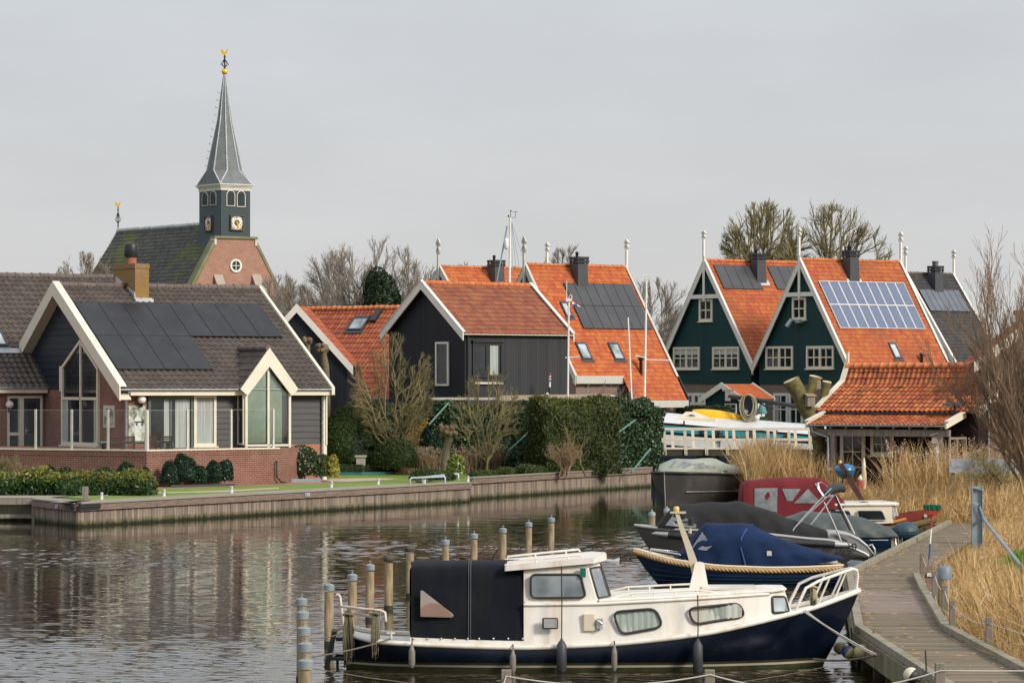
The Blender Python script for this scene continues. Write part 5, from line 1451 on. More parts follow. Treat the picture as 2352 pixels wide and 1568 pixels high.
# windows behind the porch
WPv=yw-.012
px_window(t,fr,WPv,SH(165,1160),SH(425,600),2,3,fw=.16,mw=.045,fmat=CREAM,name='porch_door')
px_window(t,fr,WPv,SH(482,835),SH(716,604),2,2,fw=.14,mw=.04,fmat=CREAM,sill=True)
# side glazing of the porch
xs_=px0+Lp+.02
wside=(Vector((xs_,0,0)),Vector((0,1,0)),Vector((0,0,1)),Vector((1,0,0)))
window(t,wside,yp,yw-.1,.3,P1 .z-.5,2,2,GREYWOOD,SCREEN,.09,.09,.06,name='porch_screen')
p=fr.on(*SH(1150,670),1,yp);mb=MB();mb.box(p.x-.14,yp-.02,p.z-.18,p.x+.14,yp+.2,p.z+.16);mb.prism([(p.x-.2,yp-.1,p.z+.14),(p.x+.2,yp-.1,p.z+.26),(p.x+.2,yp-.1,p.z+.29),(p.x-.2,yp-.1,p.z+.17)],(0,.36,0));mb.build('nest_box',CREAM,t)
q=s2 .p(*s2 .at(fr,*SH(1365,395)),.1);mb=MB();mb.hexa([q+Vector(v)for v in((-.5,-.2,.22),(.5,-.2,.22),(.5,.2,.36),(-.5,.2,.36),(-.5,-.2,.25),(.5,-.2,.25),(.5,.2,.39),(-.5,.2,.39))]);mb.box(q.x-.05,q.y-.03,q.z-.3,q.x+.0,q.y+.03,q.z+.3);mb.build('small_solar_lamp',BLACK,t)
# ------------------------------------------------------------------ brick house at the right edge
fr=Frame((at(2243,834,145.3).x,145.3,0),-4)
t=thing('brick_house','brown brick house with a cream barge board behind the willow','house',fr.o,-4)
q0=fr.on(2243,834,1,0);q1=fr.on(2352,750,1,0);p_=(q1 .z-q0 .z)/(q1 .x-q0 .x);apx=q0 .x+7.0;apz=q0 .z+7.0*p_
wlx=fr.on(2262,850,1,.3).x
mb=MB();mb.prism([(wlx,.3,.2),(apx*2-wlx,.3,.2),(apx*2-wlx,.3,q0 .z),(apx,.3,apz-.1),(wlx,.3,q0 .z+(wlx-q0 .x)*p_-.1)],(0,9,0));mb.build('wall',BRICK_BROWN,t)
mb=MB();mb.prism([(q0 .x-.1,0,q0 .z+.05),(q0 .x-.1,0,q0 .z-.42),(apx,0,apz-.42),(apx,0,apz+.05)][::-1],(0,.08,0));mb.prism([(apx,0,apz+.05),(apx,0,apz-.42),(2*apx-q0 .x,0,q0 .z-.42),(2*apx-q0 .x,0,q0 .z+.05)][::-1],(0,.08,0));mb.build('barge_board',CREAM,t)
up=Vector((7.0,0,7.0*p_));s1=Slope((q0 .x-.1,9.2,q0 .z),(0,-1,0),up);tile_roof('roof',s1,9.1,up.length,TILE_RED,t,.26,.36)
up=Vector((-7.0,0,7.0*p_));s1=Slope((2*apx-q0 .x,.1,q0 .z),(0,1,0),up);tile_roof('roof',s1,9.1,up.length,TILE_RED,t,.26,.36)
mb=MB();q=fr.on(2338,712,1,3);mb.box(q.x,3,q.z-3,q.x+1.6,4.2,q.z-.2);mb.box(q.x-.1,2.9,q.z-.2,q.x+1.7,4.3,q.z);mb.build('chimney',BRICK_BROWN,t)
mb=MB();mb.tube([(wlx+.15,.2,.3),(wlx+.15,.2,q0 .z-.3)],.055,8);mb.build('downpipe',ZINC,t)
# ------------------------------------------------------------------ vegetation
def lumps(d,seed,k=7,f=3.0):
 r=np.random.default_rng(seed);s=np.zeros(len(d))
 for i in range(k):
  v=r.normal(size=3);v*=f*(0.7+.25*i)/np.linalg.norm(v)
  s+=np.sin(d@v+r.uniform(0,6.28))/(1+.35*i)
 return s/2.6
def leaf_quads(p,nrm,L,W,rng,spread=.9,droop=0.0):
 n=len(p)
 t=rng.normal(size=(n,3));t-=(t*nrm).sum(1,keepdims=True)*nrm*rng.uniform(.2,1.0,(n,1))*(1-spread*.5)
 t[:,2]-=droop
 t/=np.linalg.norm(t,axis=1,keepdims=True)+1e-9
 nn=nrm+rng.normal(size=(n,3))*spread;b=np.cross(t,nn);b/=np.linalg.norm(b,axis=1,keepdims=True)+1e-9
 l=L*rng.uniform(.6,1.25,(n,1));w=W*rng.uniform(.7,1.2,(n,1))
 return np.stack([p-t*l*.5,p+b*w*.5-t*l*.05,p+t*l*.5,p-b*w*.5-t*l*.05],1)
def sphere_grid(nu=20,nv=10,top=True):
 u=np.linspace(0,2*np.pi,nu+1);v=np.linspace(-.35 if top else-np.pi/2,np.pi/2,nv+1)
 q=[]
 D=lambda a,b:np.array([np.cos(a)*np.cos(b),np.sin(a)*np.cos(b),np.sin(b)])
 for i in range(nu):
  for j in range(nv):q.append([D(u[i],v[j]),D(u[i+1],v[j]),D(u[i+1],v[j+1]),D(u[i],v[j+1])])
 return np.array(q)
VEG=[0]
def bush(name,label,cat,c,r,mat,n=2500,L=.09,W=.05,lump=.14,group=None,tip_tone=0.0,seed=None,spread=.9,droop=0.0,flat=0.0,core=.86,part='foliage',f=3.0,parent=None):
 """Rounded shrub standing at c: r = half width, half depth, height; leaves through an outer shell over a denser inside."""
 VEG[0]+=1;seed=seed or VEG[0];rng=np.random.default_rng(seed)
 t=parent or thing(name,label,cat,c,0,group)
 d=rng.normal(size=(n,3));d/=np.linalg.norm(d,axis=1,keepdims=True)
 d[:,2]=np.where(d[:,2]<-.35,-d[:,2],d[:,2])
 R3=np.array([r[0],r[1],r[2]*.62])
 rad=1+lump*lumps(d,seed,f=f)
 p=d*rad[:,None]*(1-.22*rng.random((n,1))**2)*R3+np.array([0,0,r[2]*.38])
 p[:,2]=np.maximum(p[:,2],.02)
 V=leaf_quads(p,d,L,W,rng,spread,droop)
 col=np.clip(rng.random(n)*(1-tip_tone)+tip_tone*(p[:,2]/r[2])**2*rng.uniform(.6,1.2,n),0,1)  # higher leaves take more of the palette's yellow tip colours
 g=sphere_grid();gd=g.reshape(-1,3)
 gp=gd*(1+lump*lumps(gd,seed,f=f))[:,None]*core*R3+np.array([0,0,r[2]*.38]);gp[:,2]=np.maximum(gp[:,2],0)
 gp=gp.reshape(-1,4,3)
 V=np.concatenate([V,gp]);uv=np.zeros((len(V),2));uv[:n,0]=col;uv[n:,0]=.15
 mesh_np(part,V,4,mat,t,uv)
 return t
def stems(t,name,mat,base_r,H_,n,spread,rad,rng,kink=.15,seed=0):
 mb=MB()
 for i in range(n):
  a=rng.uniform(0,6.28);b0=Vector((base_r*math.cos(a)*rng.random(),base_r*math.sin(a)*rng.random(),0))
  h=H_*rng.uniform(.6,1.05);l=Vector((math.cos(a),math.sin(a),0))*spread*rng.uniform(.2,1)
  p1=b0+l*.35+Vector((rng.normal(0,kink*.3),rng.normal(0,kink*.3),h*.5));p2=b0+l+Vector((rng.normal(0,kink),rng.normal(0,kink),h))
  mb.tube([b0,p1,p2],[rad,rad*.8,rad*.45],4,cap=False)
  if rng.random()<.7:
   q=p1+Vector((rng.normal(0,.2),rng.normal(0,.2),h*rng.uniform(.25,.5)));mb.tube([p1,q],[rad*.7,rad*.4],3,cap=False)
 return mb.build(name,mat,t)
def hedge(name,label,cat,a,b,z0,h,depth,mat,n,L=.1,W=.05,rough=.10,tip_tone=0.0,group=None,round_=.25,seed=None,ends=True,droop=0.0,part='foliage',topwave=.0):
 """Clipped hedge or ivied wall from a to b, depth deep behind that line."""
 VEG[0]+=1;seed=seed or VEG[0];rng=np.random.default_rng(seed+100)
 a,b=Vector(a),Vector(b);d=b-a;d.z=0;ln=d.length;ang=math.degrees(math.atan2(d.y,d.x))
 t=thing(name,label,cat,(a.x,a.y,z0),ang,group)
 areas=np.array([ln*h,ln*depth,depth*h,depth*h,ln*h*.25]);k=rng.choice(5,n,p=areas/areas.sum())
 u,v=rng.random(n),rng.random(n)
 p=np.zeros((n,3));nr=np.zeros((n,3))
 for f,(fx,fn)in enumerate(((lambda u,v:np.stack([u*ln,0*u,v*h],1),(0,-1,0)),(lambda u,v:np.stack([u*ln,v*depth,0*u+h],1),(0,0,1)),(lambda u,v:np.stack([0*u,u*depth,v*h],1),(-1,0,0)),(lambda u,v:np.stack([0*u+ln,u*depth,v*h],1),(1,0,0)),(lambda u,v:np.stack([u*ln,0*u+depth,v*h],1),(0,1,0)))):
  m=k==f;p[m]=fx(u,v)[m];nr[m]=fn
 def shape(p):
  q=p.copy();tz=np.clip((q[:,2]-(h-round_))/round_,0,1)
  q[:,1]+=tz**2*round_*.7*np.where(q[:,1]<depth/2,1,-1)
  q[:,2]+=topwave*np.sin(q[:,0]*1.7+seed)*(q[:,2]/h)
  s=np.stack([np.sin(q[:,0]*2.1+seed)+np.sin(q[:,0]*5.3+q[:,2]*3.1),np.sin(q[:,2]*2.7+q[:,0]*1.9+seed)+np.sin(q[:,2]*6.1-q[:,0]*4.7),np.sin(q[:,0]*3.3+q[:,1]*2)],1)
  q[:,1]+=rough*.7*s[:,1];q[:,2]+=rough*.5*s[:,2]*(q[:,2]/h)
  return q
 p=shape(p)+nr*rng.normal(0,rough*.45,(n,1))+rng.normal(0,.02,(n,3));p[:,2]=np.maximum(p[:,2],.02)
 V=leaf_quads(p,nr,L,W,rng,.8,droop)
 col=np.clip(rng.random(n)*(1-tip_tone)+tip_tone*np.clip(p[:,2]/h,0,1)**3*rng.uniform(.5,1.3,n),0,1)  # leaf tips near the top run to the last palette colours
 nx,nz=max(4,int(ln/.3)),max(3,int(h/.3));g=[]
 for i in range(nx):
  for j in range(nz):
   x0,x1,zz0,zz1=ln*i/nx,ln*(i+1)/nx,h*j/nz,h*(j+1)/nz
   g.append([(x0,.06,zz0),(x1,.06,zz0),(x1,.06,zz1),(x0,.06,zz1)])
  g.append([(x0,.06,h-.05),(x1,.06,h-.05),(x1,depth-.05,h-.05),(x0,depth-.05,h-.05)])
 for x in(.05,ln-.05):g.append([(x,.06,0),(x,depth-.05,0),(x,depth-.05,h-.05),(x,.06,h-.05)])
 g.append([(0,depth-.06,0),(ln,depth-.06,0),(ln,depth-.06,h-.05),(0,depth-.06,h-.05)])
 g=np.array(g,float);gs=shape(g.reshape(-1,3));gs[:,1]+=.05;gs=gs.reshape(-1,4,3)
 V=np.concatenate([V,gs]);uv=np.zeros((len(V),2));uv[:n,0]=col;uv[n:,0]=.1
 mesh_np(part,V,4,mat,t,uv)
 return t
 # ---- bare trees
def tubes_np(polys,ns):
 vs,fs,o=[],[],0
 ca=np.cos(np.arange(ns)*2*np.pi/ns);sa=np.sin(np.arange(ns)*2*np.pi/ns)
 for P_,r in polys:
  m=len(P_);t=np.gradient(P_,axis=0);t/=np.linalg.norm(t,axis=1,keepdims=True)+1e-9
  ref=np.array([.31,.17,.93])if abs(t[0,2])<.85 else np.array([1.,.2,0])
  a=np.cross(t,ref);a/=np.linalg.norm(a,axis=1,keepdims=True)+1e-9;b=np.cross(t,a)
  ring=P_[:,None]+(a[:,None]*ca[None,:,None]+b[:,None]*sa[None,:,None])*r[:,None,None]
  vs.append(ring.reshape(-1,3))
  i=np.arange((m-1)*ns).reshape(m-1,ns)+o;j=np.roll(i,-1,1)
  fs.append(np.stack([i,j,j+ns,i+ns],-1).reshape(-1,4));o+=m*ns
 return np.concatenate(vs),np.concatenate(fs)
def mesh_tubes(name,polys,ns,mat,parent):
 v,f=tubes_np(polys,ns)
 me=bpy.data.meshes.new(name)
 me.vertices.add(len(v));me.loops.add(f.size);me.polygons.add(len(f))
 me.vertices.foreach_set('co',v.reshape(-1).astype(np.float32));me.loops.foreach_set('vertex_index',f.reshape(-1).astype(np.int32))
 me.polygons.foreach_set('loop_start',np.arange(0,f.size,4,dtype=np.int32));me.polygons.foreach_set('use_smooth',np.ones(len(f),bool))
 me.materials.append(mat);me.update(calc_edges=True)
 o=bpy.data.objects.new(name,me);COL.objects.link(o);o.parent=parent
 return o
def grow(rng,height,trunk_r,crown_from=.3,levels=4,kids_=(9,7,6,5),lens=(.55,.5,.5,.5),ang=(50,45,42,40),up=.18,wob=.16,stems_=1,stem_spread=.0,minr=.012,gnarl=1.0,start=None,bole=.62):
 out=[]
 def branch(p,d,ln,r,lv):
  m=7 if lv==0 else 5 if lv<levels-1 else 4
  P_=[p];seg=ln/(m-1);dd=d.copy()
  for i in range(m-1):
   dd=dd+rng.normal(0,wob*gnarl,3)+np.array([0,0,up*(1 if lv else.3)]);dd/=np.linalg.norm(dd);P_.append(P_[-1]+dd*seg)
  P_=np.array(P_);rr=np.maximum(np.linspace(r,r*(.35 if lv else.45),m),minr*.8);out.append((lv,P_,rr))
  if lv>=levels:return
  nk=kids_[lv];f0=crown_from if lv==0 else.22
  for k in range(nk):
   f=f0+(1-f0)*(k+rng.random()*.8)/nk;f=min(f,.99)
   x=f*(m-1);i=int(x);q=P_[i]+(P_[i+1]-P_[i])*(x-i)if i<m-1 else P_[-1]
   td=P_[min(i+1,m-1)]-P_[i];td/=np.linalg.norm(td)+1e-9
   az_=rng.uniform(0,2*np.pi)if lv else k*2.4+rng.uniform(-.4,.4)
   ref=np.array([1.,0,0])if abs(td[0])<.9 else np.array([0,1.,0]);s1=np.cross(td,ref);s1/=np.linalg.norm(s1);s2=np.cross(td,s1)
   an=np.radians(ang[lv]*rng.uniform(.65,1.2));nd_=td*np.cos(an)+(s1*np.cos(az_)+s2*np.sin(az_))*np.sin(an)
   branch(q,nd_,ln*lens[lv]*rng.uniform(.7,1.2)*(1.15-.45*f),max(minr,r*(.55-.2*f)if lv else r*(.62-.3*f)),lv+1)
  if lv==0:branch(P_[-1],dd,ln*.45,rr[-1],1)
 for s in range(stems_):
  a=rng.uniform(0,6.28);d0=np.array([math.cos(a)*stem_spread,math.sin(a)*stem_spread,1.]);d0/=np.linalg.norm(d0)
  if start is not None:d0=np.array(start);d0/=np.linalg.norm(d0)
  branch(np.array([rng.normal(0,.1)*(stems_>1),rng.normal(0,.1)*(stems_>1),0.]),d0,height*(bole if stems_==1 else rng.uniform(.45,.7)),trunk_r,0)
 return out
def crown(rng,hb,c,R3,tr,n1,n2,n3,n4,minr,lean=.35):
 """Bole of height hb under a rounded crown (centre c, half sizes R3): limbs, boughs, branches and twigs reach for points inside it."""
 out=[];c,R3=np.array(c,float),np.array(R3,float)
 def bez(p,t,q,r,lv,m):
  L_=np.linalg.norm(q-p);k=p+t*L_*.45+rng.normal(0,.06*L_,3);u=np.linspace(0,1,m)[:,None]
  P_=(1-u)**2*p+2*u*(1-u)*k+u*u*q;P_[1:-1]+=rng.normal(0,.022*L_,(m-2,3));out.append((lv,P_,np.maximum(np.linspace(r,r*.42,m),minr*.75)));return P_
 def clampd(q):
  e=(q-c)/R3;l=np.linalg.norm(e);return q
 B=bez(np.zeros(3),np.array([0,0,1.]),np.array([rng.normal(0,.04*hb),rng.normal(0,.04*hb),hb]),tr,0,6)
 def spawn(P_,r,lv,n,ln):
  for i in range(n):
   f=.18+.8*(i+rng.random())/n;x=f*(len(P_)-1);j=min(int(x),len(P_)-2);p=P_[j]+(P_[j+1]-P_[j])*(x-j);t=P_[j+1]-P_[j];t/=np.linalg.norm(t)
   o=(p-c)/R3;o/=np.linalg.norm(o)+1e-6;d=t*.75+o*.5+rng.normal(0,.45,3)+np.array([0,0,.35]);d/=np.linalg.norm(d)
   q=p+d*ln*rng.uniform(.6,1.25);e=np.linalg.norm((q-c)/R3);q=p+(q-p)*(.45 if e>1.08 else 1);t2=t*.3+d*.7-np.array([0,0,.15]);t2/=np.linalg.norm(t2);rr=max(minr,r*rng.uniform(.42,.62));Q=bez(p,t2,q,rr,lv,5 if lv<3 else 4)
   if lv==2:spawn(Q,rr,3,n3,ln*.52)
   elif lv==3 and n4:spawn(Q,rr,4,n4,ln*.5)
 Rm=R3 .mean()
 for i in range(n1):
  z=rng.uniform(-.1,1)if i else 1;a=2.4*i+rng.normal(0,.3);s_=math.sqrt(max(0,1-z*z));q=c+R3*np.array([s_*math.cos(a),s_*math.sin(a),z])*rng.uniform(.8,1.0)
  f=rng.uniform(.5,1.0);p=B[-1]*f;t=(q-p)/np.linalg.norm(q-p)+np.array([math.cos(a)*.3*s_,math.sin(a)*.3*s_,-.12]);t/=np.linalg.norm(t);r=tr*rng.uniform(.38,.55);Q=bez(p,t,q,r,1,7);spawn(Q,r,2,n2,Rm*.55)
 return out
def crown_tree(name,label,cat,loc,seed,trunk_mat,twig_mat,group,h,w,hb,tr,n=(9,8,6,4),minr=.015,low=None,depth=None):
 rng=np.random.default_rng(seed);t=thing(name,label,cat,loc,0,group);low=hb*.75 if low is None else low
 br=crown(rng,hb,(0,0,(h+low)/2),(w,depth or w,(h-low)/2),tr,*n,minr)
 mesh_tubes('trunk',[(P_,r)for lv,P_,r in br if lv==0],8,trunk_mat,t);mesh_tubes('crown',[(P_,r)for lv,P_,r in br if lv in(1,2)],5,twig_mat,t);mesh_tubes('crown_twigs',[(P_,r)for lv,P_,r in br if lv>=3],3,twig_mat,t)
 return t
def bare_tree(name,label,cat,loc,seed,trunk_mat,twig_mat,group=None,scale=1.0,width=1.0,extra=None,tscale=None,**k):
 rng=np.random.default_rng(seed);t=thing(name,label,cat,loc,0,group)
 br=grow(rng,**k)
 zmax=max(P_[:,2].max()for _,P_,_ in br);wmax=np.percentile(np.concatenate([np.abs(P_[:,:2]).ravel()for lv,P_,_ in br if lv>=2]),96)
 sz=k['height']/zmax;sx=(width/wmax)if width else sz
 br=[(lv,P_*np.array([sx,sx,sz]),r)for lv,P_,r in br]
 mesh_tubes('trunk',[(P_,r)for lv,P_,r in br if lv==0],7,trunk_mat,t)
 mesh_tubes('crown',[(P_,r)for lv,P_,r in br if lv==1],5,twig_mat,t)
 c=mesh_tubes('crown_twigs',[(P_,r)for lv,P_,r in br if lv>=2],3,twig_mat,t)
 if extra:extra(t,br,rng)
 return t
LEAF_DARK=leafmat('ivy_leaves',[(.014,.036,.014),(.026,.06,.022),(.045,.085,.032),(.11,.15,.09)],.35,.15)
LEAF_YEW=leafmat('yew_needles',[(.030,.056,.012),(.055,.09,.02),(.10,.135,.035)],.6)
LEAF_BOX=leafmat('box_leaves',[(.018,.036,.008),(.03,.055,.012),(.055,.085,.02)],.5)
LEAF_LAUREL=leafmat('laurel_leaves',[(.018,.045,.018),(.03,.07,.02),(.06,.105,.024),(.19,.20,.04),(.34,.26,.05)],.35)
LEAF_DEEP=leafmat('camellia_leaves',[(.010,.030,.016),(.02,.05,.026),(.045,.085,.045)],.3)
LEAF_MID=leafmat('shrub_leaves',[(.025,.045,.012),(.06,.09,.022),(.11,.14,.035)],.5)
LEAF_HEDGE=leafmat('tall_hedge_leaves',[(.025,.040,.010),(.05,.07,.016),(.085,.10,.022),(.16,.145,.03)],.5)
LEAF_YELLOW=leafmat('variegated_leaves',[(.10,.12,.02),(.34,.30,.05),(.50,.44,.12)],.45)
FORSYTHIA=leafmat('yellow_blossom',[(.45,.28,.02),(.70,.45,.02),(.30,.22,.04)],.6)
LEAF_WHITE=leafmat('white_blossom',[(.60,.52,.40),(.70,.64,.55)],.6)
BROWN_FOL=leafmat('brown_sprigs',[(.10,.05,.025),(.17,.085,.04),(.22,.13,.06)],.7)
DRYFLOWER=leafmat('dry_flower_heads',[(.30,.20,.13),(.42,.31,.22),(.24,.15,.10)],.8)
STEMBROWN=plain('dry_stem',(.30,.20,.12),.9,.2,3)
EVERGREEN=leafmat('ivy_clad_crown',[(.012,.028,.012),(.025,.05,.02),(.045,.07,.03)],.5)
BUDS=leafmat('olive_buds',[(.22,.20,.05),(.32,.29,.07)],.7)
GP=lambda px,Y,z=GL:Vector((at(px,0,Y).x,Y,z))
PXM=lambda n_,Y:n_/K*Y
# background trees
BGC='bare trees behind the village'
for i,(px,Y,h,w,hb,tr,tm,n,lab)in enumerate(((194,300,16.4,2.4,9,.2,TWIG_BROWN,(7,7,6,4),'small bare tree left of the church roof, seen over the brown ridge'),(640,300,14.4,3.2,4,.25,TWIG_GREY,(10,9,6,4),'bare tree rising right beside the church gable'),(692,285,13.0,3.2,4,.25,TWIG_GREY,(10,9,6,4),'pale bare tree second to the right of the church gable'),(778,270,15.2,4.2,4.5,.34,TWIG_BROWN,(12,10,7,5),'broad twiggy bare tree directly left of the ivy clad one'),(872,262,15.7,4.4,4.5,.36,TWIG_GREY,(13,10,7,5),'tallest bare tree above the long red roof, behind the ivy clad one'),(950,268,14.2,3.8,4,.3,TWIG_BROWN,(11,9,6,5),'bare tree whose right side touches the leftmost roof spike'),(1052,290,15.0,2.9,5,.25,TWIG_BROWN,(9,8,6,4),'low bare tree showing over the ridge between two roof spikes'),(1306,290,16.6,2.1,5,.25,TWIG_GREY,(9,8,6,4),'bare tree behind the chimney of the house with the grey array'),(1508,285,13.6,3.4,3,.28,TWIG_GREY,(12,10,7,5),'bare tree in the gap between the grey array and the green house'),(1756,310,21.2,3.9,8,.5,TWIG_OLIVE,(15,11,7,5),'tall round headed bare tree above the first green house'),(1908,305,20.6,5.0,7.5,.5,TWIG_OLIVE,(16,12,7,5),'tall spreading bare tree behind the blue panel roof'),(2290,420,11.0,4.0,3,.3,TWIG_GREY,(9,8,6,4),'distant bare tree low on the horizon by the brick house'))):
 lw=max(3.0,h-1-2.1*w);crown_tree('bare_tree',lab,'tree',GP(px,Y,1),300+i,BARK,tm,BGC,h-1,w,lw+.25*w,tr*.6,(18,11,8,3),.0135*Y/290,low=lw)
t=bush('evergreen_tree','dark ivy clad tree among the bare ones above the long red roof','tree',GP(872,258,8.2),(1.7,1.5,5.0),EVERGREEN,4200,.26,.16,.28,core=.78,f=4.0)
mb=MB();mb.tube([(0,0,-7.4),(.1,0,-3),(0,0,1)],[.35,.28,.2],8);mb.build('trunk',BARK,t)
bush('evergreen_tree','small dark evergreen left of the ivy clad tree, just above the red ridge','tree',GP(820,262,7.6),(1.1,1.0,3.2),EVERGREEN,2000,.24,.15,.3,core=.75,f=4.0)
# garden trees in front of the barn and the ivy
GT=dict(minr=.007)
GTG='bare garden trees before the ivy wall'
t=crown_tree('garden_tree','densely twigged garden tree left of the barn window, mossy forked trunk','tree',GP(903,165.5),41,BARK_GREEN,TWIG_OLIVE,GTG,6.55,1.95,1.4,.12,(14,9,7,4),.0065,low=1.6)
t=crown_tree('garden_tree','open garden tree with arching olive branches before the double barn window','tree',GP(1122,160),47,BARK_GREEN,TWIG_OLIVE,GTG,4.8,1.75,1.2,.085,(11,8,6,3),.0065,low=1.3)
bare_tree('garden_tree','thin bare tree with knotted boughs before the dark wall by the masts','tree',GP(1418,205,1),43,TWIG_BROWN,TWIG_BROWN,'bare garden trees before the ivy wall',height=4.4,width=1.5,trunk_r=.06,levels=3,kids_=(9,7,6),up=.15,wob=.2,stems_=3,stem_spread=.3,**GT)
t=bare_tree('bare_shrub','fawn many stemmed shrub with yellow buds before the tall hedge','shrub',GP(1294,161,GL),44,STEMBROWN,STEMBROWN,None,height=1.75,width=.62,trunk_r=.018,crown_from=.15,levels=2,kids_=(9,6),ang=(22,26),up=.3,stems_=26,stem_spread=.2,minr=.007)
rng=np.random.default_rng(3);q=rng.normal(size=(420,3))*np.array([.42,.4,.45])+np.array([.1,-.1,1.0]);mesh_np('buds',leaf_quads(q,np.tile([[0,-1.,0]],(420,1)),.06,.035,rng),4,BUDS,t,rng.random((420,2)))
bare_tree('bare_shrub','brown twiggy shrub at the left edge before the terrace wall','shrub',GP(12,139,GL),45,STEMBROWN,TWIG_OLIVE,None,height=1.55,width=.8,trunk_r=.02,crown_from=.15,levels=3,kids_=(7,5,4),ang=(26,28,30),up=.2,stems_=14,stem_spread=.3,minr=.007)
# willow at the right edge: many whippy stems
WHIP=plain('whip_brown',(.235,.165,.105),.9,.25,.8)
bare_tree('willow','large leafless willow with whippy brown stems at the right edge','tree',GP(2385,122,.3),51,WHIP,WHIP,None,height=10.4,width=2.7,trunk_r=.075,crown_from=.08,levels=3,kids_=(13,9,6),lens=(.55,.5,.5),ang=(34,30,32),up=.2,wob=.13,stems_=9,stem_spread=.5,minr=.0075)
bare_tree('willow_scrub','tangle of arching olive twigs between boathouse and willow','shrub',GP(2318,131,.3),52,BARK_GREEN,TWIG_OLIVE,None,height=4.3,width=1.75,trunk_r=.045,crown_from=.1,levels=3,kids_=(9,7,5),ang=(55,48,44),up=.03,wob=.24,stems_=5,stem_spread=.7,minr=.0075)
# pollarded tree by the boathouse
Y_=149.0;q0=at(1889,1096,Y_);t=thing('pollarded_tree','mossy pollarded tree with three sawn stumps left of the boathouse','tree',(q0 .x,Y_,.3))
L_=lambda px,py,dy=0:at(px,py,Y_+dy)-Vector((q0 .x,Y_,.3))
mb=MB();mb.tube([L_(1889,1110),L_(1884,1040),L_(1878,985),L_(1862,955),L_(1845,928),L_(1832,898),L_(1817,874)],[.33,.29,.30,.33,.34,.34,.37],12);mb.build('trunk',BARK_GREEN,t)
mb=MB();mb.tube([L_(1848,922),L_(1856,903),L_(1866,888),L_(1869,865)],[.2,.21,.19,.2],10);mb.tube([L_(1880,965,.5),L_(1889,935,.6),L_(1893,905,.7),L_(1899,878,.7)],[.2,.2,.19,.22],10);mb.build('limb',BARK_GREEN,t)
CUT=plain('sawn_wood',(.55,.44,.29),.8,.12,6)
for px,py,dy,r in((1817,873,0,.345),(1869,864,0,.19),(1899.5,877,.7,.2)):
 mb=MB();c=L_(px,py,dy);n_=Vector((-.45,-.1,1)).normalized()if r>.3 else Vector((.15,-.2,1)).normalized();mb.lathe([(r,-.015),(r,.02)],c,14,M=n_.to_track_quat('Z','Y').to_matrix());mb.build('cut_face',CUT,t)
rng=np.random.default_rng(8);n=500;q=np.stack([rng.normal(.05,.22,n),rng.normal(-.32,.1,n),rng.uniform(.2,2.6,n)],1)
mesh_np('creeper',leaf_quads(q,np.tile([[0,-1.,0]],(n,1)),.1,.07,rng),4,leafmat('red_creeper',[(.07,.02,.012),(.12,.035,.02),(.05,.06,.02)]),t,rng.random((n,2)))
for px,py,lab in((1861,920,'wooden nest box with sloping lid on the pollarded trunk'),(1874,880,'grey nest box between the upper stumps of the pollarded tree')):
 c=at(px,py,Y_-.42 if py>900 else Y_+.1);bx=thing('nest_box',lab,'nest box',c,18,'nest boxes on the pollarded tree')
 mb=MB();mb.box(-.17,-.13,-.24,.17,.13,.2);mb.build('box',GREYWOOD,bx);mb=MB();mb.prism([(-.22,-.2,.19),(-.22,.17,.28),(-.22,.17,.31),(-.22,-.2,.22)],(.44,0,0));mb.build('lid',POSTWOOD,bx)
 # pollard willow stump and knobbly heads in the garden
def pollard(px,Y,pts,rs,label,head=.55,n=26):
 t=thing('pollard_willow',label,'tree',GP(px,Y));o=GP(px,Y)
 mb=MB();mb.tube([at(a,b,Y)-o for a,b in pts],rs,10);mb.build('trunk',BARK,t)
 hd=MB();c=at(pts[-1][0],pts[-1][1],Y)-o;rr=random.Random(px)
 for i in range(n):
  a=rr.uniform(0,6.28);d=Vector((math.cos(a),math.sin(a),rr.uniform(-.5,.75)))*head*rr.uniform(.45,1)
  hd.lathe([(.01,-.12),(.09,-.08),(.12,0),(.09,.09),(.01,.12)],c+d*.8,7);hd.tube([c*1.0,c+d*.8],[.12,.08],5)
 hd.build('knuckled_head',plain('pollard_bark',(.17,.115,.07),.95,.35,9)if 'pollard_bark' not in MATS else MATS['pollard_bark'],t)
pollard(1024,160,[(1024,1090),(1022,1060),(1026,1030),(1032,1005),(1030,992)],[.24,.2,.18,.2,.3],'stocky pollard willow with a knuckled brown head on the lawn',.52,40)
pollard(746,166,[(752,1000),(749,870),(747,840),(743,815),(741,800)],[.2,.18,.19,.16,.2],'tall knobbly pollard trunk against the dark shed, nearer the brown roof',.36,24)
pollard(707,167,[(712,1000),(708,850),(707,800),(706,782)],[.15,.13,.12,.14],'thin pollard trunk whose head just clears the brown roof edge',.26,16)
# hedges, ivy and clipped shrubs
hedge('ivy_wall','long dark ivy covered wall behind the garden, left of the tall hedge','wall',GP(742,168.7),GP(1262,168),GL,3.3,.6,LEAF_DARK,17000,.16,.12,.09,seed=61,topwave=.08)
hedge('ivy_wall','dense dark green ivy wall at the quay end beside the white railed bridge','wall',GP(1352,170),GP(1523,174),GL,3.0,1.1,LEAF_DARK,11500,.15,.12,.10,seed=62,topwave=.05)
hedge('ivy_clump','higher ivy shoulder on top of the ivy wall by the concrete post','ivy',GP(1420,171.5,GL+2.6),GP(1497,173,GL+2.6),GL+2.7,.75,.7,LEAF_DARK,3200,.15,.12,.10,seed=63)
hedge('tall_hedge','tall loose olive green hedge in front of the ivy wall','hedge',GP(1252,163),GP(1424,166),GL,3.5,1.5,LEAF_HEDGE,14000,.17,.06,.14,.45,seed=64,round_=.7,droop=.6,topwave=.08)
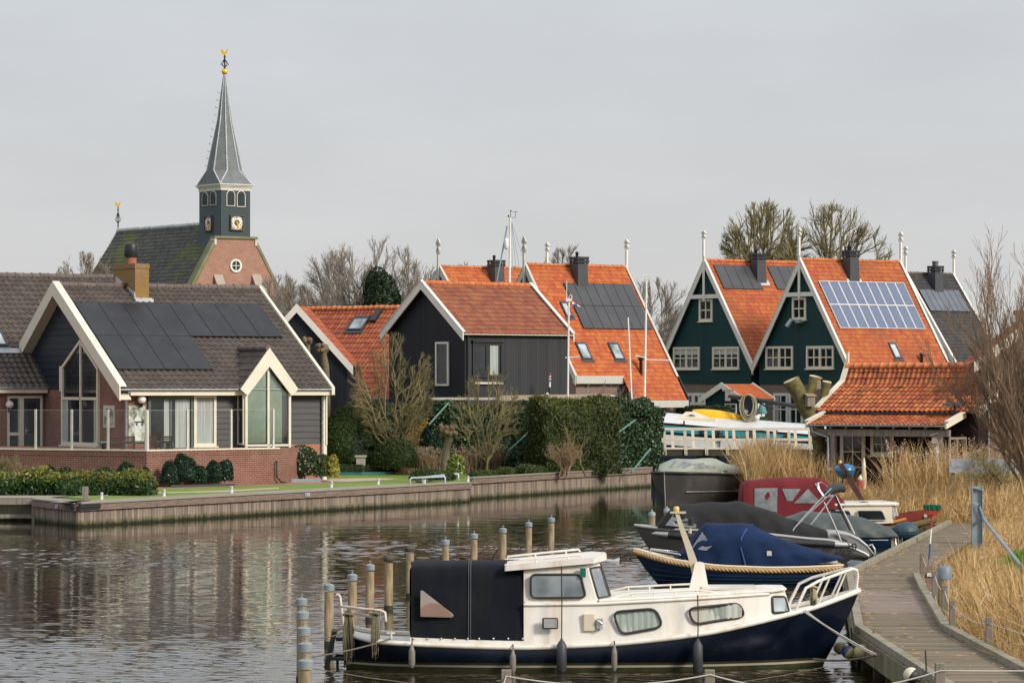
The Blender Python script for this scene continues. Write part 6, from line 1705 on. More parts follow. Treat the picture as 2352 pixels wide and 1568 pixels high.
bare_tree('bare_shrub','pale forked branches standing out of the tall olive hedge','shrub',GP(1345,161.5),65,BARK_GREEN,TWIG_OLIVE,None,height=2.5,width=.95,trunk_r=.045,crown_from=.3,levels=3,kids_=(6,5,4),ang=(30,32,35),up=.2,minr=.008)
bush('yew','large rounded yew clipped into a dome beside the brown roofed house','shrub',GP(803,165.9),(1.28,.9,3.2),LEAF_YEW,9000,.15,.045,.12,spread=.6,core=.93,seed=66,f=2.2)
bush('yew','smaller yew lobe bulging out on the right of the large dome','shrub',GP(843,165.6,GL+1.0),(.6,.6,1.6),LEAF_YEW,3000,.15,.045,.14,spread=.6,core=.9,seed=166)
hedge('low_hedge','low clipped box hedge in a teal edged bed round the sundial','hedge',GP(779,163.6),GP(898,164.6),GL,.46,1.2,LEAF_BOX,5200,.07,.045,.03,seed=67,round_=.12)
t=thing('bed_edging','teal plastic edging strip along the low box hedge','edging',GP(779,163.3));d=GP(902,164.3)-GP(779,163.3);mb=MB();mb.beam((0,0,.07),(d.x*.42,d.y*.3-.4,.07),.03,.14);mb.beam((d.x*.42,d.y*.3-.4,.07),(d.x,d.y,.07),.03,.14);mb.build('strip',plain('teal_plastic',(.03,.17,.19),.5),t)
bush('shrub','broad olive green shrub below the forked garden tree','shrub',GP(918,164.5),(1.15,.9,1.75),LEAF_MID,5200,.11,.05,.14,seed=68)
t=bush('forsythia','yellow flowering forsythia before the ivy wall','shrub',GP(962,167.2),(.85,.5,2.75),FORSYTHIA,900,.09,.07,.25,seed=69,core=.3,tip_tone=0);stems(t,'stem',STEMBROWN,.3,2.7,40,.8,.014,np.random.default_rng(4))
bush('shrub','dark glossy shrub in front of the forsythia','shrub',GP(990,166.3),(.55,.5,2.3),LEAF_DEEP,2400,.15,.08,.16,seed=70)
bush('shrub','low leafy border shrub behind the pipe barrier','shrub',GP(992,150.5),(1.15,.5,.62),LEAF_MID,3000,.12,.06,.2,seed=71)
bush('aucuba','pale green large leaved shrub right of the pollard willow','shrub',GP(1049,158),(.42,.4,1.05),leafmat('aucuba_leaves',[(.07,.12,.02),(.20,.26,.05),(.30,.34,.10)],.35),420,.26,.12,.12,seed=72,core=.6)
for i,(px,Y,w,h,lab)in enumerate(((1110,156,.7,.45,'low green clump at the quay edge before the open garden tree'),(1215,161,.75,.6,'low green clump at the quay edge left of the fawn shrub'),(1160,160,.5,.5,'yellowish green clump between two low green clumps on the quay edge'),(1245,168,.5,1.0,'round green shrub tucked against the left foot of the tall hedge'))):
 bush('shrub',lab,'shrub',GP(px,Y),(w,.45,h),LEAF_MID,1500,.12,.05,.22,seed=74+i)
for i,(px,Y,w,lab)in enumerate(((940,166,.7,'dry hydrangea stems beside the low hedge bed'),(985,164,.7,'dry hydrangea stems left of the pollard willow'),(1075,166,.75,'dry hydrangea stems with pale heads right of the pollard willow'),(1130,168,.8,'dry hydrangea stems around the open garden tree foot'),(1180,169,.8,'dense dry hydrangea stems with many faded heads'),(1228,171,.7,'reddish dry stems before the tall hedge'))):
 t=thing('dry_hydrangea',lab,'plant',GP(px,Y),0,'dry hydrangeas in the border');rng=np.random.default_rng(90+i)
 stems(t,'stem',plain('reddish_stem',(.27,.15,.09),.9)if i==5 and 'reddish_stem' not in MATS else STEMBROWN if i<5 else MATS['reddish_stem'],w*.8,1.25 if i<5 else 1.9,85,w*.55,.013,rng)
 n=60 if i<5 else 10;a=rng.uniform(0,6.28,n);r_=w*np.sqrt(rng.random(n))*1.1;c=np.stack([np.cos(a)*r_,np.sin(a)*r_,rng.uniform(.75,1.3,n)],1);q=np.repeat(c,10,0)+rng.normal(0,.045,(n*10,3))
 mesh_np('flower_head',leaf_quads(q,np.tile([[0,-1.,.3]],(n*10,1)),.07,.05,rng),4,DRYFLOWER,t,rng.random((n*10,2)))
 # by the terrace
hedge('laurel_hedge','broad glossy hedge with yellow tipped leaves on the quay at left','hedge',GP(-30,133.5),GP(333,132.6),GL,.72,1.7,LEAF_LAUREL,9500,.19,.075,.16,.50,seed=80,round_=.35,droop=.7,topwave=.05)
for i,(px,Y,w,h,m_,lab)in enumerate(((112,139.5,.42,1.05,LEAF_BOX,'rounded dark shrub leftmost behind the laurel hedge'),(152,138.8,.52,.98,LEAF_MID,'greyish green rounded shrub second from left behind the laurel hedge'),(198,139.5,.42,.80,BROWN_FOL,'low brownish flowering shrub behind the laurel hedge'),(243,139.5,.55,.92,LEAF_MID,'wide green shrub behind the middle of the laurel hedge'),(290,140.2,.42,1.15,LEAF_DEEP,'dark pointed shrub behind the right end of the laurel hedge'),(332,139.2,.30,.95,LEAF_DEEP,'narrow dark shrub right at the terrace wall corner'),(100,135.6,.40,1.10,LEAF_YELLOW,'bright yellow green shoots rising from the laurel hedge'))):
 bush('shrub',lab,'shrub',GP(px,Y),(w,w*.9,h),m_,1800,.10,.055,.14,seed=110+i,group=None)
wd=(W1-W0).normalized();wn_=Vector((wd.y,-wd.x,0))
for i,(px,w,h,lab)in enumerate(((365,.42,1.0,'dark camellia nearest the terrace wall corner'),(400,.50,1.52,'tallest dark camellia along the brick terrace wall'),(434,.36,.85,'lowest dark camellia, right of the tallest one'),(462,.38,.98,'dark camellia second from the right along the terrace wall'),(490,.44,1.08,'bushy dark camellia at the right end of its row'))):
 tt=(px-337)/(641-337);c=W0 .lerp(W1,tt)+wn_*.62;bush('camellia',lab,'shrub',(c.x,c.y,GL),(w*1.0,w*.85,h),LEAF_DEEP,2300,.09,.055,.30,seed=120+i,core=.8,group='dark camellias along the terrace wall')
t=thing('planter_edge','dark edging board under the row of camellias','edging',(W0 .x,W0 .y,GL));mb=MB();mb.beam(wd*.4+wn_*1.05+Vector((0,0,.05)),wd*3.9+wn_*1.05+Vector((0,0,.05)),.05,.12);mb.build('board',DARKGREY,t)
t=bush('viburnum','round dark bush sprinkled with white blossom at the terrace end','shrub',GP(690,152),(1.02,.8,1.55),LEAF_BOX,4600,.10,.06,.10,seed=130,tip_tone=.2)
rng=np.random.default_rng(9);n=150;d=rng.normal(size=(n,3));d[:,1]=-abs(d[:,1]);d/=np.linalg.norm(d,axis=1,keepdims=True);q=d*np.array([1.03,.82,.98])+np.array([0,0,.60]);q=q[(q[:,2]>.1)];q=np.repeat(q,4,0)+rng.normal(0,.025,(len(q)*4,3))
mesh_np('blossom',leaf_quads(q,np.tile([[0,-1.,.3]],(len(q),1)),.06,.05,rng),4,LEAF_WHITE,t,rng.random((len(q),2)))
bush('shrub','small rusty brown ball shrub against the terrace wall end','shrub',GP(651,151),(.25,.3,.75),BROWN_FOL,900,.09,.03,.1,seed=131)
bush('shrub','small bluish green shrub between the rusty one and the white blossom','shrub',GP(666,151.3),(.22,.3,.72),LEAF_DEEP,700,.09,.05,.1,seed=132)
bush('shrub','brownish green shrub between white blossom and yellow leaves','shrub',GP(742,152),(.42,.4,1.25),LEAF_HEDGE,1800,.10,.03,.1,seed=133)
bush('euonymus','yellow variegated shrub at the house corner by the lawn','shrub',GP(765,152),(.28,.4,1.22),LEAF_YELLOW,1000,.13,.075,.12,seed=134)
t=thing('planter_edge','grey edging board under the white blossomed bush','edging',GP(660,150.6));mb=MB();mb.beam((0,0,.08),(1.45,.1,.08),.04,.18);mb.build('board',ZINC,t)
bush('shrub','grey green drooping shrub above the yew by the black shed','shrub',GP(815,167.6,GL),(1.0,.5,3.5),leafmat('drooping_leaves',[(.06,.07,.03),(.12,.12,.06),(.17,.15,.08)],.5),1500,.2,.06,.22,seed=135,droop=.8,core=.6)
# at the green houses and around
hedge('clipped_hedge','clipped hedge before the brick base of the green houses','hedge',GP(1548,236,1),GP(1665,232,1),1.0,2.6,.8,LEAF_BOX,5200,.13,.08,.05,seed=140)
bush('ball_shrub','round clipped bright green shrub behind the moored barge','shrub',GP(1752,225,1),(.95,.9,2.0),LEAF_MID,3000,.10,.05,.04,seed=141,core=.95)
bush('shrub','olive bush at the corner of the green house by the masts','shrub',GP(1500,225,1),(.9,.8,2.6),LEAF_HEDGE,2000,.14,.06,.2,seed=142)
hedge('hedge','rust brown hedge below the dark brick wall behind the masts','hedge',GP(1300,214,1),GP(1515,214,1),1.0,2.3,.8,BROWN_FOL,5000,.14,.07,.1,seed=143)
# pale green supports leaning against the ivy
STRUT=plain('strut_green',(.10,.22,.17),.5,.1)
for i,(a,b,Y,lab)in enumerate((((1030,925),(985,975),168.2,'leftmost pale green strut, short and steep, by the forsythia'),((1222,985),(1168,1035),167.5,'pale green strut rising behind the open garden tree'),((1247,984),(1220,1013),166,'short pale green strut touching the left side of the tall hedge'),((1560*.0+1458,965),(1420,993),168,'upper pale green strut on the ivy wall by the bridge'),((1494,1030),(1450,1084),169,'lower pale green strut from the ivy wall down to the quay'))):
 p,q=at(*a,Y),at(*b,Y-1.2);t=thing('wall_strut',lab,'strut',q,0,'green struts propping the ivy wall');mb=MB();mb.tube([(0,0,0),p-q],.045,8);mb.build('tube',STRUT,t)
 # sundial
t=thing('sundial','stone pedestal with an iron armillary sundial in the low box hedge','sundial',GP(829,164.4));o=GP(829,164.4)
zt=(at(829,1045,164.4)-o).z;STONE=plain('pale_stone',(.40,.38,.32),.85,.12,4)
mb=MB();mb.box(-.26,-.26,0,.26,.26,.12);mb.box(-.21,-.21,.12,.21,.21,zt-.09);mb.box(-.27,-.27,zt-.09,.27,.27,zt);mb.build('pedestal',STONE,t)
c=Vector((-.08,0,zt+.48));mb=MB()
for k,ax_ in enumerate((Vector((.2,.9,.3)),Vector((.8,.3,.5)),Vector((-.5,.3,.8)))):
 M_=ax_.normalized().to_track_quat('Z','Y').to_matrix();ring=[c+M_@Vector((.40*math.cos(a),.40*math.sin(a),0))for a in np.linspace(0,2*math.pi,25)];mb.tube(ring,.022,6,cap=False)
mb.tube([c+Vector((-.34,0,.30)),c+Vector((.34,0,-.30))],.014,6);mb.tube([(-.16,0,zt),(-.06,0,zt+.12),(.02,0,zt+.12),(.12,0,zt)],.03,6);mb.build('armillary',BLACK,t)
# ------------------------------------------------------------------ reeds
def reed_material():
 m,nt,b=new_mat('dry_reed');u=nd(nt,'ShaderNodeSeparateXYZ',{0:uvc(nt)})
 cr=nd(nt,'ShaderNodeValToRGB',{0:u.outputs[0]});el=cr.color_ramp.elements
 el[0].position,el[0].color=0,(.24,.145,.06,1);el[1].position,el[1].color=1,(.72,.54,.31,1)
 for p_,c in((.3,(.44,.27,.105)),(.65,(.56,.375,.165)),(.85,(.64,.46,.23))):q=el.new(p_);q.color=c4(c)
 nt.links.new(cr.outputs[0],b.inputs['Base Color']);setp(b,.7,.25)
 tr=nd(nt,'ShaderNodeBsdfTranslucent',{0:cr.outputs[0]});mx=nd(nt,'ShaderNodeMixShader',{0:.2,1:b.outputs[0],2:tr.outputs[0]});nt.links.new(mx.outputs[0],nt.nodes['Material Output'].inputs[0])
 return m
REED=reed_material()
def inside(poly,x,y):
 c=np.zeros(len(x),bool);n=len(poly)
 for i in range(n):
  (x1,y1),(x2,y2)=poly[i-1],poly[i]
  m=((y1>y)!=(y2>y))&(x<(x2-x1)*(y-y1)/(y2-y1+1e-12)+x1);c^=m
 return c
def blades(name,poly,n,hfun,wid,lean,seed,mat,thing_label,cat,z0=.28,plume=0.0,curve=.35,flop=0.0):
 rng=np.random.default_rng(seed);P_=np.array(poly);lo,hi=P_.min(0),P_.max(0)
 xs,ys=[],[]
 while sum(len(a)for a in xs)<n:
  x,y=rng.uniform(lo[0],hi[0],n),rng.uniform(lo[1],hi[1],n);m=inside(poly,x,y);xs.append(x[m]);ys.append(y[m])
 x,y=np.concatenate(xs)[:n],np.concatenate(ys)[:n]
 h=hfun(x,y,rng)*rng.uniform(.55,1.15,n)
 cl=np.sin(x*1.9+1.3*np.sin(y*.6))*.5+np.sin(x*.8+y*.35)*.5
 la=rng.normal(0,.22,n)+lean+.18*cl+np.where(rng.random(n)<flop,rng.normal(0,.9,n),0);lb=rng.normal(0,.22,n)
 dirv=np.stack([np.sin(la),np.sin(lb),np.cos(la)*np.cos(lb)],1);dirv/=np.linalg.norm(dirv,axis=1,keepdims=True)
 bend=np.stack([la*.9+rng.normal(0,.25,n),rng.normal(0,.3,n),-np.abs(rng.normal(.12,.15,n))],1)*curve
 p0=np.stack([x,y,np.full(n,z0)],1)
 ts=np.array([0,.38,.72,1.0]);w=wid*rng.uniform(.6,1.5,n);an=rng.uniform(-1.2,1.2,n);side=np.stack([np.cos(an),np.sin(an),np.zeros(n)],1)
 pts=[p0+dirv*(h*t)[:,None]+bend*(h*t*t)[:,None]for t in ts];ww=[1,.9,.7,.15]
 V=[]
 for i in range(3):
  V.append(np.stack([pts[i]-side*(w*ww[i]/2)[:,None],pts[i]+side*(w*ww[i]/2)[:,None],pts[i+1]+side*(w*ww[i+1]/2)[:,None],pts[i+1]-side*(w*ww[i+1]/2)[:,None]],1))
 c=rng.random(n);V=np.concatenate(V);uv=np.tile(np.stack([c,c],1),(3,1))
 # side leaves
 k=rng.random(n)<.55;tl=rng.uniform(.35,.8,n)[k];b0=p0[k]+dirv[k]*(h[k]*tl)[:,None]+bend[k]*(h[k]*tl*tl)[:,None]
 dl=np.stack([rng.normal(.25,.7,k.sum()),rng.normal(0,.6,k.sum()),rng.uniform(-.2,.8,k.sum())],1);dl/=np.linalg.norm(dl,axis=1,keepdims=True);e=b0+dl*rng.uniform(.15,.4,(k.sum(),1))
 s2=np.cross(dl,np.array([[0,-1.,.2]]));s2/=np.linalg.norm(s2,axis=1,keepdims=True)+1e-9;wl=(w[k]*.9)[:,None]
 V=np.concatenate([V,np.stack([b0-s2*wl*.3,b0+s2*wl*.5,e+s2*wl*.1,e-s2*wl*.1],1)]);uv=np.concatenate([uv,np.stack([np.clip(c[k]+.1,0,1)]*2,1)])
 o=mesh_np(name,V,4,mat,None,uv)
 tag(o,thing_label,cat,kind='stuff')
 if plume:
  m=(rng.random(n)<plume);tip=pts[3][m];q=np.repeat(tip,14,0);td=np.repeat((pts[3]-pts[2])[m],14,0);td/=np.linalg.norm(td,axis=1,keepdims=True)
  s=rng.uniform(-.24,.06,(len(q),1));q=q+td*s+rng.normal(0,.028,q.shape)*(1+s*-2);pc=leafmat('reed_plumes',[(.40,.29,.21),(.62,.48,.38),(.52,.40,.30)],.8)if 'reed_plumes' not in MATS else MATS['reed_plumes']
  pl=mesh_np('reed_plumes',leaf_quads(q,td,.10,.035,rng,.4),4,pc,o,rng.random((len(q),2)))
 return o
near_bank=[(8.05,44),(8.05,62),(9.0,74),(9.6,80.5),(14.3,108.5),(30,108.5),(30,44)]
def h_near(x,y,rng):
 edge=np.interp(y,[44,62,74,80.5,109],[8.05,8.05,9.0,9.6,14.3]);e=np.clip((x-edge)/.8,0.25,1)
 hh=((.95+.35*np.sin(x*.7+y*.23))*e+.25)*np.interp(y,[60,72,84,100,109],[1.1,1.05,.85,.55,.7])
 gp_=np.exp(-(((x-np.interp(y,[74,90],[11.6,13.4]))/1.35)**2+((y-82)/8)**2));g2_=np.exp(-(((x-12.2)/1.6)**2+((y-92)/9)**2));return hh*(1-.85*gp_)*(1-.6*g2_)
blades('reeds',near_bank,98000,h_near,.020,.05,201,REED,'wide bed of dry golden reeds right of the jetty','reeds',curve=.30,flop=.12)
far_bank=[(16.6,109),(15.6,117.5),(12.4,124),(9.9,133),(9.6,141),(10.2,150),(13.2,152),(14.6,146.5),(17.9,143),(30,142),(30,109)]
def h_far(x,y,rng):
 return np.clip((1.35+.3*np.sin(x*.9+y*.3))*np.interp(y,[109,118,126,134,141,150],[.85,1,.85,.45,.28,1]),.5,2.2)
blades('reeds',far_bank,36000,h_far,.024,.16,202,REED,'tall leaning dry reeds between the boathouse and the red canopied boat','reeds',curve=.35,flop=.15)
tall=[(15.2,138.5),(18.9,136),(18.9,141.2),(15.2,143)]
blades('reeds',tall,1000,lambda x,y,rng:2.45+0*x,.028,.10,203,REED,'sparse tallest reeds with feathery plumes before the boathouse porch','reeds',plume=.22,curve=.42)
tall2=[(18.9,134),(22,132),(22,138),(18.9,140)]
blades('reeds',tall2,700,lambda x,y,rng:2.2+0*x,.026,.15,204,REED,'feathery topped reeds below the willow twigs','reeds',plume=.22,curve=.35)
left_reeds=[(9.9,146),(14.0,146),(13.8,158),(10.3,160)]
blades('reeds',left_reeds,5200,lambda x,y,rng:2.1+.35*np.sin(x*1.3),.026,.10,205,REED,'upright reeds before the white railed bridge, right of the grey boat','reeds',curve=.3)
GRASS=leafmat('spring_grass',[(.05,.12,.01),(.10,.22,.015),(.17,.30,.03)],.6)
gpoly=[(10.7,74.5),(12.6,74),(14.4,88),(13.2,91),(11.9,85)]
blades('grass',gpoly,16000,lambda x,y,rng:.5+0*x,.016,.1,206,GRASS,'patch of fresh green grass among the reeds by the steel post','grass',curve=.5)
# ------------------------------------------------------------------ boats
NAVYHULL=plain('navy_hull_paint',(.003,.006,.015),.30,.25,1.2,spec=.32,dirt=(.03,.04,.05),dirt_amt=.25)
BLUEHULL=plain('blue_hull_paint',(.010,.032,.070),.3,.2,1.0,spec=.5)
BOATWHITE=plain('boat_white',(.76,.72,.65),.4,.06,1.4,dirt=(.50,.33,.15),dirt_amt=.62,dirt_scale=1.0,stretch=(2.6,2.6,.22))
BOATCREAM=plain('boat_cream',(.68,.60,.46),.4,.06,1.2,dirt=(.45,.38,.25),dirt_amt=.3)
NAVYCANVAS=plain('navy_black_canvas',(.0065,.0075,.012),.75,.3,1.2,dirt=(.022,.028,.012),dirt_amt=.5,dirt_scale=.9,stretch=(1.6,1,.5),bmp=.15,bscale=9)
BLUECANVAS=plain('blue_canvas',(.011,.024,.068),.8,.3,1.6,stretch=(.7,1,1.6),bmp=.5,bscale=5)
BLACKCANVAS=plain('charcoal_canvas',(.030,.030,.031),.85,.22,1.0,bmp=.2,bscale=6)
REDCANVAS=plain('maroon_canvas',(.155,.024,.030),.85,.18,1.0,bmp=.2,bscale=6)
GREENTARP=plain('grey_green_tarp',(.055,.070,.068),.6,.2,1.2,dirt=(.10,.11,.10),dirt_amt=.6,dirt_scale=2.5,bmp=.3,bscale=5)
PALETARP=plain('pale_green_tarp',(.30,.33,.27),.6,.12,1.0,dirt=(.16,.18,.11),dirt_amt=.5,bmp=.3,bscale=4)
ALU=plain('grey_boat_paint',(.14,.137,.132),.42,.12,1.2,metal=.2)
ALU_LIGHT=plain('silver_boat_paint',(.42,.42,.41),.35,.08,1.2,metal=.25)
STEELDARK=plain('dark_steel_hull',(.062,.058,.055),.42,.25,.8,dirt=(.11,.10,.085),dirt_amt=.4)
ROPEFENDER=plain('rope_fender',(.46,.30,.14),.85,.2,8)
FENDERGREY=plain('old_fender',(.22,.20,.17),.5,.3,5)
FENDERDARK=plain('dark_fender',(.045,.047,.055),.5,.2,5)
MAHOG=plain('varnished_red',(.16,.022,.014),.3,.2,3)
for m_ in(NAVYCANVAS,BLUECANVAS,BLACKCANVAS,REDCANVAS):m_.node_tree.nodes['Principled BSDF'].inputs['Specular IOR Level'].default_value=.12
def hull(parent,mat,st,name='hull',rake=None):
 """st: (x, z sheer, half beam at sheer, half beam at waterline, keel z). Sides swell smoothly between the stations."""
 xs=[s[0]for s in st];X=[]
 for a,b in zip(xs[:-1],xs[1:]):X+=list(np.linspace(a,b,max(2,int(abs(b-a)/.16)+1)))[:-1]
 X.append(xs[-1]);secs=[];sm=lambda x,k:interp(x,xs,[s[k]for s in st])
 def smooth(k):
  v=np.array([sm(x,k)for x in X]);
  for _ in range(3):v[1:-1]=.25*v[:-2]+.5*v[1:-1]+.25*v[2:]
  return v
 V=[smooth(k)for k in(1,2,3,4)]
 for i,x in enumerate(X):
  zs,bs,bw,zk=(v[i]for v in V);half=[]
  for t in np.linspace(0,1,7):half.append((lerp(bs,bw,t**1.25)+.05*bs*math.sin(math.pi*t),lerp(zs,.0,t)))
  half+=[(bw*.92,zk*.4),(bw*.6,zk*.8),(0.0,zk)]
  rk=lambda z:0.0
  if rake:
   fo=max(0,1-abs(x-rake[0])/rake[2])**1.5;rk=lambda z,fo=fo,zs=zs:rake[1]*fo*min(1.15,max(0,1-z/zs))**1.15
  secs.append([Vector((x+rk(z),-y,z))for y,z in half]+[Vector((x+rk(z),y,z))for y,z in half[-2::-1]])
 mb=MB();mb.loft(secs)
 mb.add(secs[0],[tuple(range(len(secs[0])))]);mb.add(secs[-1],[tuple(range(len(secs[-1])-1,-1,-1))])
 o=mb.build(name,mat,parent)
 return o,X,V
def deck(parent,mat,X,V,drop=.03,inset=.02,name='deck',crown=.04):
 mb=MB();mb.loft([[Vector((x,-(bs-inset),zs-drop)),Vector((x,0,zs-drop+crown)),Vector((x,bs-inset,zs-drop))]for x,zs,bs in zip(X,V[0],V[1])],smooth=True)
 return mb.build(name,mat,parent)
def rail(parent,mat,X,V,r,name,dz=0.0,out=.0,sides=(-1,1),twist=False,x0=-99,x1=99):
 mb=MB()
 for s in sides:
  path=[Vector((x,s*(bs+out),zs+dz))for x,zs,bs in zip(X,V[0],V[1])if x0<=x<=x1]
  if not twist:mb.tube(path,r,8)
  else:
   L_,P_=0,[path[0]];fine=[]
   for a,b in zip(path[:-1],path[1:]):
    k=max(1,int((b-a).length/.03));fine+=[a.lerp(b,i/k)for i in range(k)]
   for ph in range(3):
    q=[]
    for i,p in enumerate(fine):
     an=i*.03/.26*2*math.pi+ph*2.094;q.append(p+Vector((0,math.cos(an)*r*.55,math.sin(an)*r*.55)))
    mb.tube(q,r*.58,6)
 return mb.build(name,mat,parent)
def rounded(pts,r,k=4):
 out=[];n=len(pts)
 for i in range(n):
  p0,p1,p2=Vector(pts[i-1]),Vector(pts[i]),Vector(pts[(i+1)%n]);a,b=(p0-p1),(p2-p1)
  ra=min(r,a.length*.45,b.length*.45);a.normalize();b.normalize()
  for j in range(k+1):t=j/k;out.append((p1+a*ra)*(1-t)**2+p1*2*t*(1-t)+(p1+b*ra)*t**2)
 return out
def port(parent,pts,n,fmat,gmat,name='window',r=.12,fr_=.03,curtain=None,off=.03):
 """Rounded window in a boat's side: rubber rim, pane and, behind it, a gathered curtain."""
 n=Vector(n).normalized();q=[p+n*off for p in rounded(pts,r)]
 f=MB();f.tube(q+[q[0],q[1]],fr_,6,cap=False);fo=f.build(name,fmat,parent)
 g=MB();g.add(q,[tuple(range(len(q)))]);g.build('pane',gmat,fo)
 if curtain:
  c=MB();lo,hi=min(pts,key=lambda p:p.x).x,max(pts,key=lambda p:p.x).x;m=int((hi-lo)/.035)
  P2=[(p.x,p.z)for p in q]
  def zr(x):
   z=[]
   for(xa,za),(xb_,zb_)in zip(P2,P2[1:]+P2[:1]):
    if(xa-x)*(xb_-x)<=0 and xa!=xb_:z.append(za+(zb_-za)*(x-xa)/(xb_-xa))
   return(min(z),max(z))if len(z)>1 else None
  secs=[]
  for i in range(m+1):
   x=lerp(lo+.03,hi-.03,i/m);z=zr(x)
   if z:yb=pts[0].y+(pts[2].y-pts[0].y)*.5+n.y*(off*.45+.010*math.sin(i*1.9)+.004*math.sin(i*.7));secs.append([Vector((x,yb,z[0])),Vector((x,yb,z[1]))])
  c.loft(secs);c.build('curtain',curtain,fo)
 return fo
def canopy(parent,fr,st,mat,name='canopy',pow_=.62,topf=.75,k=23,wr=.018,seed=1,cap=True):
 """Cloth cover over hoops; st: (px, py top, py bottom, half width). Returns a function giving the cover's surface at a survey pixel."""
 S=[]
 for px,pt,pb,w in st:
  q=fr.on(px,pb,1,-w);zt=fr.on(px,pt,1,0).z;S.append((q.x,q.z,zt,w))
 xs=[s[0]for s in S];X=np.linspace(xs[0],xs[-1],70);rng=np.random.default_rng(seed)
 g=lambda x,i:float(np.interp(x,xs,[s[i]for s in S]))
 fold=rng.uniform(0,6.28,4)
 def sec(x):
  zb,zt,w=g(x,1),g(x,2),g(x,3);out=[]
  for a in np.linspace(0,math.pi,k):
   c,s=math.cos(a),math.sin(a);y=-w*math.copysign(abs(c)**pow_,c);z=zb+(zt-zb)*abs(s)**topf
   r=1+wr*(math.sin(9*x+4*a+fold[0])+1.2*abs(math.sin(8*x-5*a+fold[1]))+1.1*abs(math.sin(4.2*x+7*a+fold[3]))-1.4+math.sin(5*a+fold[2]))
   out.append(Vector((x,y*r,zb+(z-zb)*(1+wr*math.sin(7*x+fold[3])*s))))
  return out
 mb=MB();mb.loft([sec(x)for x in X],cap=cap);o=mb.build(name,mat,parent)
 def surf(px,py,off=.02):
  y=-g(fr.on(px,py,1,-.8).x,3)
  for _ in range(18):
   p=fr.on(px,py,1,y);zb,zt,w=g(p.x,1),g(p.x,2),g(p.x,3);s=min(1,max(0,(p.z-zb)/max(.01,zt-zb)))**(1/topf);c=math.sqrt(max(0,1-s*s));y=.65*y-.35*w*c**pow_
  p=fr.on(px,py,1,y-off);return p
 return o,surf
def cloth_window(parent,surf,pts,mat,sub=3,name='clear_window'):
 P_=[];
 for a,b in zip(pts,pts[1:]+pts[:1]):
  for i in range(sub):P_.append((lerp(a[0],b[0],i/sub),lerp(a[1],b[1],i/sub)))
 q=[surf(*p)for p in P_];c=surf(sum(p[0]for p in pts)/len(pts),sum(p[1]for p in pts)/len(pts))
 mb=MB();n=len(q);mb.add(q,[tuple(range(n))]);return mb.build(name,mat,parent)
WINVINYL=plain('cloudy_vinyl',(.20,.21,.215),.22,.3,3.0,spec=.4)
def fender(px,ptop,pbot,Y,r,mat,label,rope_to=None,grp='fenders hung along the white cruiser'):
 c0,c1=at(px,ptop,Y),at(px,pbot,Y);h=c0 .z-c1 .z
 t=thing('fender',label,'fender',c1,0,grp);mb=MB();mb.lathe([(.02,0),(r*.6,.02),(r,.07),(r*1.03,h*.5),(r,h-.12),(r*.5,h-.045),(.025,h-.03),(.022,h)],n=14);mb.build('body',mat,t)
 mb=MB();z1=(at(px,rope_to,Y)-c1).z if rope_to else h+.1
 mb.tube([(0,0,h-.02),(.005,.02,(h+z1)/2),(0,.1 if rope_to else.03,z1)],.012,6);mb.build('line',ROPE_DARK if rope_to else ROPE,t)
 # ---- white and navy cabin cruiser in the foreground
YN=60.8;b=1.35;fr=Frame((at(815,1543,YN).x,YN+b,0),0)
T=thing('cabin_cruiser','white cabin cruiser with navy hull and black canvas aft cover in the foreground','boat',fr.o)
q=lambda px,py,y:fr.on(px,py,1,-y)
sheer=[(793,1449,.62),(822,1467,.95),(880,1474,1.15),(939,1477,1.26),(1091,1483,1.35),(1217,1486,1.35),(1412,1477,1.34),(1539,1464,1.30),(1644,1449,1.20),(1771,1420,.96),(1866,1395,.62),(1930,1372,.33),(1974,1354,.03)]
st=[]
wl=[.25,.55,.85,1.0,1.2,1.25,1.22,1.12,.95,.60,.16,.02,.0];kz=[-.1,-.25,-.4,-.5,-.6,-.6,-.6,-.6,-.55,-.4,-.2,.12,1.2]
for(px,py,bs),bw,zk in zip(sheer,wl,kz):p=q(px,py,bs);st.append([p.x,p.z,bs,bw,zk])
# raked stem: the waterline ends well short of the stem head
st[-1][3:]=[.0,-.1];st[-2][3:]=[.05,-.15];st[-3][3:]=[.2,-.3]
stem_top=q(1976,1353,0)
ho,X,V=hull(T,NAVYHULL,st,rake=(st[-1][0],-.66,1.5))
X2,V2=list(X),[list(V[0]),list(V[1])]
deck(T,BOATWHITE,X2,V2,.05,.03);rail(T,BOATWHITE,X2,V2,.048,'rubbing_rail',-.01,.01)
mb=MB()
sx=[x for x in X if x<q(1800,1500,.5).x]
def wlband(z0,z1,off):
 out=[]
 for i,x in enumerate(X):
  row=[]
  for z in(z0,z1):
   t=min(1,1-z/V[0][i]);fo=max(0,1-abs(x-st[-1][0])/1.5)**1.5
   row.append(Vector((x-.66*fo*max(0,t)**1.15,-(lerp(V[1][i],V[2][i],t**1.25)+.05*V[1][i]*math.sin(math.pi*t)+off),z)))
  out.append(row)
 return out
mb.loft(wlband(.075,.115,.006));mb.build('waterline_stripe',BOATCREAM,T)
mb=MB();mb.loft(wlband(-.05,.07,.005));mb.loft(wlband(.116,.16,.004));mb.build('weed_line',plain('green_weed',(.035,.038,.012),.8,.4,6),T)
shz=lambda x:float(np.interp(x,X2,V2[0]));shb=lambda x:float(np.interp(x,X2,V2[1]))
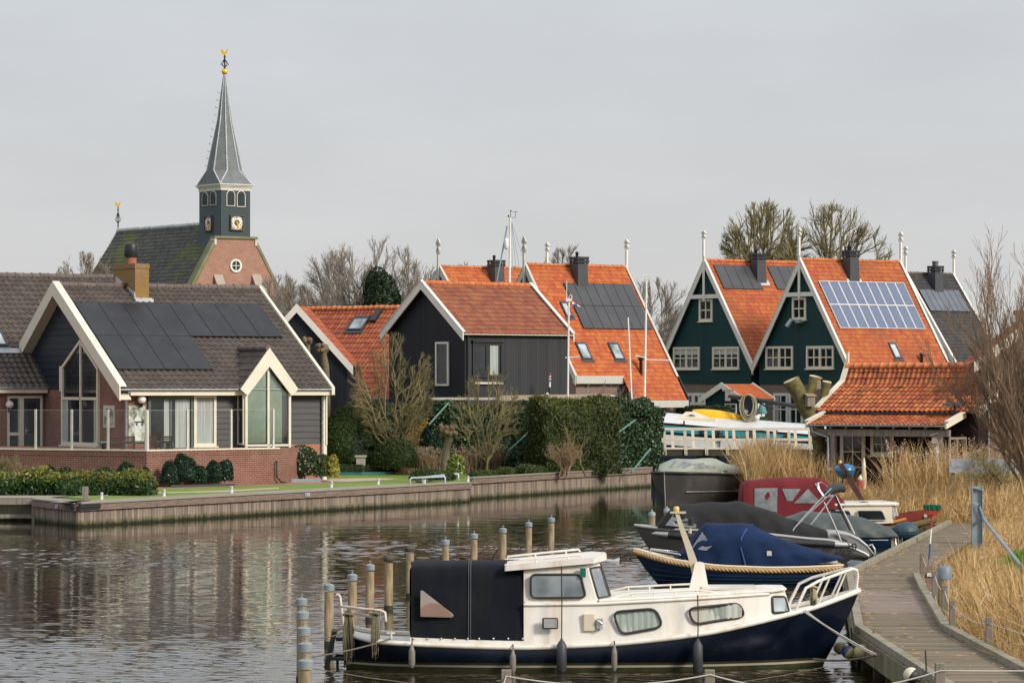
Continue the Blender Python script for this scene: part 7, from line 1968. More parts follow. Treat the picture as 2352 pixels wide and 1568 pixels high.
# coachwork: continuous white side up to the trunk roof
xa,xf=q(1203,1400,1.25).x,q(1768,1400,1.0).x
zroof=lambda x:interp(x,[xa,q(1373,1385,1.22).x,xf],[q(1203,1387,1.24).z,q(1373,1385,1.22).z,q(1765,1363,.95).z])
secs=[]
for x in np.linspace(xa,xf,26):
 bb=shb(x)-.07;bt=bb-.07;zz=zroof(x);secs.append([Vector((x,-bb,shz(x)+.0)),Vector((x,-bt,zz)),Vector((x,-bt*.5,zz+.05)),Vector((x,0,zz+.065)),Vector((x,bt*.5,zz+.05)),Vector((x,bt,zz)),Vector((x,bb,shz(x)))])
mb=MB();mb.loft(secs,smooth=False)
e=secs[-1];f0=[Vector((xf+.30*(1 if i in(1,2,3,4,5)else 1)+(.16 if i in(0,6)else 0.02),p.y*.55,p.z-(.0 if i in(0,6)else.02)))for i,p in enumerate(e)]
mb.loft([e,f0],smooth=False);mb.add(f0,[tuple(range(len(f0)))]);mb.add(secs[0],[tuple(range(len(e)-1,-1,-1))])
mb.build('cabin',BOATWHITE,T)
mb=MB();mb.tube([Vector((x,-(shb(x)-.13),zroof(x)-.01))for x in np.linspace(xa,xf,26)],.03,8);mb.tube([Vector((x,(shb(x)-.13),zroof(x)-.01))for x in np.linspace(xa,xf,26)],.03,8)
mb.build('cabin_moulding',BOATWHITE,T)
mb=MB();xr0=q(1390,1360,1).x
mb.prism([(xr0-.12,-(shb(xr0)-.17),zroof(xr0)+.012),(xf+.05,-(shb(xf)-.10),zroof(xf)+.012),(xf+.34,-.45,zroof(xf)+.03),(xf+.34,.45,zroof(xf)+.03),(xf+.05,shb(xf)-.10,zroof(xf)+.012),(xr0-.12,shb(xr0)-.17,zroof(xr0)+.012)],(0,0,.05));mb.build('trunk_roof',BOATWHITE,T,bevel=.02)
# wheelhouse
wb=1.14;z0=zroof(xa);xw1=q(1373,1385,wb).x;xw2=q(1347,1297,wb-.06).x;zt0,zt1=q(1203,1306,wb-.06).z,q(1347,1297,wb-.06).z
xc1,xc2=xw1+.26,xw2+.24
bot=[(xa,-wb),(xw1,-wb),(xc1,-.55),(xc1,.55),(xw1,wb),(xa,wb)];top=[(xa,-wb+.06),(xw2,-wb+.06),(xc2,-.52),(xc2,.52),(xw2,wb-.06),(xa,wb-.06)]
bv=[Vector((x,y,z0-.02))for x,y in bot];tv=[Vector((x,y,lerp(zt0,zt1,(x-xa)/(xw2-xa))))for x,y in top]
mb=MB();mb.loft([bv,tv],closed=True,smooth=False);mb.build('wheelhouse',BOATWHITE,T)
rf=MB();xo0,xo1=q(1159,1300,wb+.05).x,q(1367,1290,wb+.02).x
za_,zb_=q(1159,1311,wb+.06).z,q(1367,1293,wb+.02).z
low=[Vector((xo0,-wb-.05,za_)),Vector((xo1,-wb-.02,zb_)),Vector((xo1+.22,-.4,zb_+.02)),Vector((xo1+.22,.4,zb_+.02)),Vector((xo1,wb+.02,zb_)),Vector((xo0,wb+.05,za_))]
hi_=[p+Vector((0,0,.10))for p in low];rf.loft([low,hi_],closed=True,smooth=False);rf.add(low,[tuple(range(5,-1,-1))]);rf.add(hi_,[tuple(range(6))]);ro=rf.build('wheelhouse_roof',BOATWHITE,T,bevel=.03)
mb=MB()
for s in(-1,1):
 y=s*(wb-.12);mb.tube([Vector((xo0+.05,y,za_+.10)),Vector((xo0+.05,y,za_+.15)),Vector((xo1-.25,y,zb_+.14)),Vector((xo1-.22,y,zb_+.1))],.022,6)
 for k in(.35,.7):x=lerp(xo0,xo1,k);mb.tube([Vector((x,y,lerp(za_,zb_,k)+.08)),Vector((x,y,lerp(za_,zb_,k)+.145))],.018,6)
mb.build('grab_rail',BOATWHITE,T)
mb=MB()
for dy in(0,.14):p=q(1330,1284,-.2-dy);mb.tube([p,p+Vector((.25,0,.01)),p+Vector((.62,-.02,-.03)),p+Vector((.72,-.02,-.035))],[.022,.022,.03,.075],10);mb.box(p.x-.06,p.y-.03,p.z-.16,p.x+.06,p.y+.03,p.z+.06)
mb.build('twin_horn',CHROME,T)
def quad(pxs,y0,y1=None):return[q(px,py,(y0 if i in(0,3)else(y1 if y1 is not None else y0)))for i,(px,py)in enumerate(pxs)]
RIM=plain('window_rubber',(.03,.028,.024),.5)
port(T,[q(*p,wb-.02)for p in((1219,1318),(1333,1318),(1346,1371),(1219,1372))],(0,-1,0),RIM,GLASS_SKY,'wheelhouse_window',.10,.022,off=.05)
def on_panel(pts3,u0,u1,v0,v1):
 a,b_,c,d=pts3;P=lambda u,v:(a.lerp(b_,u)).lerp(d.lerp(c,u),v);return[P(u0,v1),P(u1,v1),P(u1,v0),P(u0,v0)]
pan=[bv[1],bv[2],tv[2],tv[1]];nrm=(pan[1]-pan[0]).cross(pan[3]-pan[0]).normalized()
port(T,on_panel(pan,.12,.9,.16,.9),nrm,RIM,GLASS_SKY,'windscreen',.05,.02,off=.015)
pan=[tv[2],bv[2],bv[3],tv[3]];pan=[bv[2],bv[3],tv[3],tv[2]];nrm=(pan[1]-pan[0]).cross(pan[3]-pan[0]).normalized();port(T,on_panel(pan,.06,.94,.16,.9),nrm,RIM,GLASS_SKY,'windscreen',.05,.02,off=.015)
CURT2=plain('boat_curtain',(.50,.52,.47),.8,.12,6,stretch=(5,1,.3))
ys=lambda px:shb(q(px,1420,1.2).x)-.10
for pxs in(((1407,1404),(1506,1396),(1523,1438),(1426,1456)),((1579,1396),(1698,1384),(1711,1414),(1593,1433))):
 port(T,[q(*p,ys(p[0]))for p in pxs],(0,-1,0),RIM,CLEAR,'cabin_window',.14,.024,CURT2,.045)
pan=[e[0],f0[0],f0[1],e[1]];nrm=(pan[1]-pan[0]).cross(pan[3]-pan[0]).normalized();port(T,on_panel(pan,.14,.86,.22,.86),nrm,RIM,GLASS_SKY,'cabin_front_window',.05,.02,off=.02)
# aft canvas
x0_,x1_=q(944,1400,1.2).x,q(1203,1400,1.2).x;zc0,zc1=q(944,1305,1.1).z,q(1160,1302,1.1).z
def cv(x):
 zb2=shz(x)+.07;zt2=interp(x,[x0_,x1_],[zc0,zc1]);w0=shb(x)-.08;w1_=1.04;out=[]
 for k in range(9):t=k/8;out.append(Vector((x,-(lerp(w0,w1_,t)+.018*math.sin(3.3*x+5*t)*math.sin(math.pi*t)),lerp(zb2,zt2-.14,t))))
 out+=[Vector((x,-w1_+.05,zt2-.03)),Vector((x,-w1_+.22,zt2+.03)),Vector((x,-.45,zt2+.06))]
 return out+[Vector((p.x,-p.y,p.z))for p in out[::-1]]
secs=[cv(x)for x in np.linspace(x0_,x1_+.02,24)];mb=MB();mb.loft(secs)
aft=[Vector((p.x-(.03 if i%5 else.0),p.y,p.z))for i,p in enumerate(secs[0])];mb.add(aft,[tuple(range(len(aft)-1,-1,-1))]);co=mb.build('aft_canvas',NAVYCANVAS,T)
mb=MB();xs1=q(1076,1400,1.2).x
for x in(xs1,xs1+.035):mb.tube([p+Vector((0,-.012 if i<12 else.012,.006))for i,p in enumerate(cv(x))],.012,5)
mb.build('canvas_seam',plain('canvas_binding',(.05,.05,.055),.8),co)
ysc=lambda px,py:q(px,py,1.15)
mb=MB();pts=rounded([ysc(*SI(1142,605))+Vector((0,-.035,0)),ysc(*SI(1160,608))+Vector((0,-.035,0)),ysc(*SI(1402,795))+Vector((0,-.075,0)),ysc(*SI(1395,818))+Vector((0,-.08,0)),ysc(*SI(1140,812))+Vector((0,-.075,0))],.05)
mb.add(pts,[tuple(range(len(pts)))]);mb.build('canvas_window',plain('pinkish_vinyl',(.30,.25,.22),.2,.12,2,spec=.6),co)
mb=MB();mid=[ysc(*SI(1140,740))+Vector((0,-.07,0)),ysc(*SI(1220,702))+Vector((0,-.06,0)),ysc(*SI(1300,712))+Vector((0,-.065,0)),ysc(*SI(1400,812))+Vector((0,-.088,0)),ysc(*SI(1142,810))+Vector((0,-.084,0))];mb.add(mid,[tuple(range(5))]);mb.build('cushion',plain('faded_cushion',(.25,.145,.115),.7,.15,3),co)
mb=MB()
for px in(1090,1197,1303,1410,1512,1600,1712,1828,1942):p=q(*SI(px,985),shb(q(*SI(px,985),1.2).x)-.05);mb.lathe([(.018,-.004),(.018,.012),(.008,.016)],p,8,M=Vector((0,-1,0)).to_track_quat('Z','Y').to_matrix())
mb.build('press_studs',CHROME,co)
# coaming below the canvas, small fittings
mb=MB();mb.loft([[Vector((x,-(shb(x)-.05),shz(x)-.02)),Vector((x,-(shb(x)-.06),shz(x)+.10)),Vector((x,-(shb(x)-.2),shz(x)+.11))]for x in np.linspace(x0_-.02,xa,14)],smooth=False);mb.build('coaming',BOATWHITE,T)
mb=MB();p=q(*SI(2157,865),1.34);mb.box(p.x-.14,p.y-.05,p.z-.10,p.x+.14,p.y,p.z+.10);mo=mb.build('mirror_housing',BLACK,T,bevel=.03);mb=MB();mb.box(p.x-.11,p.y-.056,p.z-.075,p.x+.12,p.y-.051,p.z+.08);mb.build('mirror',CHROME,mo)
mb=MB();p=q(*SJ(283,792),1.30);mb.box(p.x-.10,p.y,p.z-.155,p.x+.10,p.y+.06,p.z+.155);mb.build('hatch_cover',BOATCREAM,T,bevel=.015)
mb=MB();p=q(*SJ(360,800),1.30);mb.box(p.x-.05,p.y-.03,p.z-.09,p.x+.05,p.y+.04,p.z+.09);mb.tube([p+Vector((-.04,-.05,.05)),p+Vector((.05,-.06,.0)),p+Vector((0,-.05,-.09))],.02,6);mb.build('deck_lock',CHROME,T)
p=q(*SJ(238,432),1.16);mb=MB();mb.box(p.x-.05,p.y-.06,p.z-.08,p.x+.05,p.y+.02,p.z+.08);mb.build('running_light',plain('green_lens',(.01,.12,.09),.25),T)
# trunk grab rails and hatch
mb=MB()
for s in(-1,1):
 pth=[Vector((x,s*(shb(x)-.33),zroof(x)+(.06 if i in(0,5)else.13)))for i,x in enumerate(np.linspace(xr0+.1,xf-.9,6))];mb.tube(pth,.02,6)
 for k in(1,2,3,4):mb.tube([pth[k],pth[k]-Vector((0,0,.08))],.015,6)
mb.build('deck_rail',BOATWHITE,T)
p=q(1660,1350,0);mb=MB();mb.box(p.x-.4,-.35,zroof(p.x)+.06,p.x+.6,.35,zroof(p.x)+.13);mb.build('deck_hatch',GREYWHITE,T,bevel=.02)
# lowered mast and its tabernacle
pb=q(1604,1346,.15);mb=MB();mb.prism([pb+Vector(v)for v in((-.16,-.06,-.03),(.18,-.06,-.03),(.10,-.06,.42),(.02,-.06,.44),(-.06,-.06,.42))],(0,.12,0));to=mb.build('tabernacle',BOATWHITE,T)
pm0,pm1=q(1603,1330,.10),q(1556,1176,.10);d=pm1-pm0
MASTOLD=plain('weathered_mast',(.52,.46,.34),.6,.1,2,dirt=(.22,.22,.06),dirt_amt=.6,dirt_scale=2)
mb=MB();n_=7;mb.loft([[pm0+d*t+Vector((s0*lerp(.085,.035,t)+.015*math.sin(t*5),s1*lerp(.05,.03,t),0))for s0,s1 in((-1,-1),(1,-1),(1,1),(-1,1))]for t in np.linspace(-.02,1,n_)],closed=True,smooth=False,cap=True);mo=mb.build('mast',MASTOLD,T)
mb=MB();mb.box(pm1 .x-.13,pm1 .y-.05,pm1 .z-.02,pm1 .x+.15,pm1 .y+.05,pm1 .z+.015);mb.lathe([(.03,-.11),(.035,-.02)],pm0+d*.78+Vector((.14,-.03,0)),10);mb.build('spreader',MASTOLD,mo)
mb=MB();mb.lathe([(.05,0),(.055,.06),(.04,.09)],pm1+Vector((-.02,0,.015)),12);mb.build('masthead_light',plain('amber_lens',(.65,.45,.15),.3),mo)
p=pm0+d*.86;mb=MB();mb.lathe([(.05,-.07),(.055,.07)],p+Vector((.19,-.02,0)),12);mb.box(p.x,p.y-.03,p.z-.02,p.x+.16,p.y,p.z+.01);mb.build('steaming_light',BLACK,mo)
# bow pulpit
def pul(y0,pts):return[q(px,py,y0 if i<len(pts)-2 else y0*.5)for i,(px,py)in enumerate(pts)]
near=[q(1825,1410,.78),q(1833,1388,.76),q(1851,1350,.70),q(1880,1334,.60),q(1927,1317,.36),q(1958,1306,.14),q(1968,1309,.06),q(1970,1322,.04),q(1967,1350,.03)]
mb=MB();mb.tube(near,.028,8);far=[Vector((p.x,-p.y,p.z))for p in near];mb.tube(far,.028,8)
for i,f in((3,.55),(4,.55)):
 for sgn in(1,-1):
  p=near[i].lerp(near[i+1],f);p=Vector((p.x,p.y*sgn,p.z));x=p.x-.22;mb.tube([p,Vector((x,sgn*-max(.05,shb(x)-.06),shz(x)))],.02,6)
mb.build('bow_pulpit',BOATWHITE,T)
def hank(c,h,r,n,label,mat=ROPE,parent=None,w=.14):
 mb=MB();rr=random.Random(int(c.x*100))
 for i in range(n):
  x=rr.uniform(-w,w);y=rr.uniform(-.04,.04);mb.tube([c+Vector((x*.4,y-.03,0)),c+Vector((x,y-.06,-h*rr.uniform(.4,.6))),c+Vector((x*.8,y-.05,-h*rr.uniform(.85,1.05))),c+Vector((x*.6+.04,y+.0,-h*.5)),c+Vector((x*.3,y+.03,.02))],r,5)
 mb.tube([c+Vector((-.09,-.06,-.06)),c+Vector((0,-.10,-.04)),c+Vector((.09,-.06,-.07))],r*1.5,6)
 return mb.build('rope_hank',mat,parent)
hank(q(1866,1340,.55),.42,.016,10,'',ROPE,T,.08)
# stern rail, rope hanks, swim ladder, rudder
RUST=plain('rusty_white',(.66,.60,.52),.5,.1,3,dirt=(.35,.12,.03),dirt_amt=.8,dirt_scale=3.2)
S_=lambda x,y,yy:q(*SI(x,y),yy)
mb=MB();mb.tube([S_(480,645,.2),S_(497,640,.2),S_(510,660,.2),S_(520,740,.2),S_(540,885,.2)],.026,8)
mb.tube([S_(520,733,.3),S_(600,742,.7),S_(700,755,.95),S_(830,765,1.1),S_(862,780,1.1),S_(870,850,1.1)],.026,8);mb.tube([S_(525,748,.1),S_(570,770,-.2),S_(640,790,-.5),S_(740,808,-.7),S_(820,820,-.8),S_(848,840,-.8),S_(855,900,-.8)],.026,8)
mb.tube([S_(797,815,.95),S_(797,985,1.0)],.024,8);mb.tube([S_(820,765,1.0),S_(820,915,.2)],.024,8);mb.build('stern_rail',RUST,T)
hank(S_(575,770,.75),.95,.018,16,'',plain('old_rope',(.14,.12,.075),.9,.25,20),T,.11);hank(S_(785,765,1.05),.85,.018,9,'',MATS['old_rope'],T,.07)
mb=MB();fx=S_(600,1130,.3)
for y in(-.35,.35):mb.beam(S_(640,1135,0)+Vector((0,y,0)),S_(450,1130,0)+Vector((0,y,0)),.06,.06)
mb.beam(S_(455,1130,0)+Vector((0,-.4,0)),S_(455,1130,0)+Vector((0,.4,0)),.08,.06);mb.beam(S_(490,1130,.2),S_(490,1240,.2),.05,.05);mb.beam(S_(395,1250,.2),S_(630,1255,.2),.06,.08)
mb.beam(S_(470,910,.3),S_(398,1245,.3),.05,.09);mb.beam(S_(470,910,-.1),S_(398,1245,-.1),.05,.09);mb.box(S_(480,980,.2).x,-.4,S_(480,1000,.2).z,S_(560,980,.2).x,.2,S_(480,970,.2).z);mb.build('swim_platform',BLACK,T)
mb=MB();mb.tube([S_(535,895,.3),S_(500,905,.35),S_(470,925,.35),S_(450,935,.3)],.035,6);mb.build('mooring_eye_rope',MATS['old_rope'],T)
for px,y in((910,.95),(2015,1.0)):
 p=S_(px,985 if px<1000 else 1040,1.2);mb=MB();mb.tube([p,p+Vector((0,0,.12))],.025,8);mb.tube([p+Vector((-.07,0,.09)),p+Vector((.07,0,.09))],.02,8);mb.build('deck_cleat',GREYWHITE,T)
fy=YN-.14
fender(946,1478,1533,fy+.03,.056,FENDERGREY,'grey weathered fender nearest the stern under the canvas cover',1466)
fender(1178,1490,1546,fy,.054,FENDERGREY,'grey weathered fender left of the dark one below the wheelhouse',1480)
fender(1290,1465,1547,fy,.086,FENDERDARK,'large dark fender on a long line from the wheelhouse roof',1300)
fender(1411,1480,1540,fy,.05,FENDERGREY,'slim shiny grey fender below the first cabin window',1472)
fender(1603,1466,1549,fy+.05,.086,FENDERDARK,'large dark fender amidships on a line from the cabin roof',1366)
# ---- blue canopied sloop
YN=86.6;b=.98;fr=Frame((at(1453,1345,YN).x,YN+b,0),0);q=lambda px,py,y:fr.on(px,py,1,-y)
T=thing('open_sloop','dark blue open sloop with a thick rope fender and bright blue canopy','boat',fr.o)
sh=[(1455,1265,.03),(1480,1274,.38),(1549,1291,.74),(1644,1304,.95),(1771,1309,.98),(1866,1307,.95),(1938,1303,.85)]
wlb=[0,.05,.35,.72,.80,.74,.6];kz=[.5,-.02,-.25,-.35,-.4,-.35,-.25];st=[]
for(px,py,bs),bw,zk in zip(sh,wlb,kz):p=q(px,py,bs);st.append([p.x,p.z,bs,bw,zk])
ho,X,V=hull(T,BLUEHULL,st,rake=(st[0][0],.62,1.3));shz=lambda x:float(np.interp(x,X,V[0]));shb=lambda x:float(np.interp(x,X,V[1]))
mb=MB()
for t in(.42,.62,.8):mb.tube([Vector((x,-(lerp(V[1][i],V[2][i],t**1.25)+.05*V[1][i]*math.sin(math.pi*t)+.002),lerp(V[0][i],0,t)))for i,x in enumerate(X)][2:],.012,4)
mb.build('lapstrake',BLUEHULL,T)
deck(T,BOATCREAM,X,V,-.05,.0,'gunwale',.02);rail(T,ROPEFENDER,X,V,.062,'rope_fender',-.02,.02,sides=(-1,),twist=True);rail(T,BOATCREAM,X,V,.03,'capping',.06,-.04)
can,sf=canopy(T,fr,[(1552,1279,1280,.62),(1575,1256,1284,.72),(1600,1226,1288,.78),(1622,1203,1291,.82),(1680,1200,1295,.86),(1733,1204,1298,.88),(1800,1237,1300,.88),(1866,1258,1295,.84),(1905,1270,1290,.8),(1938,1277,1284,.72)],BLUECANVAS,seed=4,topf=.6,pow_=.5)
cloth_window(can,sf,[(1613,1220),(1635,1254),(1622,1264),(1588,1259)],WINVINYL)
mb=MB();hx=q(1735,1204,0).x
for px_ in(1733,):
 pts=[sf(x,y,.012)for x,y in((1728,1204),(1714,1215),(1703,1235),(1702,1260),(1712,1298))];mb.tube(pts,.022,6)
mb.build('canopy_hoop_seam',plain('blue_piping',(.02,.07,.22),.7),can)
mb=MB();p=sf(1767,1270,.02);mb.box(p.x-.06,p.y-.004,p.z-.06,p.x+.06,p.y,p.z+.06);mb.build('patch',GREYWHITE,can)
mb=MB()
for s in(-1,1):mb.tube([Vector((q(1495,1270,.3).x,s*.3,shz(q(1495,1270,.3).x)+.05)),Vector((q(1497,1262,.3).x,s*.32,q(1497,1262,.3).z)),Vector((q(1560,1278,.62).x,s*.62,q(1565,1272,.62).z)),Vector((q(1580,1286,.7).x,s*.7,shz(q(1580,1286,.7).x)+.05))],.018,6)
mb.build('bow_rail',CHROME,T)
# its outboard engine
OB=plain('engine_grey',(.10,.125,.15),.3,.1,3,spec=.6)
o_=at(1966,1306,YN+1.0);t2=thing('outboard_engine','blue grey outboard engine on the stern of the blue sloop','engine',o_)
mb=MB();s=K/(YN+1.0);w2,h2=22/s,19/s
mb.loft([[Vector((x*w2,y*.16,z*h2))for x,y,z in ring]for ring in([(-1.05,-1,-.9),(1.0,-1,-.9),(1.0,1,-.9),(-1.05,1,-.9)],[(-1.1,-1.1,-.1),(1.1,-1.1,-.1),(1.1,1.1,-.1),(-1.1,1.1,-.1)],[(-.9,-1,.75),(1.0,-1,.6),(1.0,1,.6),(-.9,1,.75)],[(-.5,-.7,1.05),(.7,-.7,.95),(.7,.7,.95),(-.5,.7,1.05)])],closed=True,cap=True);mb.build('cowl',OB,t2,bevel=.02)
mb=MB();mb.box(.2*w2,-.17,-3.2*h2,.75*w2,.05,-.9*h2);mb.box(-1.6*w2,-.08,-1.2*h2,-.8*w2,.1,-.4*h2);mb.build('leg',OB,t2)
mb=MB();mb.box(.68*w2,-.182,.38*h2,1.02*w2,-.17,.58*h2);mb.build('grille',BLACK,t2)
Mx=Matrix.Translation((-.15*w2,-.181,-.02*h2))@Matrix.Rotation(R(90),4,'X');text_mesh('YAMAHA',.085,WHITE,t2,'lettering',Mx,.002)
Mx=Matrix.Translation((.80*w2,-.184,-.10*h2))@Matrix.Rotation(R(90),4,'X');text_mesh('8',.15,WHITE,t2,'lettering',Mx,.002)
mb=MB();mb.box(.60*w2,-.181,-.40*h2,1.0*w2,-.1775,-.34*h2);mb.build('red_line',MAHOG,t2)
# ---- grey aluminium tender with charcoal cover
YN=100.0;b=1.1;fr=Frame((at(1456,1285,YN).x,YN+b,0),0);q=lambda px,py,y:fr.on(px,py,1,-y)
T=thing('motor_tender','grey motor tender with a charcoal cover, silver stern and folded shade frame','boat',fr.o)
sh=[(1458,1206,.03),(1490,1211,.42),(1540,1215,.78),(1620,1218,1.02),(1760,1226,1.1),(1869,1238,1.1),(1910,1239,1.08),(1940,1247,1.05),(1965,1261,1.0),(1985,1280,.95),(1995,1290,.93)]
wlb=[0,.10,.42,.80,.95,.95,.95,.92,.9,.88,.86];kz=[.55,0,-.25,-.35,-.4,-.4,-.4,-.35,-.3,-.3,-.25];st=[]
for(px,py,bs),bw,zk in zip(sh,wlb,kz):p=q(px,py,bs);st.append([p.x,max(.1,p.z),bs,bw,zk])
ho,X,V=hull(T,ALU,st,rake=(st[0][0],.6,1.3));shz=lambda x:float(np.interp(x,X,V[0]));deck(T,ALU_LIGHT,X,V,.0,.0,'deck',.03);rail(T,ALU_LIGHT,X,V,.045,'gunwale',.0,.0)
can,sf=canopy(T,fr,[(1510,1205,1212,.62),(1530,1182,1214,.76),(1553,1160,1216,.86),(1610,1154,1217,.95),(1699,1151,1222,1.0),(1740,1160,1228,1.02),(1820,1190,1236,1.02),(1870,1206,1240,1.0),(1902,1216,1236,.98)],BLACKCANVAS,seed=9,topf=.72)
cloth_window(can,sf,[(1553,1172),(1600,1205),(1598,1212),(1528,1206)],WINVINYL)
mb=MB();sp=[]
for px in np.linspace(1508,1945,16):p=q(px,interp(px,[1508,1620,1960],[1226,1236,1251]),1.0);x=p.x;sp.append(Vector((x,-(float(np.interp(x,X,V[1]))+.05),p.z)))
mb.tube(sp,[.03]+[.085]*14+[.03],10);mb.build('side_fender',RUBBER,T)
mb=MB();mb.tube([sp[-2],sp[-1],sp[-1]+Vector((.18,0,-.02))],[.086,.07,.02],10);mb.tube([sp[0]-Vector((.12,0,0)),sp[0],sp[1]],[.015,.06,.085],10);mb.build('fender_tip',ALU_LIGHT,T)
prof=[(1893,1222),(1901,1216),(1925,1217),(1945,1221),(1966,1231),(1985,1247),(1999,1266),(2009,1286)]
mb=MB();secs=[]
for i,(px,py)in enumerate(prof):
 p=fr.on(px,py,1,.35);wv=.72;secs.append([Vector((p.x,-wv*.92,p.z-.10)),Vector((p.x,-wv,p.z-.04)),Vector((p.x,-wv+.14,p.z)),Vector((p.x,wv-.1,p.z)),Vector((p.x,wv,p.z-.05))])
mb.loft(secs);mb.build('stern_hood',ALU_LIGHT,T)
mb=MB();low=[Vector((s[0].x,-.665,s[0].z))for s in secs];base=[Vector((s[0].x,-.69,.15))for s in secs];mb.loft([low,base],smooth=False);mb.build('hood_side',plain('hood_grey',(.20,.195,.19),.4,.08),T)
mb=MB()
for i in range(3):
 for k in(0,1):c=fr.on(1922+k*15+i*2.4,1230+k*6+i*2.2-k*1,1,-.70);mb.beam(c-Vector((.10,0,-.045)),c+Vector((.10,0,-.045-.02*k)),.012,.012)
mb.build('hood_vents',BLACK,T)
mb=MB();p=q(1997,1270,-.3);mb.tube([q(1996,1252,-.1),q(2003,1250,-.1),q(2010,1262,-.1),q(2011,1275,-.1),q(2007,1280,-.1)],.025,8);mb.tube([q(1962,1261,.6),q(1968,1260,.6),q(1976,1276,.6)],.022,8);mb.build('boarding_handle',CHROME,T)
p=q(1927,1257.5,1.0);xx=p.x;Mx=Matrix.Translation((xx,-(float(np.interp(xx,X,V[1]))+.075),p.z))@Matrix.Rotation(R(90),4,'X');text_mesh('YF 029',.36,BLACK,T,'registration',Mx,.004)
# folded shade frame
BG_=lambda x,y,yy:q(*SG(x,y),yy)
mb=MB()
for pts,yy in(([(1292,1258),(1330,1195),(1450,1060),(1580,925),(1620,885)],.95),([(1325,1200),(1440,1085),(1610,930)],.9),([(1695,1300),(1660,1215),(1560,995)],.95),([(1800,1245),(1760,1160),(1660,960),(1640,920)],-.6),([(1460,1170),(1560,1040),(1650,930)],-.7)):
 mb.tube([BG_(x,y,yy)for x,y in pts],.022,8)
mb.build('shade_frame',CHROME,T)
mb=MB();mb.tube([BG_(1578,930,.8),BG_(1600,905,.6),BG_(1640,885,.2),BG_(1690,880,-.4),BG_(1712,900,-.7)],[.08,.13,.15,.14,.08],9);mb.build('rolled_canvas',RUBBER,T)
mb=MB();mb.tube([BG_(1650,950,.5),BG_(1690,1060,.3),BG_(1740,1160,.1),BG_(1765,1215,0)],.03,6);mb.build('strap',BLACK,T)
# ---- dark green covered boat
YN=106.5;b=.95;fr=Frame((at(1790,1262,YN).x,YN+b,0),0);q=lambda px,py,y:fr.on(px,py,1,-y)
T=thing('covered_boat','navy boat under a dull grey green tarpaulin beside the jetty','boat',fr.o)
st=[[q(px,py,bs).x,q(px,py,bs).z,bs,bs*.84,-.3]for px,py,bs in((1745,1226,.1),(1775,1227,.5),(1820,1228,.8),(1900,1229,.95),(2000,1229,.93),(2048,1228,.85))]
ho,X,V=hull(T,BLUEHULL,st);deck(T,BLUEHULL,X,V)
mb=MB();mb.tube([q(1998,1240,.98),q(2040,1239.5,.94)],.012,6);mb.build('trim_line',GREYWHITE,T)
canopy(T,fr,[(1780,1205,1230,.6),(1806,1188,1232,.85),(1852,1174,1232,1.0),(1900,1176,1233,1.02),(1972,1183,1233,1.0),(2020,1199,1234,.96),(2052,1212,1232,.9),(2063,1224,1232,.8)],GREENTARP,'tarpaulin',seed=12,topf=.9,pow_=.5,wr=.02)
mb=MB();mb.tube([q(2052,1232,.6),q(2056,1230,.6),q(2058,1262,.6)],.025,8);mb.tube([q(2072,1230,.3),q(2072,1262,.3)],.02,8);mb.tube([q(2063,1233,.3),q(2063,1262,.3)],.02,8);mb.build('stern_ladder',CHROME,T)
o_=at(2079,1219,YN+.9);t2=thing('covered_outboard','outboard engine wrapped in blue green cover at the covered boat stern','engine',o_)
V_=sphere_grid(18,10,False).reshape(-1,3);V_=V_*np.array([.43,.34,.30])*(1+.09*lumps(V_,77,f=3.5))[:,None];mesh_np('cover',V_.reshape(-1,4,3),4,plain('engine_cover',(.022,.05,.07),.5,.3,2,dirt=(.06,.09,.08),dirt_amt=.6,dirt_scale=3),t2,smooth=False)
mb=MB();mb.box(-.12,-.1,-.95,.12,.1,-.2);mb.build('leg',RUBBER,t2)
# ---- small cruiser with maroon canopy
YN=116.5;b=1.15;fr=Frame((at(1700,1228,YN).x,YN+b,0),0);q=lambda px,py,y:fr.on(px,py,1,-y)
T=thing('small_cruiser','cream cabin boat with a maroon canopy and red bow strake','boat',fr.o)
st=[[q(px,py,bs).x,q(px,py,bs).z,bs,bw,zk]for px,py,bs,bw,zk in((1700,1190,.95,.8,-.3),(1760,1192,1.1,.95,-.35),(1860,1193,1.15,1.0,-.4),(1960,1196,1.1,.9,-.4),(2037,1199,.9,.55,-.3),(2090,1190,.6,.2,-.1),(2146,1177,.05,0,.5))]
REDHULL=plain('wine_hull',(.060,.016,.018),.4,.2,1.5);ho,X,V=hull(T,REDHULL,st,rake=(st[-1][0],-.7,1.4));deck(T,BOATCREAM,X,V)
mb=MB();xs2=[x for x in X if x>q(2036,1200,.9).x]
mb.loft([[Vector((x,-(float(np.interp(x,X,V[1]))+.03),float(np.interp(x,X,V[0]))+dz))for dz in(-.10,.16)]for x in xs2]);mb.loft([[Vector((x,(float(np.interp(x,X,V[1]))+.03),float(np.interp(x,X,V[0]))+dz))for dz in(.16,-.10)]for x in xs2]);mb.build('bow_strake',MAHOG,T)
p0,p1=q(2046,1200,.93),q(2082,1191,.75);mb=MB();mb.beam(p0,p1,.05,.10);mb.build('varnished_inlay',plain('varnish',(.40,.15,.03),.25),T,bevel=.03)
c=q(2124,1184,.32);mb=MB();n_=Vector((.35,-1,0)).normalized();ex=Vector((n_.y*-1,n_.x,0))*-1;ex=Vector((1,.35,0)).normalized()
star=[c+n_*.06+ex*(rr_*math.cos(a))+Vector((0,0,rr_*math.sin(a)))for rr_,a in[((.095 if k%2==0 else.045),k*math.pi/6)for k in range(12)]];mb.add(star,[tuple(range(12))]);mb.build('star',ALU_LIGHT,T)
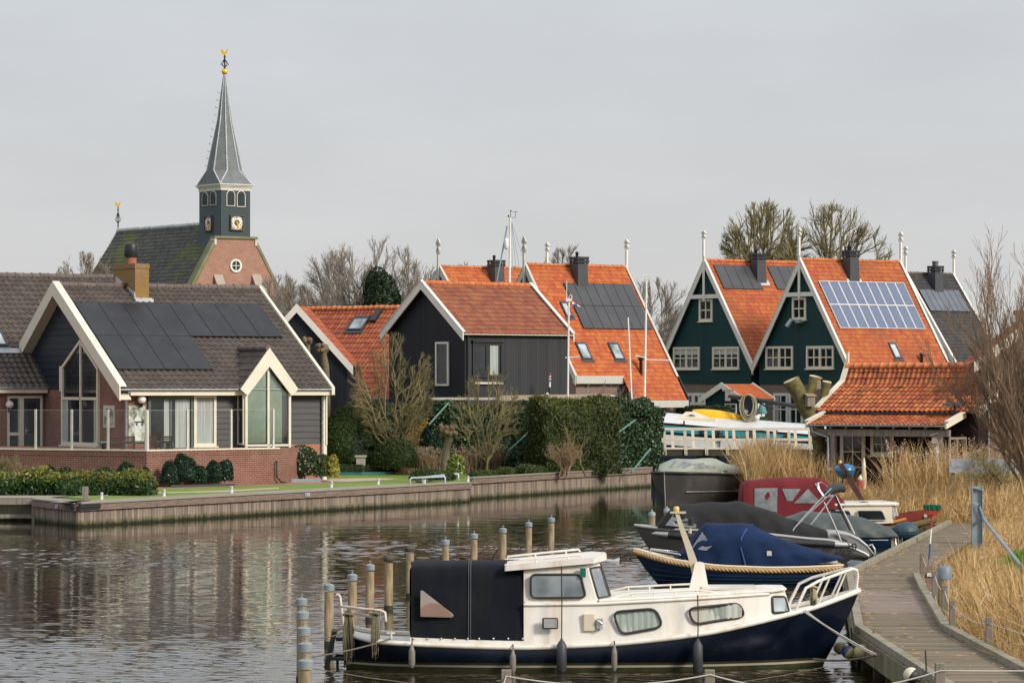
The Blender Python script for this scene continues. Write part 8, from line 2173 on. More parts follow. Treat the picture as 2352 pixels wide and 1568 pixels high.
rail(T,plain('coir_fender',(.13,.085,.035),.95,.35,14),X,[[z-.24 for z in V[0]],V[1]],.12,'coir_fender',0,-.02,x0=q(1990,1200,1).x)
can,sf=canopy(T,fr,[(1703,1150,1192,1.0),(1706,1112,1192,1.02),(1720,1103,1192,1.05),(1802,1096,1193,1.06),(1885,1096,1193,1.04),(1905,1106,1193,1.0),(1925,1130,1185,.95),(1941,1150,1165,.9)],REDCANVAS,seed=15,topf=.42,pow_=.30,wr=.006)
for pts in([(1733,1121),(1786,1120),(1785,1176),(1733,1165)],[(1796,1122),(1839,1122),(1820,1150),(1808,1150)],[(1856,1122),(1883,1150),(1880,1155),(1824,1155)],[(1870,1110),(1896,1104),(1915,1140),(1893,1143)]):cloth_window(can,sf,pts,WINVINYL)
# cabin
xa,xf=q(1893,1170,1).x,q(2050,1170,1).x;zt=q(1900,1162,.95).z;zt2=q(2050,1161,.9).z
secs=[[Vector((x,-.98,float(np.interp(x,X,V[0]))-.05)),Vector((x-.0,-.90,lerp(zt,zt2,(x-xa)/(xf-xa)))),Vector((x,0,lerp(zt,zt2,(x-xa)/(xf-xa))+.08)),Vector((x,.90,lerp(zt,zt2,(x-xa)/(xf-xa)))),Vector((x,.98,float(np.interp(x,X,V[0]))-.05))]for x in np.linspace(xa,xf,8)]
fz=[p+Vector((.30 if i in(0,4)else.12,-p.y*.45,0))for i,p in enumerate(secs[-1])];mb=MB();mb.loft(secs+[fz],smooth=False,cap=True);mb.build('cabin',BOATCREAM,T)
mb=MB();mb.prism([(xa-.1,-.98,zt+.0),(xf+.12,-.95,zt2+.0),(xf+.28,-.5,zt2),(xf+.28,.5,zt2),(xf+.12,.95,zt2),(xa-.1,.98,zt)],(0,0,.09));mb.build('cabin_roof',BOATWHITE,T,bevel=.03)
mb=MB();mb.tube([(xa+.2,-.7,zt+.1),(xa+.25,-.7,zt+.16),(xf-.3,-.7,zt2+.16),(xf-.25,-.7,zt2+.1)],.02,6);mb.box(xf-.75,-.3,zt2+.08,xf-.1,.3,zt2+.13);mb.build('roof_rail',GREYWHITE,T)
for pxs in(((1899,1180),(1915,1171),(1915,1190),(1899,1190)),((1906,1172),(1951,1172),(1956,1190),(1906,1190)),((1968,1172),(2026,1172),(2035,1194),(1972,1194)))[1:]:
 port(T,[q(*p,.97)for p in pxs],(0,-1,0),ALU_LIGHT,GLASS,'cabin_window',.08,.02,off=.03)
e,f0=secs[-1],fz;pan=[e[0],f0[0],f0[1],e[1]];nrm=(pan[1]-pan[0]).cross(pan[3]-pan[0]).normalized()
if nrm.y>0:nrm=-nrm
port(T,on_panel(pan,.12,.86,.25,.88),nrm,ALU_LIGHT,GLASS_SKY,'cabin_front_window',.06,.02,off=.02)
pan=[f0[0],f0[4],f0[3],f0[1]];nrm=Vector((1,-.1,.3));port(T,on_panel(pan,.08,.55,.25,.88),nrm,ALU_LIGHT,GLASS,'cabin_front_window',.06,.02,off=.02)
pm0,pm1=q(1985,1158,0),q(1930,1064,0);mb=MB();mb.beam(pm0,pm1,.10,.17);mo=mb.build('folded_mast',plain('brown_mast',(.06,.022,.018),.4,.2),T);mb=MB();mb.prism([pm0+Vector(v)for v in((-.16,-.1,.12),(.2,-.1,-.1),(-.04,-.1,-.1))],(0,.2,0));mb.build('mast_foot',ZINC,mo)
mb=MB();p=pm0 .lerp(pm1,.72);mb.lathe([(.14,-.01),(.16,.01),(.16,.03)],p,10);mb.lathe([(.09,.03),(.09,.16)],p,10);mb.build('mast_light',BLACK,mo);mb=MB();mb.lathe([(.05,0),(.055,.07),(.03,.1)],pm1,10);mb.build('masthead_light',MATS['amber_lens'],mo)
hank(q(1912,1166,.95),.42,.02,6,'',ROPE_DARK,T,.05)
# ---- grey steel runabout under a pale tarp, seen from its bow
hd=60.0;fr=Frame((at(1529,1160,147.5).x,147.5,0),hd)
T=thing('steel_launch','dark grey steel launch under a pale green tarpaulin, bow towards us','boat',fr.o,hd)
Zs=lambda px,py,Y=147.5:at(px,py,Y).z
zb=Zs(1522,1084);st=[[-.12,zb,.03,0.0,-.1],[.12,zb-.01,.62,.12,-.2],[.5,zb-.02,.98,.40,-.3],[1.2,zb-.05,1.2,.78,-.4],[2.6,zb-.10,1.2,.95,-.4],[4.2,zb-.16,1.18,.95,-.4],[6.0,zb-.16,1.1,.9,-.35]]
ho,X,V=hull(T,STEELDARK,st,rake=(-.12,.22,1.0));deck(T,STEELDARK,X,V);rail(T,BLACK,X,V,.06,'rubbing_strake',-.02,.02)
mb=MB();mb.tube([Vector((x,-(lerp(V[1][i],V[2][i],.55**1.25)+.05*V[1][i]+.012),lerp(V[0][i],0,.62)))for i,x in enumerate(X)][3:],.018,5);mb.tube([Vector((-.125,0,zb)),Vector((-.10,0,zb*.55)),Vector((-.02,0,.0))],.025,6);mb.build('chine_line',ALU_LIGHT,T)
mb=MB();tp=[]
for x,w,h in((.15,.30,.05),(.5,.62,.22),(1.0,.82,.50),(1.8,.95,.60),(2.6,1.0,.64),(3.4,1.02,.66),(4.3,1.02,.50),(5.2,1.0,.40),(6.0,.95,.1)):
 zz=float(np.interp(x,X,V[0]));tp.append([Vector((x,-w*1.08*math.copysign(abs(math.cos(a))**.6,math.cos(a)),zz+.0+h*(math.sin(a)**.7)*(1+.05*math.sin(x*6+a*5))))for a in np.linspace(0,math.pi,15)])
mb.loft(tp,cap=True);mo=mb.build('tarpaulin',PALETARP,T)
def tarp_win(i0,i1,a0,a1):
 mb=MB();P=lambda i,a:tp[i][a]+(tp[i][a]-Vector((tp[i][a].x,0,zb-.3))).normalized()*.02
 mb.add([P(i0,a0),P(i1,a0),P(i1,a1),P(i0,a1)],[(0,1,2,3)]);mb.build('clear_window',WINVINYL,mo)
tarp_win(1,2,7,11);tarp_win(1,2,3,6);tarp_win(2,3,1,3);tarp_win(3,4,1,2)
mb=MB();zz=float(np.interp(3.2,X,V[0]));mb.tube([Vector((3.0,-1.15,zz)),Vector((3.05,-1.12,zz+.16)),Vector((3.5,-1.12,zz+.16)),Vector((3.55,-1.15,zz))],.025,6);mb.build('side_rail',CHROME,T)
# ---- big barge behind the bridge
fr=Frame((at(1480,1040,196).x,196,0),-4);q=lambda px,py,y:fr.on(px,py,1,-y)
T=thing('sailing_barge','old sailing barge with white and turquoise bulwarks moored behind the white bridge','boat',fr.o,-4)
b=2.3
def line(pys):return[(px,py)for px,py in zip((1380,1535,1640,1750,1860,2060),pys)]
L1=line((961,974,983,991,1000,1014));L2=line((984,995,1003,1009,1016,1028));L3=line((1012,1023,1033,1040,1046,1056))
def band(a,c,y0,y1,mat,name,off):
 mb=MB();mb.loft([[q(pa[0],pa[1],y0)+Vector((0,-off,0)),q(pc[0],pc[1],y1)+Vector((0,-off,0))]for pa,pc in zip(a,c)]);return mb.build(name,mat,T)
sh2=lambda L_,d:[(x,y+d)for x,y in L_]
BARGEBLUE=plain('barge_blue_black',(.012,.018,.04),.4,.2,1);TURQ=plain('turquoise_paint',(.012,.22,.24),.4,.08,1);BARGEW=plain('barge_white',(.62,.63,.62),.45,.08,1,dirt=(.4,.4,.36),dirt_amt=.4)
secs=[]
for(px,py)in L1:
 p=q(px,py,b);secs.append([Vector((p.x,-b,p.z)),Vector((p.x,-b-.15,p.z*.4)),Vector((p.x,-b*.9,0)),Vector((p.x,-b*.5,-.4)),Vector((p.x,b*.9,-.4)),Vector((p.x,b,p.z))])
mb=MB();mb.loft(secs,cap=True);mb.build('hull',BARGEBLUE,T)
band(sh2(L1,3),sh2(L2,-3),b+.1,b+.14,TURQ,'turquoise_strake',.03);band(sh2(L2,3),sh2(L3,-2),b+.15,b+.15,BARGEW,'white_strake',.04)
mb=MB();mb.loft([[Vector((q(px,py-3,b).x,-b+.05,q(px,py-3,b).z)),Vector((q(px,py,b).x,-.6,q(px,py,b).z+.55)),Vector((q(px,py,b).x,1.0,q(px,py,b).z+.60)),Vector((q(px,py,b).x,b,q(px,py,b).z+.1))]for px,py in L1]);mb.build('deck',BARGEW,T)
p0,p1=q(*SQ(240,435),1.2),q(*SQ(820,440),1.2);zs0=p0 .z
mb=MB();mb.box(p0 .x,-1.4,zs0-.3,p1 .x,.4,zs0+.25);mo=mb.build('skylight',BOATCREAM,T,bevel=.03)
mb=MB();zt=q(*SQ(400,290),.6).z;mb.prism([(p0 .x+.3,-1.2,zs0+.252),(p1 .x-.3,-1.2,zs0+.252),(p1 .x-1.2,-.5,zt),(p0 .x+.7,-.5,zt)],(0,.6,0));mb.build('skylight_lid',BOATCREAM,mo)
mb=MB();mb.add([Vector((p0 .x+.8,-1.1,zs0+.45)),Vector((p1 .x-1.0,-1.1,zs0+.45)),Vector((p1 .x-1.35,-.72,zt-.12)),Vector((p0 .x+1.0,-.72,zt-.12))],[(0,1,2,3)]);mb.build('pane',GLASS_SKY,mo)
pa=q(*SQ(1180,300),.4);pc=q(*SQ(1318,300),.4);ztop,zbot=q(*SQ(1240,72),.4).z,q(*SQ(1240,490),.4).z
TARB=plain('black_mast_case',(.016,.018,.03),.35,.2,2);mb=MB();mb.box(pa.x,-.75,zbot-.5,pc.x,-.1,ztop);mo=mb.build('mast_case',TARB,T,bevel=.05);mb=MB();mb.lathe([(.12,0),(.12,.05)],Vector(((pa.x+pc.x)/2-.1,-.76,ztop-.9)),12,M=Vector((0,-1,0)).to_track_quat('Z','Y').to_matrix());mb.build('pivot_bolt',CHROME,mo)
mb=MB();rr=random.Random(5)
for i in range(7):
 cx_,w_,h_=(pa.x+pc.x)/2+rr.uniform(-.06,.08),rr.uniform(.30,.50),rr.uniform(1.1,1.55);zt_=ztop+.06;mb.tube([Vector((cx_+w_*math.sin(a)*(.75+.25*abs(math.cos(a/2))),-.85-.03*i,zt_-h_*(1-math.cos(a))/2))for a in np.linspace(0,2*math.pi,21)],.034,6)
mb.build('rope_coil',ROPE,mo)
mb=MB();mb.tube([q(*SQ(985,82),.3),q(*SQ(1180,105),.3),q(*SQ(1500,150),.3),q(*SQ(1850,210),.3),q(*SQ(2200,262),.3),q(*SQ(2500,310),.3)],.13,10);mb.tube([q(*SQ(1330,130),.3),q(*SQ(1480,210),.3),q(*SQ(1600,246),.3)],.06,6);mb.build('lowered_boom',BLACK,T);mb=MB();p=q(*SQ(978,60),.3);mb.box(p.x-.15,p.y-.1,p.z-.35,p.x+.15,p.y+.1,p.z+.2);mb.box(p.x-.3,p.y-.12,p.z+.2,p.x+.35,p.y+.12,p.z+.3);mb.build('boom_fitting',GREYWOOD,T)
p=q(*SQ(1358,490),.6);mb=MB();mb.lathe([(.14,0),(.14,.5),(.20,.52),(.20,.72),(.15,.74)],(p.x,-.6,p.z-.1),14);mb.build('vent_pipe',BARGEW,T)
mb=MB()
for x,y in((650,562),(1285,615),(1760,640)):p=q(*SQ(x,y),b+.18);mb.lathe([(.21,0),(.21,.03),(.13,.04)],p+Vector((0,-.03,0)),14,M=Vector((0,-1,0)).to_track_quat('Z','Y').to_matrix())
mb.build('porthole',BLACK,T)
mb=MB();p=q(*SQ(870,580),b+.25);mb.lathe([(.12,-.42),(.17,-.3),(.17,.25),(.12,.32)],p,12);mb.tube([p+Vector((0,0,-.4)),p+Vector((0,0,-1.1))],.03,6);mb.build('rope_fender',BLACK,T)
for x,y in((390,440),(1635,550)):p=q(*SQ(x,y),b);mb=MB();mb.tube([p+Vector((0,0,.12)),p+Vector((0,0,-.6))],.05,8);mb.build('chainplate',BLACK,T)
# yellow kayak lying on its deck
p0,p1=q(*SQ(505,285),.3),q(*SQ(1180,395),.3);t2=thing('kayak','bright yellow upturned kayak lying on the barge deck','kayak',fr.M@p0,-4);d=p1-p0;n_=14
mb=MB();mb.loft([[Vector((d.x*t*1.0,.35*math.sin(math.pi*min(1,t*.95+.04))**.6*math.cos(a),d.z*t+(.06+.62*math.sin(math.pi*min(1,t*.8+.03))**.6)*(math.sin(a)-.55)))for a in np.linspace(0,2*math.pi,13)[:-1]]for t in np.linspace(0,1,n_)],closed=True,cap=True);mb.build('hull',plain('kayak_yellow',(.80,.44,.01),.35,.05,1),t2)
mb=MB();mb.tube([Vector((d.x*t*1.0,-.36*math.sin(math.pi*min(1,t*.95+.04))**.6,d.z*t-.34*math.sin(math.pi*min(1,t*.8+.03))**.6))for t in np.linspace(.02,1,12)],.05,6);mb.build('gunwale',plain('kayak_orange',(.50,.17,.01),.4),t2)
# ------------------------------------------------------------------ jetty
JZ=.60
JL=[(6.45,36),(6.25,51.5),(6.17,62.4),(7.77,80.8),(13.9,111)];JR=[(8.0,36),(7.9,53.8),(7.85,62.7),(8.84,74.6),(9.35,80.2),(15.4,111)]
T=thing('jetty','weathered plank jetty with raised edge beams running past the moored boats','jetty',(JL[0][0],JL[0][1],0));J0=Vector((JL[0][0],JL[0][1],0))
jl,jr=[Vector((x,y,0))-J0 for x,y in JL],[Vector((x,y,0))-J0 for x,y in JR]
xl=lambda y:interp(y,[p.y for p in jl],[p.x for p in jl]);xr=lambda y:interp(y,[p.y for p in jr],[p.x for p in jr])
def planks(name,y0,y1,mat,dz=0.0):
 mb=MB();n=int((y1-y0)/.145);rr=random.Random(n)
 for i in range(n):
  a,c=y0+i*.145,y0+i*.145+.136;j=rr.uniform(-.006,.006)+dz;e=rr.uniform(0,.05)
  mb.hexa([(xl(a)-e,a,JZ-.05),(xr(a)+e,a,JZ-.05),(xr(c)+e,c,JZ-.05),(xl(c)-e,c,JZ-.05),(xl(a)-e,a,JZ+j),(xr(a)+e,a,JZ+j),(xr(c)+e,c,JZ+j),(xl(c)-e,c,JZ+j)])
 return mb.build(name,mat,T)
def py2y(py):return(H-JZ)*K/(py-HY)-J0 .y
yA,yB=py2y(1407),py2y(1357)
yA-=yA%.145;yB-=yB%.145
planks('deck',0,yA,JETTYWOOD);planks('renewed_deck',yA,yB,boards('newer_planks',(.28,.215,.175),.145,1,.12,.05,.35),.003);planks('deck',yB,75,JETTYWOOD)
for pts,s in((jl,-1),(jr,1)):
 cb,fb=MB(),MB()
 for a,c in(list(zip(pts[:-1],pts[1:]))if s<0 else list(zip(pts[:-2],pts[1:-1]))):
  d=c-a;k=max(1,round(d.length/3.6));n_=Vector((d.y,-d.x,0)).normalized()*s
  for i in range(k):
   p,q_=a+d*(i/k),a+d*((i+1)/k-.004);cb.beam(p-n_*.05+Vector((0,0,JZ+.06)),q_-n_*.05+Vector((0,0,JZ+.06)),.15,.115)
   fb.beam(p+n_*.055+Vector((0,0,JZ-.19)),q_+n_*.055+Vector((0,0,JZ-.19)),.05,.36)
 cb.build('edge_beam',CURBWOOD,T);fb.build('fascia_board',plain('mossy_fascia',(.17,.15,.085),.85,.3,2,dirt=(.09,.09,.03),dirt_amt=.7)if 'mossy_fascia' not in MATS else MATS['mossy_fascia'],T)
DARKWOOD=plain('wet_pile_wood',(.045,.042,.026),.8,.3,3,dirt=(.05,.055,.015),dirt_amt=.5)
for i in range(17):
 y=1.0+i*1.9
 if y>46:break
 mb=MB();mb.box(xl(y)+.02,y-.09,-.7,xl(y)+.2,y+.09,JZ-.06);mb.build('pile',DARKWOOD,T)
mb=MB()
for a,c in zip(jl[:-2],jl[1:-1]):mb.beam(a+Vector((.30,0,-.02)),c+Vector((.30,0,-.02)),.08,.42)
mb.build('lower_boards',DARKWOOD,T)
rr=random.Random(3);mb=MB()
for i in range(420):
 y=rr.uniform(8,60);s=rr.random()<.6;x=(xl(y)+abs(rr.gauss(.12,.1))+.05)if s else(xr(y)-abs(rr.gauss(.1,.12))-.05)
 if rr.random()<.25:x=rr.uniform(xl(y)+.1,xr(y)-.1)
 a=rr.uniform(-.6,.6);l=rr.uniform(.04,.16);mb.beam((x,y,JZ+.016),(x+l*math.cos(a),y+l*math.sin(a),JZ+.018),.012,.006)
o=mb.build('reed_litter',REED);o.location=J0;tag(o,'loose reed straws scattered on the jetty boards','litter',kind='stuff')
def jpost(px,ptop,pbot,w,label,grp='low posts of the rope fence along the jetty',mat=None,z=JZ):
 p=on_z(px,pbot,z);h=(at(px,ptop,p.y)-p).z;t=thing('fence_post',label,'post',(p.x,p.y,z-.5),0,grp);mb=MB();mb.box(-w,-w,0,w,w,h+.5);mb.build('post',mat or GREYWOOD,t,bevel=.01);return p+Vector((0,0,h))
SKp=lambda x,y:SK(x,y)
FP=[]
for(x,yt,yb,lab)in((905,365,592,'farthest rope fence post, mossy, left of the broom pole'),(1018,535,795,'rope fence post just right of the broom pole'),(1110,665,935,'mossy rope fence post in front of the blue capped pile'),(1182,803,1092,'rope fence post at the bend of the jetty edge'),(1520,962,1255,'rope fence post standing in the reeds right of the jetty')):
 a,bt=SK(x,yt),SK(x,yb);FP.append(jpost(a[0],a[1],bt[1],.055,lab,mat=BEAMWOOD if x==905 else GREYWOOD))
FP.append(Vector((9.6,49.2,1.15)))
def rope_obj(label,pts,r,mat,cat='rope',grp=None,name='rope'):
 t=thing(name,label,cat,pts[0],0,grp);mb=MB();mb.tube([Vector(p)-Vector(pts[0])for p in pts],r,6);mb.build('line',mat,t);return t
def sag(a,b,s,n=10):return[Vector(a).lerp(Vector(b),i/n)-Vector((0,0,s*4*(i/n)*(1-i/n)))for i in range(n+1)]
for dz,lab in((-.10,'upper pale rope sagging between the jetty fence posts'),(-.52,'lower pale rope sagging between the jetty fence posts')):
 pts=[]
 for a,c in zip(FP[:-1],FP[1:]):pts+=sag(a+Vector((0,-.06,dz)),c+Vector((0,-.06,dz)),.10,8)[:-1]
 rope_obj(lab,pts,.009,plain('pale_rope',(.48,.45,.38),.9)if 'pale_rope' not in MATS else MATS['pale_rope'],'rope','ropes of the jetty fence')
 # posts of the nearer landing, their rope crossing the foreground
NP=[]
for px,pt,lab in((1163,1537,'grey post top at the bottom edge below the white cruiser, left one'),(1630,1537,'grey post top at the bottom edge below the white cruiser, right one'),(2159,1521,'mossy post top at the bottom edge before the jetty boards')):
 p=at(px,pt,46.0);t=thing('fence_post',lab,'post',(p.x,p.y,-.8),0,'post tops at the bottom edge');mb=MB();mb.box(-.066,-.066,0,.066,.066,p.z+.8);mb.build('post',GREYWOOD,t,bevel=.012);NP.append(p)
pts=sag(NP[0]+Vector((-.3,-.5,-.9)),NP[0]+Vector((0,-.07,-.08)),.0,3)+sag(NP[0]+Vector((0,-.07,-.08)),NP[1]+Vector((0,-.07,-.06)),.13,12)[1:]+sag(NP[1]+Vector((0,-.07,-.06)),NP[2]+Vector((0,-.07,-.10)),.24,12)[1:]+sag(NP[2]+Vector((0,-.07,-.10)),NP[2]+Vector((3,-.07,-.06)),.02,5)[1:]
rope_obj('pale rope slung between the grey post tops along the bottom edge',pts,.011,MATS['pale_rope'])
# blue capped pile, broom, H beam
a,bt=SK(1118,600),SK(1090,905);p=on_z(bt[0],bt[1],.28);t=thing('mooring_post','thick wooden pile with a blue grey cap among the reeds by the jetty','post',(p.x,p.y,-.3));pc=at(*a,p.y);h=pc.z+.3
CAPB=plain('cap_blue_grey',(.16,.20,.24),.45,.1,4);mb=MB();mb.tube([(0,0,0),((pc.x-p.x)*.6,0,h)],.145,14);mb.build('post',POSTWOOD,t);mb=MB();mb.lathe([(.16,-.02),(.16,.2),(.14,.24),(.03,.26),(.03,.31)],((pc.x-p.x)*.6,0,h),18);mb.build('cap',CAPB,t)
p0,p1=on_z(*SK(950,712),JZ),None;p1=at(*SK(995,4),p0 .y);t=thing('broom','upturned broom with green bristles on a red, white and blue handle','broom',p0);d=p1-p0;t0=d*1.0
RED=plain('broom_red',(.42,.03,.022),.5,.05);BLUEP=plain('broom_blue',(.03,.10,.26),.5,.05)
for nm,m_,f0,f1 in(('handle_foot',GREYWOOD,0,.40),('handle_blue',BLUEP,.40,.605),('handle_white',WHITE,.605,.80),('handle_red',RED,.80,1.0)):mb=MB();mb.tube([d*f0,d*f1],.021,8);mb.build(nm,m_,t)
mb=MB();mb.hexa([d+Vector(v)for v in((-.06,-.05,-.03),(.10,-.05,-.03),(.10,.05,-.03),(-.06,.05,-.03),(-.14,-.06,.05),(.18,-.06,.05),(.18,.06,.05),(-.14,.06,.05))]);mb.build('broom_head',RED,t)
mb=MB();rr=random.Random(4)
for i in range(240):x,y=rr.uniform(-.13,.16),rr.uniform(-.05,.05);mb.tube([d+Vector((x,y,.05)),d+Vector((x*1.2-.02+rr.gauss(0,.012),y*1.3,.17+rr.gauss(0,.012)))],.008,3,cap=False)
mb.build('bristles',plain('green_bristle',(.01,.13,.065),.7,.3,12),t)
p=on_z(*SK(972,735),JZ);t=thing('service_post','brown post with white hose clips beside the broom','post',p);mb=MB();h=(at(*SK(982,480),p.y)-p).z;mb.box(-.06,-.05,-.5,.06,.05,h);mb.build('post',BEAMWOOD,t);mb=MB();mb.box(-.06,-.09,h-.24,.11,-.051,h-.17);mb.box(-.07,-.08,h-.62,.09,-.051,h-.57);mb.build('clip',WHITE,t)
Y_=97.0;p=at(2244,1290,Y_);p.z=.2;t=thing('steel_post','tall grey galvanised steel beam post with a slanting prop in the reeds','post',p);top=(at(2244,1108,Y_)-p).z;hw=.15
mb=MB();mb.box(-hw,-.12,0,-hw+.02,.12,top);mb.box(hw-.02,-.12,0,hw,.12,top-.12);mb.box(-hw+.02,-.02,0,hw-.02,.0,top-.1);mb.prism([(-hw-.02,-.125,top-.14),(hw+.02,-.125,top-.22),(hw+.02,-.125,top-.18),(-hw-.02,-.125,top-.1)],(0,.25,0));mb.build('beam',STEEL,t)
mb=MB();z_=(at(2250,1158,Y_)-p).z;mb.beam((-hw,-.14,z_+.08),(.06,-.14,z_-.03),.02,.08);mb.beam((.04,-.14,z_),(.16,-.14,z_-.32),.02,.06);mb.box(-hw-.01,-.13,(at(2244,1224,Y_)-p).z-.03,-hw+.06,-.12,(at(2244,1224,Y_)-p).z+.02);mb.build('bracket',STEEL,t)
mb=MB();a=at(2258,1190,Y_-.1)-p;c=at(2400,1368,76)-p;mb.tube([a,c],.048,10);mb.lathe([(.06,-.06),(.06,.06)],a,10,M=Vector((0,-1,0)).to_track_quat('Z','Y').to_matrix());mb.build('prop',STEEL,t)
# buoys on the jetty side
def buoy(px,py,Y,r,m1,m2,label):
 c=at(px,py,Y);t=thing('buoy_fender',label,'buoy',c,0,'round fenders tied to the jetty');A=Vector((.75,-.35,-.5)).to_track_quat('Z','Y').to_matrix()
 pr=[(r*math.cos(x)*(1 if x<.9 else.9),r*math.sin(x)*1.06)for x in np.linspace(-1.45,1.35,14)]
 mb=MB();mb.lathe(pr[:8],n=16,M=A);mb.build('body',m1,t);mb=MB();mb.lathe(pr[7:]+[(r*.22,r*1.3)],n=16,M=A);mb.build('end',m2,t);mb=MB();e=A@Vector((0,0,r*1.3));mb.tube([e,e+Vector((.1,.08,.15)),Vector((.22,.15,.35))],.014,6);mb.build('line',ROPE_DARK,t)
BY=plain('old_yellow_buoy',(.46,.40,.20),.5,.2,5,dirt=(.22,.2,.08),dirt_amt=.5);BB=plain('blue_buoy',(.02,.045,.13),.4,.2,5)
for px,py,Y,r,m1,m2,lab in((1929,1487,62.6,.115,BY,BY,'dirty yellow round fender just behind the cruiser bow'),(1948,1497,61.5,.115,BB,BY,'blue round fender with a pale end between two yellow ones'),(1979,1496,60.2,.125,BY,BY,'yellowish round fender hanging on the jetty by the mooring lines'),(2094,1550,51.2,.118,plain('white_buoy',(.66,.60,.46),.45,.1,4),RUBBER,'white round fender with a black end at the bottom of the jetty')):buoy(px,py,Y,r,m1,m2,lab)
# mooring lines
L=lambda px,py,Y:at(px,py,Y)
rope_obj('near pale mooring line from the cruiser bow down to the jetty',sag(L(1846,1403,61.2),L(2014,1503,57.5),.03),.016,MATS['pale_rope'],grp='pale bow lines of the white cruiser')
rope_obj('far pale mooring line from the cruiser bow down to the jetty',sag(L(1850,1401,61.3),L(2008,1504,57.8),.05),.014,MATS['pale_rope'],grp='pale bow lines of the white cruiser')
rope_obj('mossy line low under the jetty edge passing the round fenders',sag(L(1868,1513,60),L(2012,1504,57.6),.05),.02,MATS['old_rope'])
# ------------------------------------------------------------------ mooring posts in the water
CAP=plain('galvanised_cap',(.22,.26,.28),.5,.12,5,dirt=(.3,.32,.3),dirt_amt=.4);TYRE=plain('old_tyre_cap',(.085,.068,.05),.8,.3,6)
MP={}
for i,(x,y,w,kind,lab)in enumerate(((208,700,.19,0,'rearmost of the five posts bunched at the bottom left of the cruiser'),(217,805,.20,0,'second farthest of the five posts bunched left of the cruiser stern'),(227,930,.20,0,'middle of the five posts bunched left of the cruiser stern'),(238,1055,.20,0,'second nearest of the five posts bunched left of the cruiser stern'),(239,1190,.20,0,'nearest post of the bunch, cut by the bottom edge'),(423,588,.19,0,'lone mooring post right before the cruiser stern rail'),(606,508,.19,0,'mooring post seen through the cruiser stern rail'),(745,430,.19,0,'metal capped mooring post directly left of the two tyre capped ones'),(893,366,.20,1,'tyre capped mooring post standing clear of the canvas cover'),(1059,290,.20,1,'tyre capped mooring post touching the edge of the canvas cover'),(1337,236,.185,0,'mooring post whose foot is hidden by the left part of the canvas cover'),(1561,186,.185,0,'mooring post rising behind the right part of the canvas cover'),(1788,142,.19,0,'greenish mooring post just left of the wheelhouse roof'),(1990,95,.185,0,'roped mooring post behind the wheelhouse roof, left of the last one'),(2167,58,.185,0,'last mooring post of the long row, nearest the blue sloop bow'))):
 px,py=SI(x,y);zt=1.12;Y=(H-zt)*K/(py-HY);p=at(px,py,Y);r=w/2
 t=thing('mooring_post',lab,'post',(p.x,p.y,-.6),0,'wooden mooring posts in the water');MP[i]=Vector((p.x,p.y,zt));rr=random.Random(i)
 mb=MB();lx=rr.uniform(-.02,.02);mb.tube([(lx,0,0),(lx*.5,.0,.7),(0,0,zt+.52)],[r*1.04,r,r*.95],14);mb.build('post',POSTWOOD,t)
 mb=MB();mb.tube([(lx,0,.5),(lx*.7,0,.70)],r*1.035,14);mb.build('weed_band',plain('wet_weed',(.028,.028,.012),.7,.5,8)if 'wet_weed' not in MATS else MATS['wet_weed'],t)
 mb=MB()
 if kind:mb.lathe([(r*1.0,-.02),(r*1.28,.01),(r*1.30,.06),(r*1.12,.11),(r*.6,.125),(.015,.128),(.015,.2),(.03,.2),(.03,.215)],(0,0,zt+.58),18)
 else:mb.lathe([(r*1.07,-.03),(r*1.09,.07),(r*1.03,.08),(.03,.105),(.015,.108),(.013,.15),(.03,.155),(.03,.17)],(0,0,zt+.58),18,smooth=False)
 mb.build('cap',TYRE if kind else CAP,t)
for px,py,Y,lab in((1497.6,1182,107.5,'short looking mooring post at the grey tender bow'),(1532,1174,110,'mooring post half hidden behind the charcoal cover')):
 p=at(px,py,Y);t=thing('mooring_post',lab,'post',(p.x,p.y,-.6),0,'wooden mooring posts in the water');mb=MB();mb.tube([(0,0,0),(0,0,p.z+.55)],.10,12);mb.build('post',POSTWOOD,t);mb=MB();mb.lathe([(.108,-.04),(.11,.07),(.03,.11),(.015,.17)],(0,0,p.z+.6),14);mb.build('cap',CAP,t)
V3=Vector
for a,c,s,r,m_,lab in((MP[3]+V3((0,0,-.15)),at(*SI(905,985),61.0),.04,.014,MATS['old_rope'],'thick mooring line from the bunched posts to the cruiser stern deck'),(MP[2]+V3((0,0,-.1)),at(*SI(530,940),62),.04,.010,MATS['old_rope'],'thin line from the bunched posts to the stern rail'),(MP[13]+V3((0,0,-.2)),MP[14]+V3((0,0,-.25)),.06,.012,ROPE_DARK,'dark line between the last two mooring posts'),(MP[14]+V3((0,0,-.25)),at(1458,1207,101),.12,.012,ROPE_DARK,'dark line from the last mooring post to the grey tender bow'),(at(1453,1262,87.5),at(1397,1286,84),.02,.016,ROPE_DARK,'short dark bow line of the blue sloop'),(MP[12]+V3((0,0,-.25)),at(1500,1262,96),.2,.008,MATS['old_rope'],'thin green line from the greenish post towards the tender'),(MP[3]+V3((.05,0,-.3)),at(1900,1530,60.4),.42,.008,MATS['old_rope'],'thin green line hanging along the whole side of the cruiser'),(MP[5]+V3((0,0,-.7)),MP[7]+V3((0,0,-.75)),.08,.009,MATS['old_rope'],'thin line low between two mooring posts by the stern rail')):
 rope_obj(lab,sag(a,c,s),r,m_)
